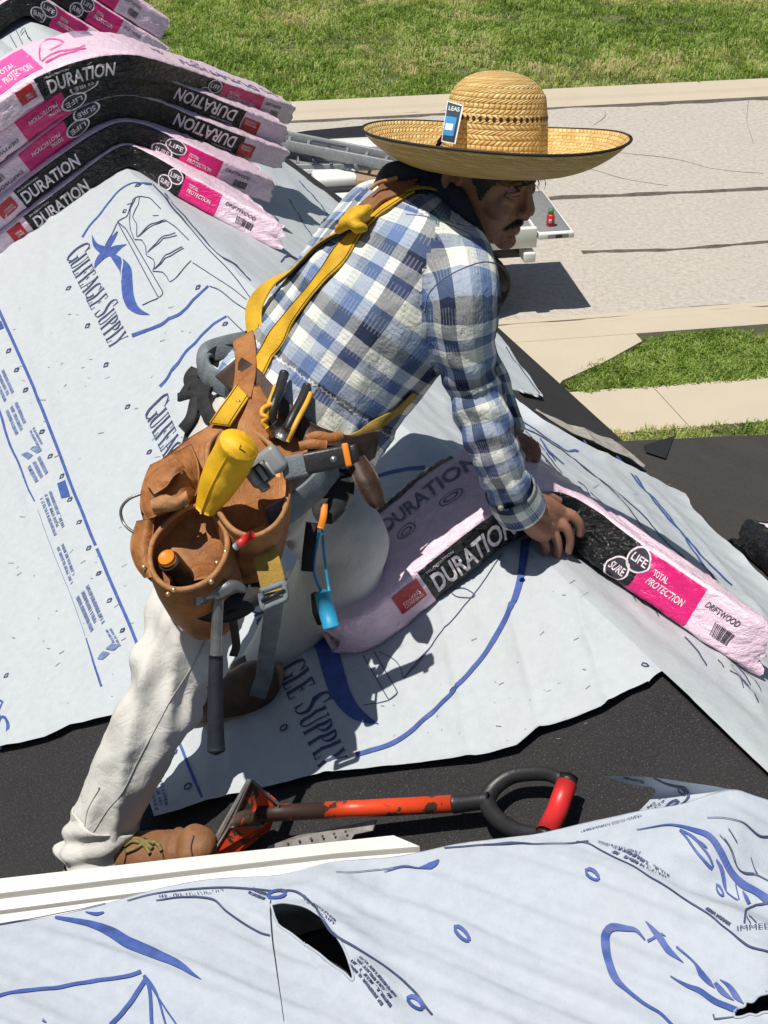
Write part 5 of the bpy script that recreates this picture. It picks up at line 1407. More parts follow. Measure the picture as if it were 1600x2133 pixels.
def axis_uv(V, P, R, ref, seg_off=0.0):
    """nearest point of a limb axis: length along it, angle round it, relative distance"""
    m_ = 180; x0 = np.linspace(0, 1, len(P)); x1 = np.linspace(0, 1, m_)
    R = np.interp(x1, x0, np.broadcast_to(R, (len(P),))); P = smooth(P, 6) if len(P) < 40 else P; P = resample(P, m_)
    for _ in range(8): P[1:-1] = .5 * P[1:-1] + .25 * (P[:-2] + P[2:])
    k = np.empty(len(V), int); dm = np.empty(len(V))
    for c_ in range(0, len(V), 8000):
        d2 = ((V[c_:c_ + 8000, None] - P[None]) ** 2).sum(2); k[c_:c_ + 8000] = d2.argmin(1); dm[c_:c_ + 8000] = d2.min(1)
    L = np.concatenate([[0], np.cumsum(np.linalg.norm(np.diff(P, axis=0), axis=1))])
    T, N, B = frames(P, ref)
    off = V - P[k]; along = L[k] + (off * T[k]).sum(1)
    ang = np.arctan2((off * B[k]).sum(1), (off * N[k]).sum(1))
    return along, ang, np.sqrt(dm) / R[k], k
ra = axis_uv(Vs, RP[5:], RR[5:], cB); la = axis_uv(Vs, LP[5:], LR[5:], -cB)
tl = axis_uv(Vs, cen, np.full(len(cen), .15), -BEL)
lat_pos = (Vs - J(905, 440, 2.36)) @ LAT
isR = (ra[2] < 1.28) & ((ra[0] > 0.05) | (lat_pos > .15)); isL = (la[2] < 1.28) & (la[0] > 0.05) & ~isR
reg = np.where(isR, 1, np.where(isL, 2, 0))
# cloth wrinkles
seam_soft = np.ones(len(Vs))
w_t = 0.0040 * vnoise(np.stack([tl[0] * 22 + tl[1] * 2.2, tl[1] * 2.5, tl[0] * 4], 1), 3) + 0.0030 * vnoise(np.stack([tl[0] * 34 - tl[1] * 5, tl[1] * 4, tl[0] * 9], 1), 8)
fold = np.abs(vnoise(np.stack([tl[0] * 13 + tl[1] * 3.5, tl[1] * 1.6, tl[0] * 2], 1), 13)); w_t = w_t + 0.009 * np.exp(-fold * 7) * np.clip((.5 - tl[0] * 0 + .5), 0, 1)
low_ = np.clip((tl[0] - .28) / .15, 0, 1)
w_t = w_t * (0.55 + 0.8 * low_)
zz = np.abs(((ra[0] * 21 + 0.55 * np.sin(ra[1] + 1.0) + 0.6 * vnoise(np.stack([ra[0] * 6, ra[1], ra[1] * 0], 1), 4)) % 1.0) - .5)
w_r = 0.0075 * (zz - .25) * np.exp(-((ra[0] - .235) / .10) ** 2) * 2 + 0.0055 * (np.abs(((ra[0] * 30 + .5 * np.sin(ra[1] * 1 + 2)) % 1) - .5) - .25) * np.exp(-((ra[0] - .40) / .07) ** 2) * 2 + 0.004 * vnoise(np.stack([ra[0] * 16 + ra[1], ra[1] * 1.8, ra[0] * 3], 1), 6)
disp = np.where(reg == 1, w_r, np.where(reg == 2, 0.004 * vnoise(Vs * 30, 4), w_t))
for _ in range(1): Vs = Vs + Ns * disp[:, None]
t = NT('plaid_cotton'); uvn = t.n('UVMap'); uvn.uv_map = 'UVMap'
sp = t.n('SeparateXYZ'); t.l(uvn.outputs[0], sp.inputs[0])
wob = t.noise(9, 2, vec=t.coord())
bands = [(0, (.70, .70, .65)), (.25, (.036, .048, .095)), (.50, (.66, .67, .66)), (.64, (.15, .22, .40)), (.84, (.40, .44, .48))]
bandv = [(0, (.72, .72, .66)), (.22, (.17, .25, .43)), (.44, (.026, .036, .078)), (.64, (.66, .67, .65)), (.82, (.10, .15, .30))]
def band(o, per, off, st):
    x = t.math('ADD', t.math('DIVIDE', t.math('ADD', o, t.math('MULTIPLY', wob, 0.004)), per), off)
    return t.ramp(t.math('FRACT', x), st, 'CONSTANT')
cu_ = band(sp.outputs[0], .112, .1, bands); cvv = band(sp.outputs[1], .104, .3, bandv)
col = t.mix(0.5, cu_, cvv); mul = t.mix(1.0, cu_, cvv, 'MULTIPLY'); col = t.mix(0.45, col, mul); col = t.mix(1.0, col, (1.35, 1.35, 1.3), 'MULTIPLY')
def lines(o, per, duty, ph=0.0):
    return t.math('LESS_THAN', t.math('FRACT', t.math('ADD', t.math('DIVIDE', o, per), ph)), duty)
gate_u = t.math('LESS_THAN', t.math('FRACT', t.math('DIVIDE', sp.outputs[0], .047)), .55); gate_v = t.math('LESS_THAN', t.math('FRACT', t.math('DIVIDE', sp.outputs[1], .041)), .5)
col = t.mix(t.math('MULTIPLY', t.math('MULTIPLY', lines(sp.outputs[0], .0052, .30), gate_v), .20), col, (.66, .68, .68))
col = t.mix(t.math('MULTIPLY', t.math('MULTIPLY', lines(sp.outputs[1], .0056, .30), gate_u), .22), col, (.07, .10, .20))
tint = t.noise(7, 2, vec=t.coord()); col = t.mix(t.ramp(tint, [(.62, (0,) * 3), (.70, (.22,) * 3)]), col, (.22, .17, .42)); tint2 = t.noise(8.3, 2, vec=t.coord(rot=(1, 2, 0))); col = t.mix(t.ramp(tint2, [(.66, (0,) * 3), (.72, (.20,) * 3)]), col, (.22, .46, .38))
fine = t.noise(700, 2, vec=t.coord()); w2 = t.noise(1, 4, .6, vec=t.coord(scale=(60, 30, 45), rot=(.3, .5, .9)), dist=.6); crp = t.noise(1, 2, .6, vec=t.coord(scale=(210, 60, 90), rot=(0, .6, .4)))
M['plaid'] = t.fin(col, .85, t.bump(fine, .25, .0008, t.bump(crp, .12, .002, t.bump(w2, .5, .008))), spec=.15)
def uv_regions(o, F, reg, maps):
    me = o.data; l = me.uv_layers.new(name='UVMap')
    vi = np.empty(len(me.loops), np.int32); me.loops.foreach_get('vertex_index', vi)
    ls0 = np.empty(len(me.polygons), np.int32); me.polygons.foreach_get('loop_start', ls0); lt = np.empty(len(me.polygons), np.int32); me.polygons.foreach_get('loop_total', lt)
    uv = np.zeros((len(me.loops), 2))
    for p in range(len(ls0)):
        sl_ = slice(ls0[p], ls0[p] + lt[p]); v = vi[sl_]; r = int(np.median(reg[v]))
        a = maps[r][v].copy()
        if np.ptp(a[:, 2]) > 3: a[:, 2] = np.where(a[:, 2] < 0, a[:, 2] + 2 * np.pi, a[:, 2])
        uv[sl_, 0] = a[:, 2] * a[:, 1]; uv[sl_, 1] = a[:, 0]
    l.data.foreach_set('uv', uv.ravel())
shirt = part('shirt', Vs, Fs, M['plaid'], person)
uv_regions(shirt, Fs, reg, {0: np.stack([tl[0], np.full(len(Vs), .155), tl[1]], 1), 1: np.stack([ra[0] + .03, np.full(len(Vs), .060), ra[1]], 1), 2: np.stack([la[0], np.full(len(Vs), .055), la[1]], 1)})
def ringtube(P, T, r, rr, ax=None, nm='cuff', mat=None, w=.02):
    pass
# cuff of the right sleeve
cp = JP([(1062, 1018, 2.39), (1074, 1042, 2.412), (1086, 1062, 2.43)])
V, F = tube(smooth(cp, 4), np.interp(np.linspace(0, 1, 9), [0, .5, 1], [.0375, .039, .0385]), cB, 26, False)
cuff = part('cuff', V, F, M['plaid'], shirt, uv=np.stack([np.tile(np.linspace(0, .24, 26), 9), np.repeat(np.linspace(.02, .075, 9), 26)], 1))
sd = cuff.modifiers.new('thick', 'SOLIDIFY'); sd.thickness = 0.003
V, F = ball(J(1043, 1058, 2.355), .005, np.eye(3), 6, 10); part('button', V, F, M['eyewhite'], shirt)

# --- trousers
t = NT('pale_trousers'); c = t.coord()
f1 = t.noise(600, 2, vec=c); f2 = t.noise(10, 4, vec=c); f3 = t.noise(1, 4, .6, vec=t.coord(scale=(38, 55, 30), rot=(.4, .2, .7)), dist=.8)
col = t.ramp(f2, [(.3, (.56, .55, .51)), (.7, (.64, .63, .60))])
st_ = t.noise(5, 5, .7, vec=c); col = t.mix(t.ramp(st_, [(.58, (0,) * 3), (.75, (.35,) * 3)]), col, (.42, .38, .32))
M['trouser'] = t.fin(col, .8, t.bump(f1, .25, .0008, t.bump(f3, .4, .008)), spec=.2)
nl_ = [(520, 1010, 2.44, 118), (482, 1090, 2.41, 112), (448, 1180, 2.385, 102), (407, 1280, 2.36, 92), (360, 1390, 2.34, 84), (308, 1500, 2.335, 78), (262, 1598, 2.345, 74), (230, 1675, 2.36, 70), (212, 1735, 2.378, 66), (206, 1758, 2.385, 60)]
fl_ = [(555, 985, 2.48, 115), (620, 1040, 2.46, 104), (690, 1090, 2.44, 92), (738, 1128, 2.44, 80), (722, 1175, 2.47, 74), (650, 1262, 2.54, 66), (575, 1345, 2.575, 58), (530, 1400, 2.59, 50)]
nt_, NPp, NR = limb(nl_, 6, 26); ft_, FP_, FR_ = limb(fl_, 6, 24)
pel = []
for (x, y, d, w, tt_) in smooth(np.array([(590, 905, 2.415, .165, .122), (555, 955, 2.43, .172, .128), (520, 1005, 2.44, .17, .125), (500, 1050, 2.44, .15, .11)]), 4):
    for a in np.linspace(0, 2 * np.pi, 32, endpoint=False): pel.append(J(x, y, d) + LAT * w * math.cos(a) + BEL * tt_ * math.sin(a))
pel = np.array(pel); npn = len(pel) // 32
pelv = (pel, gridF(npn, 32, False, True) + [tuple(range(32))[::-1], tuple((npn - 1) * 32 + j for j in range(32))])
seat = ball(J(462, 935, 2.50), rp(np.array([88, 100, 90]), 2.5))
Vt, Ft, Nt = fuse([nt_, ft_, pelv, seat], 0.0055, 5, 0.5)
a1 = axis_uv(Vt, NPp, NR, cB); a2 = axis_uv(Vt, FP_, FR_, cB)
use1 = a1[2] < a2[2]
al = np.where(use1, a1[0], a2[0]); an = np.where(use1, a1[1], a2[1]); Lm = np.where(use1, 0, 3.3)
fold = np.abs(vnoise(np.stack([al * 5.5 + an * 1.25 + Lm, an * 0.8 + Lm, al * 1.2], 1), 23))
fo2 = np.abs(vnoise(np.stack([al * 17 - an * 1.4 + Lm, an * 1.1, al * 2 + Lm], 1), 29))
dz = 0.0125 * (np.exp(-fold * 4.5) - .35) + 0.004 * (np.exp(-fo2 * 5) - .3) + 0.0015 * vnoise(np.stack([al * 24, an * 2.5 + Lm, al * 0], 1), 31)
knee = np.exp(-((a1[0] - .33) / .10) ** 2) * use1
dz = dz * (0.85 + .5 * knee) + .0045 * knee * np.sin(al * 75 + 2.4 * np.sin(an * 1.5))
hem = np.clip((a1[0] - (a1[0].max() - .10)) / .08, 0, 1) * use1; dz = np.where(use1, dz * 1.7, .006 * vnoise(Vt * 17, 3) + .020 * (np.exp(-6 * np.abs(vnoise(Vt * (7, 12, 10) + 3.3, 8))) - .3) + .0015 * vnoise(Vt * 45, 6))
dz = dz + hem * 0.006 * np.sin(al * 110 + 1.2 * np.sin(an * 2))
Vt = Vt + Nt * dz[:, None]
def relax(V, F, it):
    E = np.array([(f[i], f[(i + 1) % len(f)]) for f in F for i in range(len(f))]); n = len(V); dg = np.bincount(E[:, 0], minlength=n) + np.bincount(E[:, 1], minlength=n)
    for _ in range(it):
        A = np.stack([np.bincount(E[:, 0], V[E[:, 1], k], n) + np.bincount(E[:, 1], V[E[:, 0], k], n) for k in range(3)], 1) / dg[:, None]
        V = V + .6 * (A - V)
    return V
Vt = relax(Vt, Ft, 5)
trous = part('trousers', Vt, Ft, M['trouser'], person)
# outer seam stitched down the near leg, and the slit hem
M['stitch'] = simple('pale_stitch', (.60, .58, .50), .8, .1, 200)
M['stitchdark'] = simple('grey_seam_thread', (.38, .37, .34), .8, .1, 200)  # dull grey thread, darker than the trousers
from mathutils.bvhtree import BVHTree
def bvh(V, F): return BVHTree.FromPolygons([tuple(v) for v in V], F)
BT = bvh(Vt, Ft); BS_ = bvh(Vs, Fs)
def drape(bt, pts, h=.001, d0=1.6):
    """points of the surface seen at the given photo positions"""
    out = []; last = None
    for x, y in pts:
        r = nrm(ray(np.array(x, float), np.array(y, float)))
        hit_ = bt.ray_cast(Vector(C0), Vector(r))
        if hit_[0] is None:
            if last is None: continue
            out.append(C0 + r * last); continue
        p = np.array(hit_[0]); last = np.linalg.norm(p - C0); out.append(p - r * h)
    return np.array(out)
P = drape(BT, smooth([(452, 1268), (430, 1330), (398, 1392), (360, 1450), (328, 1510), (290, 1580), (255, 1650), (222, 1690), (190, 1740)], 8), .0006); V, F = tube(P, .0008, cB, 6); part('seam', V, F, M['stitchdark'], trous)
P = drape(BT, smooth([(208, 1640), (182, 1688), (174, 1740), (172, 1770)], 8), .0006); V, F = tube(P, .0016, cB, 6); part('seam', V, F, M['stitch'], trous)

hp_ = smooth(np.array([(222, 1700, 2.366, 67), (212, 1735, 2.376, 69), (203, 1768, 2.386, 72), (196, 1795, 2.394, 76)]), 8)
HPp = J(hp_[:, 0], hp_[:, 1], hp_[:, 2]); hr_ = hp_[:, 3] * hp_[:, 2] / FPX; V, F = tube(HPp, hr_, cB, 48, False)
a_g = np.tile(np.linspace(0, 2 * np.pi, 48, endpoint=False), len(HPp)); l_g = np.repeat(np.linspace(0, 1, len(HPp)), 48); rad_ = V - np.repeat(HPp, 48, 0); rad_ /= np.linalg.norm(rad_, axis=1)[:, None]
V = V + rad_ * (.006 * np.sin(a_g * 3 + l_g * 9) * l_g + .004 * np.sin(a_g * 5 - l_g * 14 + 1) + .003 * vnoise(V * 40, 3))[:, None] + cv(-.55, -.8, 0) * (.016 * l_g ** 3 * np.clip(-np.cos(a_g - 1.2), 0, 1))[:, None]
hem_o = part('hem', V, F, M['trouser'], trous); sd = hem_o.modifiers.new('thick', 'SOLIDIFY'); sd.thickness = .0025
M['navy_thread'] = simple('navy_thread', (.13, .16, .25), .8, .2, 200)
for pts in ([(884, 648), (893, 612), (922, 582), (962, 560), (1004, 546), (1034, 548)], [(846, 446), (890, 452), (940, 470), (985, 492), (1012, 520)]):
    P = drape(BS_, smooth(pts, 8), .0002)
    if len(P) > 4: V, F = tube(P, .0010, cB, 6); part('seam', V, F, M['navy_thread'], shirt)
# --- boots
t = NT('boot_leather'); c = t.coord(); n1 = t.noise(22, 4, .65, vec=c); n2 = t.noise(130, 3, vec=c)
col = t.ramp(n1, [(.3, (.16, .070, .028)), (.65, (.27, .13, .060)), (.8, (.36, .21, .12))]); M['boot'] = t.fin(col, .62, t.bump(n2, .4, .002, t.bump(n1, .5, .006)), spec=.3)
M['sole'] = simple('tan_rubber_sole', (.30, .21, .13), .75, .2, 40, .3, 90)
M['lace'] = simple('olive_lace', (.19, .15, .05), .8, .3, 200)
M['dark_leather'] = simple('dark_brown_leather', (.045, .022, .014), .6, .35, 40, .4, 120)
def boot(lab_parts, pts, sole_pts, lift):
    a = smooth(np.array(pts, float), 6); P = J(a[:, 0], a[:, 1], a[:, 2]); r = a[:, 3] * a[:, 2] / FPX; r2 = a[:, 4] * a[:, 2] / FPX
    return tube(P, r, nA, 20, True, r2)
bb_ = [boot(0, [(150, 1796, 2.40, 34, 40), (200, 1788, 2.39, 44, 46), (262, 1780, 2.37, 44, 46), (320, 1775, 2.355, 39, 48), (380, 1767, 2.335, 36, 50), (418, 1762, 2.325, 31, 44), (444, 1762, 2.32, 15, 26)], None, 0),
       boot(0, [(210, 1730, 2.385, 50, 48), (225, 1765, 2.38, 50, 48), (240, 1790, 2.375, 44, 46)], None, 0)]
Vo, Fo, No = fuse(bb_, .0045, 4); _x = (Vo - J(380, 1767, 2.335)) @ nrm(J(440, 1762, 2.32) - J(320, 1775, 2.355)); Vo = Vo + No * (0.0025 * vnoise(Vo * 45, 4) + .003 * vnoise(Vo * 18, 6) - .004 * np.exp(-(_x / .006) ** 2) - .003 * np.exp(-((_x + .018) / .005) ** 2) + .003 * np.exp(-((_x - .02) / .010) ** 2))[:, None]
bt_obj = part('boot', Vo, Fo, M['boot'], person)
V, F = boot(0, [(135, 1822, 2.41, 10, 44), (230, 1812, 2.39, 12, 48), (340, 1803, 2.36, 12, 52), (420, 1792, 2.335, 12, 46), (450, 1784, 2.325, 9, 24)], None, 0); part('sole', V, F, M['sole'], bt_obj)
BB = bvh(Vo, Fo)
for pts in ([(258, 1762), (278, 1752), (300, 1760), (312, 1778)], [(270, 1748), (292, 1748), (318, 1768)], [(262, 1775), (285, 1766), (308, 1752), (322, 1758)], [(300, 1752), (326, 1756), (336, 1772)]):
    P = drape(BB, smooth(pts, 5), .003)
    if len(P) > 2: V, F = tube(P, .0032, cB, 6); part('lace', V, F, M['lace'], bt_obj)
for pts in ([(404, 1740), (398, 1765), (404, 1795)], [(300, 1745), (332, 1762), (344, 1798)], [(248, 1750), (262, 1775), (258, 1802)]):
    P = drape(BB, smooth(pts, 6), .0012)
    if len(P) > 3: V, F = tube(P, .0011, cB, 6); part('stitched_seam', V, F, M['dark_leather'], bt_obj)
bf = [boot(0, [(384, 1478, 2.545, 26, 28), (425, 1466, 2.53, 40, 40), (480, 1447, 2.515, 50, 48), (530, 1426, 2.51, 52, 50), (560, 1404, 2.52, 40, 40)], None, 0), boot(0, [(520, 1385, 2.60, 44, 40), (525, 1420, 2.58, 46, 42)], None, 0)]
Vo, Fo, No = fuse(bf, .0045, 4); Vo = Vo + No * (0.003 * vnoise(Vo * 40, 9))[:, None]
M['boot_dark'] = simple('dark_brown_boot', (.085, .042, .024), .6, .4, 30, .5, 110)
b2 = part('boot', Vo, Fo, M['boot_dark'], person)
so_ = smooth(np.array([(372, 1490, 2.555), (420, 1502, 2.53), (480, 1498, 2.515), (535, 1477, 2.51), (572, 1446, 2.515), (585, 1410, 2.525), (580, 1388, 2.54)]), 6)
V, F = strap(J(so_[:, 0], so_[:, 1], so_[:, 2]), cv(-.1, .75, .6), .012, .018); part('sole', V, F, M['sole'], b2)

# --- scarf
M['scarf'] = simple('navy_bandana', (.010, .013, .026), .8, .5, 18, .5, 60)
sb = []
for pts in ([(800, 392, 2.36, 20), (822, 368, 2.30, 34), (858, 362, 2.28, 34), (905, 360, 2.29, 28), (935, 385, 2.27, 26), (958, 430, 2.26, 24), (985, 470, 2.26, 18), (1010, 500, 2.27, 8)], [(850, 352, 2.32, 22), (895, 345, 2.32, 24), (930, 352, 2.31, 26)], [(880, 380, 2.285, 24), (915, 400, 2.275, 24), (945, 445, 2.265, 18)]):
    tb, _, _ = limb(pts, 6, 14, .8); sb.append(tb)
Vc_, Fc_, Nc_ = fuse(sb, .005, 3); Vc_ = Vc_ + Nc_ * (.004 * vnoise(Vc_ * 38, 3) + .003 * np.exp(-8 * np.abs(vnoise(Vc_ * 26, 5))))[:, None]
sca = part('scarf', Vc_, Fc_, M['scarf'], person)
for pts in ([(884, 378, 2.262), (872, 410, 2.255), (862, 448, 2.252), (852, 490, 2.250), (849, 526, 2.256)], [(888, 380, 2.262), (880, 420, 2.252), (868, 462, 2.248), (858, 500, 2.252)]):
    a = smooth(np.array(pts), 6); V, F = strap(J(a[:, 0], a[:, 1], a[:, 2]), cB, np.interp(np.linspace(0, 1, len(a)), [0, .5, 1], [.010, .014, .004]), .004); part('scarf_tail', V, F, M['scarf'], sca)

# --- straw hat
HZ = nrm(cvr(1033, 283, .045, .99, .105)); hax = axes(HZ, cR); hax = np.array([nrm(cR - HZ * (cR @ HZ)), np.cross(HZ, nrm(cR - HZ * (cR @ HZ))), HZ])
HO = J(1033, 283, 2.28); kx = 2.28 / FPX
t = NT('woven_straw'); uvn = t.n('UVMap'); uvn.uv_map = 'UVMap'; sp = t.n('SeparateXYZ'); t.l(uvn.outputs[0], sp.inputs[0])
row = t.math('MULTIPLY', sp.outputs[1], 1 / .0075); rf = t.math('FRACT', row); ri = t.math('FLOOR', row)
par = t.math('MODULO', ri, 2.0); sgn = t.math('SUBTRACT', t.math('MULTIPLY', par, 2.0), 1.0)
dg = t.math('ADD', t.math('MULTIPLY', sp.outputs[0], 1 / .0082), t.math('MULTIPLY', t.math('MULTIPLY', rf, sgn), .8)); df = t.math('FRACT', dg)
hx = t.math('SINE', t.math('MULTIPLY', df, math.pi)); hy = t.math('SINE', t.math('MULTIPLY', rf, math.pi)); hgt = t.math('MULTIPLY', t.math('POWER', hx, .5), t.math('POWER', hy, .4))
vv2 = t.n('CombineXYZ'); t.l(t.math('FLOOR', dg), vv2.inputs[0]); t.l(ri, vv2.inputs[1]); wn = t.n('TexWhiteNoise'); t.l(vv2.outputs[0], wn.inputs[0])
col = t.ramp(wn.outputs[0], [(0, (.62, .38, .12)), (.5, (.74, .50, .18)), (1, (.84, .63, .28))])
col = t.mix(t.ramp(hgt, [(.15, (.75,) * 3), (.55, (0,) * 3)]), col, (.34, .18, .055))
M['straw'] = t.fin(col, .55, t.bump(hgt, .7, .003), spec=.35)
M['edging'] = simple('black_hat_edging', (.012, .012, .015), .7, .3, 100)
hat = thing('straw_hat', 'wide brimmed woven straw hat with dark edging on the crouching man', 'hat', HO - HZ * .04)
pr = [(4, 134), (34, 132), (62, 124), (84, 109), (97, 88), (103, 56), (107, 20), (110, -30), (112, -58), (125, -68), (160, -67), (195, -58), (230, -42), (260, -22), (279, -4), (285, 1)]
pr = smooth(np.array(pr, float), 5); na3 = 120; ang = np.linspace(0, 2 * np.pi, na3 + 1)
Lp = np.concatenate([[0], np.cumsum(np.linalg.norm(np.diff(pr, axis=0), axis=1))]) * kx
V = []; UV = []
for i, (r, h) in enumerate(pr):
    for a in ang:
        br = np.clip((r - 120) / 165, 0, 1)
        hh_ = h + br * (10 * math.cos(2 * a) + 5 * math.sin(a * 3 + 1)) * .6 - (h > 90) * 5 * math.exp(-((math.sin(a) * r) / 40) ** 2)
        V.append(HO + (hax[0] * r * math.cos(a) + hax[1] * r * math.sin(a) * (.92 if h > -40 and r < 115 else 1.0) + HZ * hh_) * kx)
        UV.append((a / (2 * np.pi) * np.round(2 * np.pi * max(r, 40) * kx / .0082) * .0082, Lp[i]))
def uvfix(i): return i
V = np.array(V)
o = part('weave', V, gridF(len(pr), na3 + 1), M['straw'], hat, uv=np.array(UV))
sd = o.modifiers.new('thick', 'SOLIDIFY'); sd.thickness = 0.0035; sd.offset = 0
rim = V.reshape(len(pr), na3 + 1, 3)[-1]; Vr, Fr = tube(np.concatenate([rim[-4:-1], rim]), .0022, HZ, 8, False, .0026); part('edging', Vr, Fr, M['edging'], hat)
grid_h = V.reshape(len(pr), na3 + 1, 3)
vh = MB()
ih = int(np.argmin(np.abs(pr[:, 1] - 42) + (pr[:, 0] > 115) * 99))
for a in np.arange(0, 2 * np.pi, .135):
    rr_ = pr[ih, 0] + 1.5
    nrm_ = hax[0] * math.cos(a) + hax[1] * math.sin(a)
    c_ = HO + (hax[0] * rr_ * math.cos(a) + hax[1] * rr_ * math.sin(a) * .92 + HZ * (pr[ih, 1])) * kx
    tg = np.cross(HZ, nrm_)
    k4 = [c_ + nrm_ * .0012 + tg * u * .0032 + HZ * w_ * .0042 for u, w_ in ((-1, 0), (-.4, -1), (.5, -.8), (1, .1), (.4, 1), (-.5, .9))]
    vh.add(np.array(k4), [tuple(range(6))])
o = vh.build('vent_holes', M['dark_leather'], hat, smoothed=False); o['kind'] = 'stuff'
# cloth tag on the crown
def crown(x, y, h=0.0):
    """cloth card standing against the crown"""
    x = np.asarray(x, float); y = np.asarray(y, float)
    return J(x, y, 2.196 + (y - 300) * -.00012 + (965 - x) * .0004 - .004 * np.sin((y - 215) / 85 * np.pi) - np.asarray(h))
M['tag_navy'] = simple('navy_tag', (.012, .035, .065), .6, .15, 100)
M['tag_blue'] = simple('blue_tag', (.035, .27, .62), .5, .1, 60)
M['tag_white'] = simple('white_tag', (.72, .74, .75), .6, .05, 60)
def tag_quad(q, nm, m, h):
    f = quad_map(q); u, v = np.meshgrid(np.linspace(0, 1, 8), np.linspace(0, 1, 6), indexing='ij'); p = f(u, v)
    part(nm, crown(p[..., 0], p[..., 1], h).reshape(-1, 3), gridF(8, 6), M[m], hat)
tag_quad([(919, 295), (949, 300), (966, 219), (932, 210)], 'tag', 'tag_white', .0)
tag_quad([(921, 292), (946, 297), (962, 221), (933, 212)], 'tag_panel', 'tag_navy', .0006)
tag_quad([(922, 281), (944, 284), (952, 245), (929, 241)], 'tag_panel', 'tag_blue', .0012)
tag_quad([(926, 270), (942, 272), (945, 258), (929, 256)], 'tag_panel', 'tag_white', .0018)
mb = MB(); text_on(mb, 'LEAS', [(934, 229), (957, 233), (958, 224), (936, 220)], crown, .0016, .02); mb.build('lettering', M['tag_white'], hat, smoothed=False)['kind'] = 'stuff'
# ------------------------------------------------------------------ what the roofer wears and carries
t = NT('tan_leather'); c = t.coord(); n1 = t.noise(14, 5, .65, vec=c); n2 = t.noise(120, 4, .6, vec=c); n3 = t.noise(40, 4, .7, vec=c, dist=1.0)
col = t.ramp(n1, [(.28, (.15, .052, .016)), (.48, (.32, .125, .036)), (.72, (.46, .21, .072))])
col = t.mix(t.ramp(n3, [(.58, (0,) * 3), (.72, (.55,) * 3)]), col, (.12, .045, .018))
M['leather'] = t.fin(col, .58, t.bump(n2, .4, .0015, t.bump(n3, .5, .006)), spec=.35)
M['leather_edge'] = simple('raw_leather_edge', (.36, .17, .065), .7, .25, 90, .4, 160)
M['yellow_web'] = simple('yellow_webbing', (.62, .36, .012), .7, .22, 26, .5, 320)
M['ochre_web'] = simple('dirty_ochre_webbing', (.33, .21, .035), .8, .3, 30, .5, 300)
M['grey_web'] = simple('grey_webbing', (.16, .19, .21), .8, .25, 40, .5, 300)
M['black_web'] = simple('black_webbing', (.014, .014, .016), .75, .4, 60, .4, 260)
M['yellow_cloth'] = simple('bright_yellow_cloth', (.78, .45, .010), .6, .12, 22, .4, 60)
M['black_plastic'] = simple('black_plastic', (.018, .018, .020), .42, .3, 40, .15, 200)
M['dark_rubber'] = simple('dark_navy_rubber', (.009, .012, .022), .75, .3, 60, .3, 260)
M['steel'] = simple('worn_steel', (.24, .24, .24), .38, .25, 50, .2, 120, metal=.75)
M['rivet'] = simple('copper_rivet', (.55, .38, .22), .35, .2, 60, metal=.8)
M['grey_plastic'] = simple('grey_plastic', (.24, .255, .265), .4, .1, 30)
M['orange_plastic'] = simple('orange_plastic', (.80, .24, .015), .45, .1, 30)
M['plier_yellow'] = simple('plier_yellow', (.70, .36, .03), .5, .15, 40)
M['cyan_cord'] = simple('cyan_rubber', (.02, .28, .50), .5, .15, 60)
M['red_plastic'] = simple('red_plastic', (.60, .025, .025), .4, .1, 40)
BMt = BVHTree.FromPolygons([tuple(v) for v in np.concatenate([Vs, Vt])], Fs + [[i + len(Vs) for i in f] for f in Ft])
def drape_n(pts, h=.004, lim=None):
    P = []; N = []; last = None
    for x, y in pts:
        r = nrm(ray(np.array(x, float), np.array(y, float))); q = BMt.ray_cast(Vector(C0), Vector(r))
        if q[0] is None:
            if last is None: continue
            P.append(C0 + r * last); N.append(N[-1]); continue
        p = np.array(q[0]); n = np.array(q[1]); n = n if n @ r < 0 else -n
        last = np.linalg.norm(p - C0); P.append(p + n * h); N.append(n)
    P = np.array(P); N = np.array(N)
    for _ in range(6):
        P[1:-1] = .5 * P[1:-1] + .25 * (P[:-2] + P[2:]); N[1:-1] = .5 * N[1:-1] + .25 * (N[:-2] + N[2:])
    return P, N / np.linalg.norm(N, axis=1)[:, None]
def jstrap(pts, N, w, th=.0035, n=8):
    a = smooth(np.array(pts, float), n); return strap(J(a[:, 0], a[:, 1], a[:, 2]), N, np.asarray(w) / 1.0, th)
def edge_stitch(P, N, w, parent, m):
    T = np.gradient(P, axis=0); T /= np.linalg.norm(T, axis=1)[:, None]; B = np.cross(T, N)
    for s in (-1, 1):
        V, F = tube(P + B * (s * w * .43) + N * .0022, .0007, N, 5); part('stitching', V, F, m, parent)
har = thing('safety_harness', 'yellow webbing fall harness over the plaid shirt', 'harness', J(700, 600, 2.3))
M['stitch_dark'] = simple('dark_thread', (.10, .06, .01), .8, .2, 100)
P, N = drape_n(smooth([(845, 402), (800, 434), (752, 478), (704, 542), (656, 604), (612, 658), (574, 712), (545, 762), (520, 800)], 7), .005)
tail = J(np.array([500., 478, 458]), np.array([824., 852, 884]), np.array([2.235, 2.215, 2.20]))
P = np.concatenate([P, tail]); P[-8:-1] = (P[-9:-2] + 2 * P[-8:-1] + P[-7:]) / 4; N = np.concatenate([N, np.repeat(N[-1:], 3, 0)])
V, F = strap(P, N, .034, .003); part('shoulder_strap', V, F, M['yellow_web'], har); edge_stitch(P, N, .034, har, M['stitch_dark'])
a = smooth(np.array([(752, 452, 2.235), (712, 476, 2.27), (668, 508, 2.315), (630, 545, 2.34), (600, 568, 2.35), (566, 590, 2.36), (540, 618, 2.365), (529, 648, 2.36), (532, 690, 2.34), (545, 730, 2.31)]), 7)
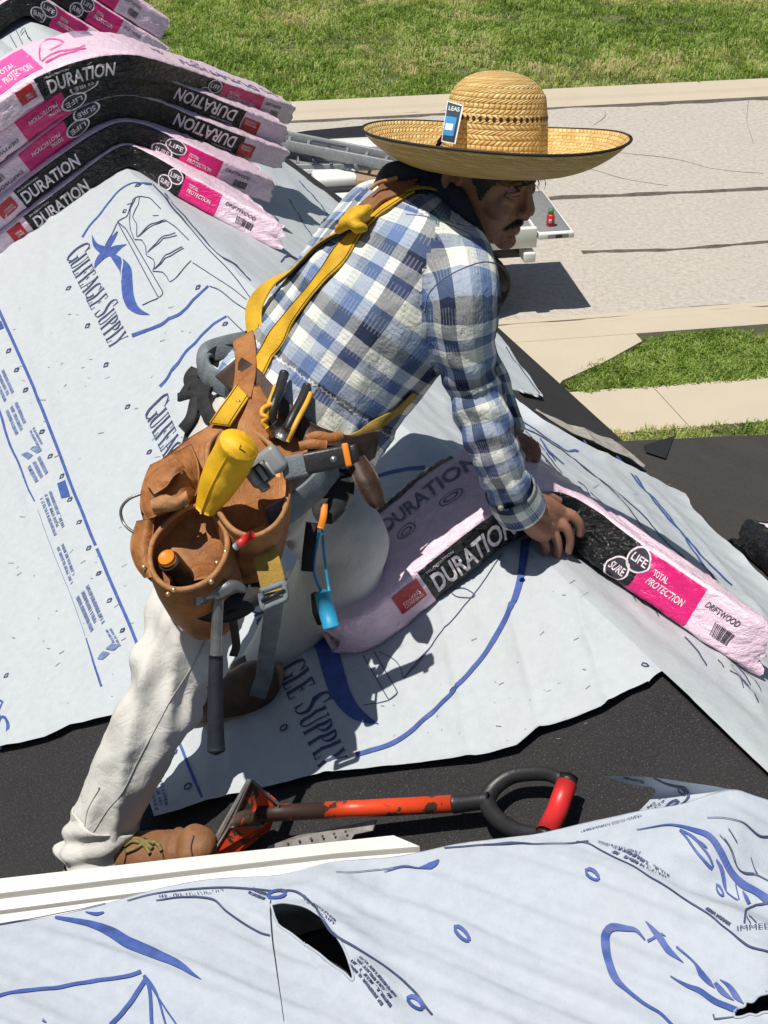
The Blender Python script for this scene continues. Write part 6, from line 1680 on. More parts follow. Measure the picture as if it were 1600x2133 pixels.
P = J(a[:, 0], a[:, 1], a[:, 2]); tt_ = np.linspace(0, 1, len(P))[:, None]
N = nrm(cv(-.5, .5, .7)) * np.ones_like(P); N = N + np.sin(tt_ * np.pi * 1.6) * nrm(cv(.2, .6, -.5)) * .8; N /= np.linalg.norm(N, axis=1)[:, None]
V, F = strap(P, N, .032, .003); part('shoulder_strap', V, F, M['yellow_web'], har)
V, F = strap(P[3:34] - N[3:34] * .004, N[3:34], .033, .002); part('strap_lining', V, F, M['black_web'], har)
kn = []
for pts in ([(705, 482, 2.25, 12), (728, 462, 2.225, 22), (752, 448, 2.215, 20), (770, 432, 2.22, 12)], [(718, 455, 2.23, 10), (738, 470, 2.215, 18), (760, 476, 2.22, 14)], [(725, 445, 2.235, 10), (750, 440, 2.22, 15), (768, 455, 2.22, 12)]):
    tb, _, _ = limb(pts, 5, 12, .6); kn.append(tb)
Vk, Fk, Nk = fuse(kn, .0035, 2); Vk = Vk + Nk * (.0035 * np.exp(-6 * np.abs(vnoise(Vk * 40, 4))))[:, None]; part('strap_knot', Vk, Fk, M['yellow_web'], har)
P, N = drape_n(smooth([(760, 452), (790, 425), (815, 405), (838, 388)], 6), .010); V, F = strap(P, N, np.linspace(.040, .050, len(P)), .006); part('back_pad', V, F, M['boot'], har)
P, N = drape_n(smooth([(776, 425), (800, 412), (822, 404)], 6), .018)
for s in (-1, 1): V, F = tube(P + HU * .012 * s, .003, N[0], 8); part('back_ring', V, F, M['leather_edge'], har)
P, N = drape_n(smooth([(835, 405), (872, 398), (905, 400), (940, 412)], 6), .008); V, F = strap(P, N, .026, .003); part('collar_strap', V, F, M['ochre_web'], har)
P, N = drape_n(smooth([(862, 815), (830, 848), (790, 878), (748, 905), (705, 922), (668, 918)], 6), .005); V, F = strap(P, N, .017, .003); part('waist_strap', V, F, M['ochre_web'], har)
V, F = jstrap([(506, 700, 2.33), (512, 740, 2.30), (510, 790, 2.26), (500, 835, 2.235)], nrm(cv(-.4, .3, .85)), .037); part('leather_tab', V, F, M['leather'], har)
V, F = jstrap([(520, 712, 2.36), (470, 722, 2.41), (434, 736, 2.43), (424, 762, 2.41), (444, 790, 2.37), (492, 812, 2.31)], nrm(cv(-.55, -.25, .8)), .036, .007); part('padded_loop', V, F, M['grey_web'], har)
V, F = jstrap([(505, 728, 2.385), (470, 730, 2.42), (446, 742, 2.425), (440, 758, 2.42)], nrm(cv(.3, -.4, .8)), .026, .003); part('loop_lining', V, F, M['black_web'], har)
for pts, w in (([(408, 790, 2.43), (395, 800, 2.42), (378, 826, 2.41)], .012), ([(425, 790, 2.41), (408, 830, 2.38), (398, 870, 2.37), (380, 895, 2.38)], .018), ([(432, 800, 2.40), (424, 835, 2.36), (440, 870, 2.33), (470, 880, 2.30)], .022), ([(372, 828, 2.40), (400, 822, 2.385), (440, 830, 2.37)], .014), ([(412, 770, 2.44), (398, 790, 2.43), (412, 812, 2.40), (436, 822, 2.37)], .026), ([(430, 835, 2.37), (406, 860, 2.38), (386, 930, 2.39)], .012)):
    V, F = jstrap(pts, nrm(cv(-.3, .2, .9)), w, .006); part('loose_strap', V, F, M['black_web'], har)
V, F = jstrap([(526, 1105, 2.17), (545, 1140, 2.155), (560, 1180, 2.145), (572, 1232, 2.14)], nrm(cv(.15, -.1, .95)), .036); part('leg_strap', V, F, M['ochre_web'], har)
q = np.array([J(np.array(float(x)), np.array(float(y)), np.array(2.125)) for x, y in [(542, 1232), (592, 1214), (596, 1248), (548, 1268), (542, 1232)]])
V, F = tube(resample(q, 40), .0045, cB, 8); part('buckle', V, F, M['grey_web'], har)
V, F = tube(J(np.array([545., 594]), np.array([1252., 1230]), np.array([2.122, 2.122])), .003, cB, 8); part('buckle_bar', V, F, M['black_plastic'], har)
V, F = jstrap([(572, 1240, 2.142), (566, 1300, 2.22), (556, 1360, 2.36), (551, 1405, 2.44), (536, 1452, 2.475)], nrm(cv(.2, -.2, .95)), .027); part('hanging_strap', V, F, M['grey_web'], har)
V, F = jstrap([(700, 968, 2.27), (662, 1012, 2.235), (615, 1052, 2.20), (560, 1086, 2.18)], nrm(cv(.1, -.5, .85)), .042, .006); part('leg_loop', V, F, M['grey_web'], har)
V, F = jstrap([(482, 1275, 2.14), (488, 1310, 2.17), (492, 1345, 2.20), (486, 1366, 2.21)], nrm(cv(.3, -.2, .9)), .012); part('loose_strap', V, F, M['black_web'], har)

# --- leather tool belt with two open pouches
bel_ = thing('tool_belt', 'worn tan leather tool belt with two open pouches on the man\'s hip', 'tool belt', J(430, 1050, 2.2))
P, N = drape_n(smooth([(480, 770), (520, 800), (560, 845), (610, 890), (670, 925), (730, 938), (775, 920)], 7), .008); V, F = strap(P, N, .050, .005); part('belt', V, F, M['dark_leather'], bel_)
def slab(name, left, right, m, th, n=40, k=16, bul=0.0, nz=.002, parent=None, seed=1):
    L = smooth(np.array(left, float), 6); R_ = smooth(np.array(right, float), 6); L = resample(L, n); R_ = resample(R_, n)
    lam = np.linspace(0, 1, k)[None, :, None]; g = L[:, None] * (1 - lam) + R_[:, None] * lam
    P = J(g[..., 0], g[..., 1], g[..., 2] - bul * np.sin(lam[..., 0] * np.pi))
    nn = nz * (vnoise(P * 30, seed) + .6 * vnoise(P * 70, seed + 1)); A = P + cB * nn[..., None]; B_ = A - cB * th
    nv = n * k; V = np.concatenate([A.reshape(-1, 3), B_.reshape(-1, 3)]); F = gridF(n, k); F += [tuple(nv + i for i in f[::-1]) for f in F]
    rim = [i * k for i in range(n)] + [(n - 1) * k + j for j in range(1, k)] + [i * k + k - 1 for i in range(n - 2, -1, -1)] + list(range(k - 2, 0, -1))
    for a_, b_ in zip(rim, rim[1:] + rim[:1]): F.append((a_, b_, nv + b_, nv + a_))
    return part(name, V, F, m, parent)
slab('back_panel', [(512, 808, 2.25), (462, 868, 2.225), (385, 918, 2.205), (312, 982, 2.19), (292, 1048, 2.175), (300, 1100, 2.165), (278, 1140, 2.15), (290, 1185, 2.14), (330, 1225, 2.135)],
     [(542, 800, 2.25), (592, 836, 2.24), (632, 900, 2.235), (640, 945, 2.235), (605, 1010, 2.215), (590, 1070, 2.195), (560, 1100, 2.185), (505, 1140, 2.165), (450, 1200, 2.15)], M['leather'], .008, 60, 26, .01, .003, bel_, 3)
def sack(name, rim, axis, depth, m, th=.0045, belly=1.06, bottom=.55, seed=1):
    R_ = smooth(np.array(rim, float), 6, True); P = J(R_[:, 0], R_[:, 1], R_[:, 2]); c0 = P.mean(0); n = len(P)
    prof = [(0.0, .985), (.12, .97), (.3, .95), (.55, .88), (.8, .72), (.97, .40), (1.0, .05)]
    rows = []
    for k, (u, s) in enumerate(prof[::-1]): rows.append(c0 + (P - c0) * s * (1.0 if u < .1 else belly) - axis * depth * u)
    for u, s in [(-.01, 1.0), (0.0, 1.03), (.12, 1.04), (.3, 1.05), (.55, 1.0), (.8, .85), (1.0, .5), (1.04, .05)]: rows.append(c0 + (P - c0) * s * (1.0 if u < .1 else belly) - axis * depth * u)
    V = np.stack(rows); V = V + (cB * .7 + cU * .3) * (.0022 * vnoise(V * 28, seed))[..., None]
    o = part(name, V.reshape(-1, 3), gridF(len(rows), n, False, True), m, bel_)
    lip = V[7]; lp = np.concatenate([lip, lip[:3]]); Vt_, Ft_ = tube(lp, .0048, axis, 8, False, .0042); part('pouch_rim', Vt_, Ft_, M['leather_edge'], o)
    return o
AX = nrm(cv(.12, .52, .84))
sack('pouch', [(432, 940, 2.195), (438, 1000, 2.165), (452, 1060, 2.14), (486, 1106, 2.12), (533, 1118, 2.12), (578, 1090, 2.135), (600, 1035, 2.16), (594, 975, 2.19), (556, 922, 2.215), (505, 893, 2.225), (458, 902, 2.215)], AX, .25, M['leather'], seed=4)
sack('pouch', [(400, 1056, 2.15), (346, 1094, 2.135), (316, 1140, 2.12), (318, 1192, 2.10), (352, 1226, 2.09), (402, 1226, 2.09), (444, 1202, 2.095), (470, 1160, 2.11), (472, 1116, 2.13), (446, 1074, 2.15)], nrm(cv(-.1, .55, .83)), .19, M['leather'], seed=9)
slab('side_pocket', [(312, 968, 2.165), (296, 1010, 2.15), (292, 1052, 2.14), (306, 1082, 2.135)], [(398, 925, 2.175), (414, 968, 2.16), (412, 1020, 2.145), (392, 1052, 2.135)], M['leather'], .012, 44, 30, .030, .006, bel_, 13)
slab('pocket_flap', [(300, 1000, 2.125), (316, 985, 2.12), (340, 968, 2.118), (366, 952, 2.12)], [(322, 1030, 2.108), (348, 1012, 2.105), (362, 992, 2.106), (386, 975, 2.11)], M['leather'], .005, 30, 16, .006, .005, bel_, 17)
slab('pocket_flap', [(312, 1040, 2.115), (340, 1030, 2.108), (368, 1034, 2.106), (388, 1020, 2.11)], [(322, 1072, 2.115), (350, 1066, 2.11), (372, 1062, 2.108), (394, 1048, 2.112)], M['leather_edge'], .004, 30, 14, .006, .005, bel_, 19)
slab('side_pocket', [(284, 1085, 2.145), (272, 1128, 2.135), (278, 1172, 2.125), (300, 1205, 2.115)], [(322, 1078, 2.135), (318, 1120, 2.125), (316, 1160, 2.115), (326, 1200, 2.105)], M['leather'], .012, 40, 18, .016, .004, bel_, 23)
for x, y, d in ((387, 1052, 2.125), (300, 1182, 2.095), (362, 1229, 2.085), (350, 1238, 2.085), (452, 1173, 2.10), (376, 984, 2.13), (347, 1035, 2.11), (326, 1004, 2.125), (497, 838, 2.225), (470, 1150, 2.11), (440, 1212, 2.088)):
    V, F = ball(J(np.array(float(x)), np.array(float(y)), np.array(d)), np.array([.0042, .0042, .0028]), np.array([cR, cU, cB]), 6, 10); part('rivet', V, F, M['rivet'], bel_)
V, F = tube(JP(smooth([(300, 1026, 2.15), (268, 1040, 2.15), (252, 1062, 2.15), (257, 1088, 2.15), (274, 1106, 2.14), (296, 1116, 2.13)], 6)), .0022, cB, 8); part('wire_loop', V, F, M['steel'], bel_)
slab('hip_pad', [(322, 1226, 2.155), (350, 1258, 2.15), (400, 1285, 2.145), (455, 1298, 2.145), (510, 1285, 2.15), (545, 1255, 2.16)], [(345, 1205, 2.17), (380, 1215, 2.165), (420, 1222, 2.16), (460, 1222, 2.16), (505, 1218, 2.165), (540, 1212, 2.17)], M['black_web'], .015, 40, 10, .01, .0015, bel_, 5)
slab('hip_pad', [(650, 1005, 2.29), (648, 1050, 2.27), (660, 1085, 2.265), (690, 1092, 2.27)], [(735, 985, 2.30), (738, 1020, 2.29), (725, 1055, 2.28), (700, 1085, 2.275)], M['black_web'], .015, 30, 10, .01, .0015, bel_, 6)
slab('holster', [(722, 962, 2.27), (738, 1005, 2.265), (762, 1045, 2.265), (780, 1060, 2.27)], [(758, 945, 2.28), (785, 985, 2.275), (803, 1040, 2.275), (797, 1060, 2.275)], M['dark_leather'], .012, 30, 10, .012, .0015, bel_, 7)
slab('tool_sleeve', [(600, 880, 2.23), (612, 905, 2.225), (640, 925, 2.22)], [(650, 880, 2.24), (690, 905, 2.24), (735, 930, 2.26)], M['dark_leather'], .02, 24, 10, .012, .003, bel_, 8)
for pts in ([(640, 915, 2.205), (662, 908, 2.20), (690, 912, 2.205), (712, 905, 2.21)], [(625, 930, 2.20), (650, 925, 2.195), (680, 928, 2.20)]):
    V, F = jstrap(pts, cB, .014, .008); part('frayed_strip', V, F, M['leather'], bel_)

# --- things in the pouches
ro = thing('rolled_glove', 'bright yellow cloth roll standing in the large leather pouch', 'glove', J(455, 1000, 2.16))
a = smooth(np.array([(498, 926, 2.055, 42), (488, 946, 2.08, 43), (468, 982, 2.11, 42), (446, 1024, 2.13, 34), (426, 1066, 2.14, 20)]), 6); P = J(a[:, 0], a[:, 1], a[:, 2]); r = a[:, 3] * a[:, 2] / FPX
Pi = np.concatenate([P[14::-1], P]); ri = np.concatenate([r[14::-1] * .88, r])
V, F = tube(Pi, ri * .8, cB, 30, True, ri * 1.05); V = V + (cB * .6 + cR * .4) * (.0035 * vnoise(V * 26, 3) + .0026 * np.exp(-6 * np.abs(vnoise(V * 34, 5))) + .001 * vnoise(V * 90, 7))[:, None]
part('cloth', V, F, M['yellow_cloth'], ro)
for k in (-1, 1): V, F = tube(P[3:] + cB * (r[3:] * .80)[:, None] + nrm(cv(.8, .5, 0)) * (r[3:] * .35 * k)[:, None], .0016, cB, 6); part('seam', V, F, M['yellow_cloth'], ro)
kn_ = thing('utility_knife', 'grey plastic utility knife in the pouch beside the yellow roll', 'knife', J(560, 970, 2.13))
ka = axes(cB, nrm(cv(.62, .40, .35))); ka = np.array([nrm(cv(.75, .55, .2)), nrm(np.cross(cB, nrm(cv(.75, .55, .2)))), cB]); ka[2] = np.cross(ka[0], ka[1])
V, F = bevbox(J(552, 972, 2.135), ka, (.030, .020, .012), .008, 3); part('body', V, F, M['grey_plastic'], kn_)
V, F = bevbox(J(546, 985, 2.118), ka, (.012, .014, .003), .001, 1); part('blade_window', V, F, M['black_plastic'], kn_)
for k in range(3): V, F = bevbox(J(530 + 16 * k, 995 - 9 * k, 2.114), ka, (.0035, .011, .003), .001, 1); part('grip_rib', V, F, M['grey_plastic'], kn_)
V, F = bevbox(J(540, 1000, 2.13), ka, (.006, .018, .010), .003, 2); part('end_cap', V, F, M['steel'], kn_)
sh_ = thing('pry_knife', 'black handled flooring knife with an orange tip sticking out to the right', 'knife', J(660, 960, 2.13))
dirk = nrm(J(742, 946, 2.14) - J(598, 974, 2.14)); kb = np.array([dirk, nrm(np.cross(cB, dirk)), np.cross(dirk, nrm(np.cross(cB, dirk)))])
V, F = bevbox(J(683, 957, 2.14), kb, (.036, .0155, .010), .005, 3); part('handle', V, F, M['black_plastic'], sh_)
V, F = bevbox(J(614, 972, 2.14), kb, (.018, .0165, .009), .004, 2); part('ferrule', V, F, M['grey_web'], sh_)
V, F = bevbox(J(722, 948, 2.135), kb, (.0045, .0165, .011), .002, 2); part('orange_band', V, F, M['orange_plastic'], sh_)
V, F = bevbox(J(736, 945, 2.14), kb, (.007, .013, .009), .004, 2); part('end_cap', V, F, M['black_plastic'], sh_)
V, F = ball(J(695, 957, 2.131), np.array([.0055, .0055, .0025]), kb, 6, 14); part('rivet', V, F, M['steel'], sh_)
tri = np.array([J(x, y, 2.128) for x, y in [(556, 992), (584, 974), (584, 994)]]); V = np.concatenate([tri, tri - cB * .006]); part('orange_tab', V, [(0, 1, 2), (5, 4, 3), (0, 3, 4, 1), (1, 4, 5, 2), (2, 5, 3, 0)], M['orange_plastic'], sh_, smoothed=False)
for k, (pts, lab) in enumerate((([(592, 778, 2.22), (582, 812, 2.20), (570, 845, 2.19), (566, 880, 2.20), (580, 905, 2.215)], 'pliers with yellow lined grips, the left pair above the pouch'), ([(640, 806, 2.23), (628, 835, 2.215), (612, 865, 2.205), (600, 890, 2.205), (588, 915, 2.215)], 'pliers with yellow lined grips, the right pair at the shirt hem'))):
    pr_ = thing('pliers', lab, 'pliers', J(pts[2][0], pts[2][1], 2.2), 'pliers in the belt')
    a = smooth(np.array(pts), 6); P = J(a[:, 0], a[:, 1], a[:, 2]); V, F = tube(P, .0085, cB, 12, True, .0075); part('handle', V, F, M['black_plastic'], pr_)
    off = P + cv(-.0075 if k == 0 else .008, -.003, .004); off = off[4:] if k == 0 else off[2:]
    V, F = tube(off, .0042, cB, 10); part('handle_lining', V, F, M['plier_yellow'], pr_)
    if k == 0:
        a = smooth(np.array([(566, 842, 2.185), (548, 852, 2.18), (546, 864, 2.18), (556, 870, 2.18), (548, 880, 2.185), (556, 892, 2.19)]), 5); V, F = tube(JP(a), .004, cB, 8); part('handle_lining', V, F, M['plier_yellow'], pr_)
        a = [(585, 905, 2.215), (560, 880, 2.22)]
    V, F = tube(JP([pts[3], pts[4]]), .010, cB, 10); part('jaw', V, F, M['steel'], pr_)
mk = thing('marker', 'black tube with an orange end lying in the lower pouch', 'marker', J(370, 1185, 2.12))
V, F = tube(JP([(352, 1168, 2.10), (372, 1192, 2.125), (392, 1214, 2.15)]), rp(24, 2.1), cB, 18); part('barrel', V, F, M['black_plastic'], mk)
V, F = tube(JP([(346, 1160, 2.092), (352, 1168, 2.10)]), rp(18, 2.1), cB, 16); part('tip', V, F, M['orange_plastic'], mk)
rm = thing('red_marker', 'small red capped marker tucked between pouch and leg strap', 'marker', J(512, 1122, 2.11))
V, F = tube(JP([(500, 1132, 2.115), (526, 1112, 2.105)]), rp(9, 2.1), cB, 12); part('cap', V, F, M['red_plastic'], rm)
V, F = tube(JP([(490, 1140, 2.12), (501, 1131, 2.115)]), rp(8, 2.1), cB, 12); part('barrel', V, F, M['grey_plastic'], rm)
ln = thing('tool_lanyard', 'cyan lanyard with a cyan cylinder hanging in front of the far knee', 'lanyard', J(680, 1230, 2.25))
for pts in ([(672, 1105, 2.25), (676, 1160, 2.25), (686, 1232, 2.25)], [(664, 1110, 2.25), (654, 1180, 2.25), (660, 1212, 2.25), (672, 1236, 2.25)]): V, F = tube(JP(smooth(pts, 5)), .0022, cB, 8); part('cord', V, F, M['cyan_cord'], ln)
V, F = tube(JP([(672, 1234, 2.25), (680, 1270, 2.25), (690, 1306, 2.25)]), rp([17, 18, 17], 2.25), cB, 18); part('cylinder', V, F, M['cyan_cord'], ln)
V, F = tube(JP([(656, 1236, 2.27), (662, 1275, 2.27), (668, 1300, 2.27)]), rp([10, 13, 8], 2.25), cB, 12); part('clip', V, F, M['black_plastic'], ln)
V, F = jstrap([(650, 1090, 2.26), (644, 1140, 2.25), (640, 1190, 2.25)], cB, .018, .008); part('clip_strap', V, F, M['black_web'], ln)
V, F = jstrap([(676, 1050, 2.25), (674, 1075, 2.245), (668, 1100, 2.245)], cB, .010, .006); part('swivel', V, F, M['orange_plastic'], ln)
hm = thing('hammer', 'claw hammer with dark rubber grip hanging below the tool belt', 'hammer', J(450, 1560, 2.13))
V, F = tube(JP(smooth([(456, 1236, 2.12), (452, 1300, 2.125), (450, 1372, 2.13)], 6)), rp(10, 2.13), cB, 14, True, rp(12, 2.13)); part('shaft', V, F, M['steel'], hm)
V, F = tube(JP(smooth([(450, 1366, 2.13), (449, 1420, 2.132), (449, 1490, 2.135), (450, 1550, 2.14), (450, 1568, 2.14)], 6)), rp(np.interp(np.linspace(0, 1, 25), [0, .4, .8, .93, 1], [15, 16, 19, 20, 14]), 2.13), cB, 16); part('grip', V, F, M['dark_rubber'], hm)
hh_ = [limb([(412, 1243, 2.115, 19), (424, 1242, 2.115, 18), (428, 1241, 2.115, 12), (446, 1236, 2.115, 13)], 5, 18)[0], limb([(446, 1236, 2.115, 16), (470, 1226, 2.115, 14), (492, 1222, 2.12, 11), (512, 1230, 2.125, 6)], 5, 14, 1.3)[0]]
Vh_, Fh_, _n = fuse(hh_, .0022, 2); part('head', Vh_, Fh_, M['steel'], hm)
V, F = tube(JP([(404, 1244, 2.112), (414, 1243, 2.114)]), rp(18, 2.11), cB, 20); part('face', V, F, M['grey_plastic'], hm)

# ------------------------------------------------------------------ the tear-off shovel
t = NT('worn_orange_paint'); c = t.coord(); n1 = t.noise(20, 5, .7, vec=c, dist=.6); n2 = t.noise(70, 4, .7, vec=c)
ms = t.ramp(n1, [(.47, (0,) * 3), (.50, (1,) * 3)]); col = t.mix(ms, (.66, .065, .018), t.ramp(n2, [(.3, (.035, .022, .018)), (.7, (.11, .07, .05))]))
M['orange_worn'] = t.fin(col, .45, t.bump(n2, .25, .002, t.bump(ms, .2, .001)), spec=.4)
t = NT('scuffed_orange_paint'); c = t.coord(); n1 = t.noise(26, 5, .7, vec=c, dist=.6); n2 = t.noise(60, 3, vec=c)
ms = t.ramp(n1, [(.55, (0,) * 3), (.57, (1,) * 3)]); col = t.mix(ms, (.68, .060, .016), (.06, .035, .025)); M['orange_paint'] = t.fin(col, .38, t.bump(n2, .2, .002), spec=.45)
t = NT('worn_dark_shaft'); c = t.coord(); n1 = t.noise(24, 5, .7, vec=c, dist=.6)
ms = t.ramp(n1, [(.40, (1,) * 3), (.43, (0,) * 3)]); col = t.mix(ms, (.040, .022, .018), (.62, .06, .018)); M['shaft_dark'] = t.fin(col, .5, t.bump(n1, .2, .002), spec=.3)
M['blade_steel'] = simple('scratched_blade_steel', (.30, .285, .27), .5, .35, 30, .3, 90, metal=.35)
sv = thing('roofing_shovel', 'orange tear-off shovel with black D handle lying on the felt', 'shovel', J(800, 1700, 2.25))
sp_ = lambda x: np.interp(x, [440, 555, 950, 1165], [2.31, 2.27, 2.165, 2.085])
def pj(pts): a = np.array(pts, float); return J(a[:, 0], a[:, 1], sp_(a[:, 0]) - (a[:, 1] - 1685) * .0006)
V, F = tube(pj([(540, 1695), (600, 1692), (760, 1684)]), rp(17.5, 2.25), cB, 18); part('shaft', V, F, M['shaft_dark'], sv)
V, F = tube(pj([(680, 1688), (760, 1684), (950, 1674)]), rp(18.2, 2.22), cB, 18); part('shaft_paint', V, F, M['orange_paint'], sv)
V, F = tube(pj(smooth([(945, 1674), (960, 1673), (1000, 1668), (1022, 1664)], 4)), rp(np.linspace(21, 17, 13), 2.2), cB, 18); part('socket', V, F, M['black_plastic'], sv)
lp = smooth(np.array([(1012, 1668), (1030, 1640), (1062, 1618), (1100, 1611), (1145, 1613), (1182, 1632)]), 6); V, F = tube(pj(lp), rp(np.linspace(15, 12, len(lp)), 2.15), cB, 14, True, rp(np.linspace(19, 15, len(lp)), 2.15)); part('handle_loop', V, F, M['black_plastic'], sv)
lp = smooth(np.array([(1012, 1664), (1024, 1692), (1050, 1716), (1085, 1733), (1120, 1738), (1150, 1738)]), 6); V, F = tube(pj(lp), rp(np.linspace(15, 12, len(lp)), 2.15), cB, 14, True, rp(np.linspace(19, 15, len(lp)), 2.15)); part('handle_loop', V, F, M['black_plastic'], sv)
V, F = tube(JP([(1180, 1634, 2.105), (1160, 1690, 2.075), (1137, 1736, 2.05)]), rp(22, 2.12), cB, 22); part('grip', V, F, M['red_plastic'], sv)
for x, y, x2, y2 in ((1186, 1616, 1181, 1632), (1132, 1748, 1137, 1736)): V, F = tube(JP([(x, y, 2.11 if y < 1700 else 2.045), (x2, y2, 2.106 if y < 1700 else 2.05)]), rp(20, 2.12), cB, 16); part('grip_cap', V, F, M['black_plastic'], sv)
def plate(name, pts, th, m):
    P = np.array([J(x, y, d) for x, y, d in pts]); n = nrm(np.cross(P[1] - P[0], P[2] - P[0])); n = n if n @ cB > 0 else -n; k = len(P)
    V = np.concatenate([P, P - n * th]); return part(name, V, [tuple(range(k)), tuple(range(k, 2 * k))[::-1]] + [(i, k + i, k + (i + 1) % k, (i + 1) % k) for i in range(k)], m, sv, smoothed=False)
plate('head_plate', [(524, 1627, 2.25), (581, 1676, 2.25), (556, 1690, 2.27), (530, 1706, 2.29), (478, 1722, 2.31)], .004, M['orange_worn'])
plate('head_side', [(478, 1724, 2.308), (545, 1722, 2.28), (575, 1690, 2.265), (560, 1730, 2.30), (470, 1800, 2.34), (442, 1782, 2.34)], .004, M['orange_paint'])
plate('head_flange', [(524, 1627, 2.252), (478, 1722, 2.312), (442, 1782, 2.345), (434, 1775, 2.35), (470, 1712, 2.318), (518, 1626, 2.258)], .004, M['blade_steel'])
for pts in ([(524, 1627, 2.247), (478, 1723, 2.305), (440, 1782, 2.338)], [(524, 1627, 2.247), (581, 1676, 2.247), (574, 1692, 2.26)], [(478, 1723, 2.305), (546, 1721, 2.278), (576, 1689, 2.262)]): V, F = tube(JP(pts), .0018, cB, 6); part('worn_edge', V, F, M['blade_steel'], sv)
V, F = tube(JP([(545, 1698, 2.275), (500, 1706, 2.285), (488, 1712, 2.295)]), rp([20, 16, 8], 2.28), cB, 14); part('neck', V, F, M['orange_worn'], sv)
plate('blade', [(530, 1800, 2.275), (560, 1762, 2.28), (620, 1740, 2.265), (700, 1724, 2.245), (784, 1707, 2.22), (776, 1730, 2.215), (738, 1738, 2.22), (700, 1800, 2.22)], .003, M['blade_steel'])
for k in range(6): V, F = ball(J(600 + 24 * k, 1757 - 5 * k, 2.264 - .009 * k), .0022, np.eye(3), 5, 8); part('rivet', V, F, M['steel'], sv)

# ------------------------------------------------------------------ the work truck in the street
TO = G(1186, 650)
M['white_paint'] = simple('white_car_paint', (.74, .74, .72), .25, .03, 3)
M['grey_liner'] = simple('grey_bed_liner', (.20, .205, .21), .6, .15, 12, .2, 60)
M['tyre'] = simple('tyre_rubber', (.015, .015, .016), .8, .2, 40)
M['glass'] = simple('dark_glass', (.01, .012, .014), .08, .1, 10)
M['alu'] = simple('ladder_aluminium', (.27, .29, .31), .5, .15, 20, metal=.25)
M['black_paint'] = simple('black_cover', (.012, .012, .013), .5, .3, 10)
SA = np.array([E1, E2, Z])
def tb(x0, x1, y0, y1, z0, z1, r=.02):
    y0, y1, z0, z1 = y0 * 1.16, y1 * 1.16, z0 + .42, z1 + .42
    c = TO + E1 * (x0 + x1) / 2 + E2 * (y0 + y1) / 2 + Z * (z0 + z1) / 2
    return bevbox(c, SA, (abs(x1 - x0) / 2, abs(y1 - y0) / 2, abs(z1 - z0) / 2), r, 2)
trk = thing('work_truck', 'white work truck parked by the kerb with its tailgate down', 'truck', TO + E1 * -2.5 + E2 * .8)
for nm, a_, m in (('tailgate', (-.56, 0, 0, 1.62, .80, .90), 'white_paint'), ('tailgate_liner', (-.54, -.05, .07, 1.55, .895, .915), 'grey_liner'), ('bumper', (-.78, -.60, -.04, 1.66, .46, .62), 'white_paint'), ('bed_floor', (-3.6, -.56, .05, 1.57, .74, .84), 'grey_liner'),
                  ('side_cabinet', (-4.3, -1.9, 0, .42, .5, 1.93), 'white_paint'), ('bed_side', (-1.9, -.58, 0, .10, .68, 1.0), 'white_paint'), ('side_cabinet', (-4.3, -1.9, 1.22, 1.62, .5, 1.93), 'white_paint'), ('bed_side', (-1.9, -.58, 1.52, 1.62, .68, 1.0), 'white_paint'), ('headboard', (-4.3, -4.2, .42, 1.22, .8, 1.9), 'black_paint'), ('chassis', (-6.2, -.62, .25, 1.37, .42, .70), 'black_paint'), ('cab', (-6.2, -4.35, .02, 1.60, .55, 1.35), 'white_paint'), ('cab_roof', (-5.9, -4.45, .12, 1.5, 1.85, 2.0), 'white_paint'), ('window', (-5.95, -4.42, .08, 1.54, 1.35, 1.86), 'glass'), ('bonnet', (-7.5, -6.15, .05, 1.57, .55, 1.15), 'white_paint'), ('cover', (-4.0, -1.95, 1.45, 2.3, 1.66, 1.71), 'black_paint'), ('inner_deck', (-4.2, -1.9, .42, 1.22, 1.35, 1.40), 'black_paint')):
    V, F = tb(*a_); part(nm, V, F, M[m], trk)
for x in (-1.45, -6.6):
    for y in (.12, 1.50):
        c = TO + E1 * x + E2 * y * 1.16 + Z * .50
        V, F = tube(np.array([c - E2 * .13, c - E2 * .10, c + E2 * .10, c + E2 * .13]), [.46, .50, .50, .46], Z, 28); w_ = part('wheel', V, F, M['tyre'], trk)
        V, F = tube(np.array([c - E2 * .145, c + E2 * .145]), .28, Z, 20); part('rim', V, F, M['alu'], w_)
V, F = tb(-.42, -.10, -.012, .0, .82, .885, .004); part('tailgate_edge', V, F, M['alu'], trk)
V, F = tb(-.30, -.20, -.018, .0, .825, .88, .004); part('latch', V, F, M['black_plastic'], trk)
can = thing('thermos', 'red bottle with green top on the lowered tailgate', 'bottle', TO + E1 * -.30 + E2 * .25 + Z * 1.337)
cb_ = TO + E1 * -.31 + E2 * .28 + Z * 1.337
V, F = lathe([(.001, 0), (.058, 0), (.062, .02), (.06, .16), (.045, .185), (.001, .185)], cb_, np.array([cR, E2, Z]), 20); part('body', V, F, M['red_plastic'], can)
M['green_plastic'] = simple('green_plastic', (.06, .20, .05), .5, .1, 30)
V, F = lathe([(.001, .18), (.042, .18), (.042, .26), (.001, .262)], cb_, np.array([cR, E2, Z]), 20); part('lid', V, F, M['green_plastic'], can)
V, F = bevbox(cb_ + Z * .09 - E2 * .058 - E1 * .02, SA, (.022, .006, .03), .002, 1); part('sticker', V, F, M['print_and_glare_white'], can)
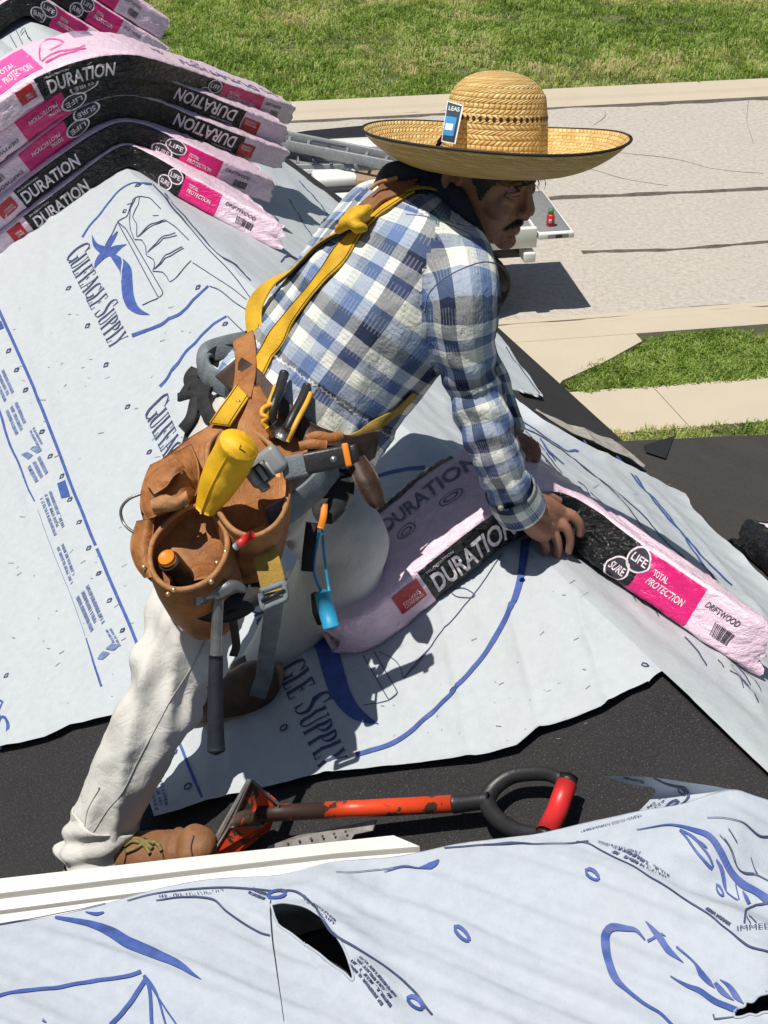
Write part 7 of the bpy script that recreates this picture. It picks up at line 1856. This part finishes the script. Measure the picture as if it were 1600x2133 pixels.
def ladder(lab, r1, r2, z, nr):
    z = z + .42
    lo_ = thing('ladder', lab, 'ladder', G(720, 320, z), 'ladders on the truck')
    ends = []
    for (x0, y0), (x1, y1) in (r1, r2):
        a_, b_ = G(x0, y0, z), G(x1, y1, z); d = nrm(b_ - a_); s_ = np.cross(Z, d)
        V, F = bevbox((a_ + b_) / 2, np.array([d, s_, Z]), (np.linalg.norm(b_ - a_) / 2, .022, .075), .006, 1); part('rail', V, F, M['alu'], lo_); ends.append((a_, b_))
    for k in range(nr):
        u = (k + .5) / nr; a_ = ends[0][0] * (1 - u) + ends[0][1] * u; b_ = ends[1][0] * (1 - u) + ends[1][1] * u; d = nrm(b_ - a_); s_ = np.cross(Z, d)
        V, F = bevbox((a_ + b_) / 2, np.array([d, s_, Z]), (np.linalg.norm(b_ - a_) / 2, .022, .016), .004, 1); part('rung', V, F, M['alu'], lo_)
    return lo_
l1 = ladder('upper aluminium ladder on the truck, two long rails close together', ((470, 258), (872, 338)), ((470, 277), (860, 354)), 2.32, 10)
l2 = ladder('lower aluminium ladder on the truck with slanting rungs', ((500, 303), (850, 362)), ((500, 352), (850, 352)), 2.02, 10)
a_, b_ = G(650, 293, 2.792), G(720, 307, 2.792); d = nrm(b_ - a_); s_ = np.cross(Z, d)
V, F = bevbox((a_ + b_) / 2 , np.array([d, s_, Z]), (np.linalg.norm(b_ - a_) / 2, .035, .003), .001, 1); part('sticker', V, F, M['print_dark'], l1)
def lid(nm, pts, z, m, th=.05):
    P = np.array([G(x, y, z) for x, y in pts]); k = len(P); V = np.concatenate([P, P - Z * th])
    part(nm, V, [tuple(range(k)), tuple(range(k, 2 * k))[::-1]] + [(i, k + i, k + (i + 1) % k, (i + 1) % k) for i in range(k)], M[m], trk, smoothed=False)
lid('cover', [(560, 285), (640, 272), (770, 260), (900, 254), (905, 330), (640, 292)], 2.10, 'black_paint')
lid('cabinet_lid', [(590, 402), (860, 386), (860, 470), (590, 480)], 2.36, 'white_paint')
lid('shade_strip', [(590, 388), (860, 372), (860, 387), (590, 403)], 2.40, 'black_paint')  # black slab standing in for the shade of the bed opening
lid('edge_rail', [(600, 349), (830, 341), (830, 347), (600, 356)], 2.44, 'white_paint')
bg_ = thing('white_sack', 'white plastic wrapped box on the truck beside the ladder', 'box', G(698, 384, 2.37))
c = G(698, 378, 2.40); V, F = bevbox(c, SA, (.32, .20, .12), .05, 3); V = V + SA[2] * (.03 * vnoise(V * 7, 3))[:, None]; part('wrap', V, F, M['trim'], bg_)
V, F = bevbox(c - E2 * .2 - Z * .05, SA, (.16, .02, .05), .005, 1); part('stripe', V, F, M['tag_navy'], bg_)
bg2 = thing('cardboard_box', 'tan cardboard box beside the white wrapped box on the truck', 'box', G(770, 384, 2.37))
V, F = bevbox(G(772, 378, 2.42), SA, (.22, .2, .10), .02, 2); part('carton', V, F, M['sole'], bg2)
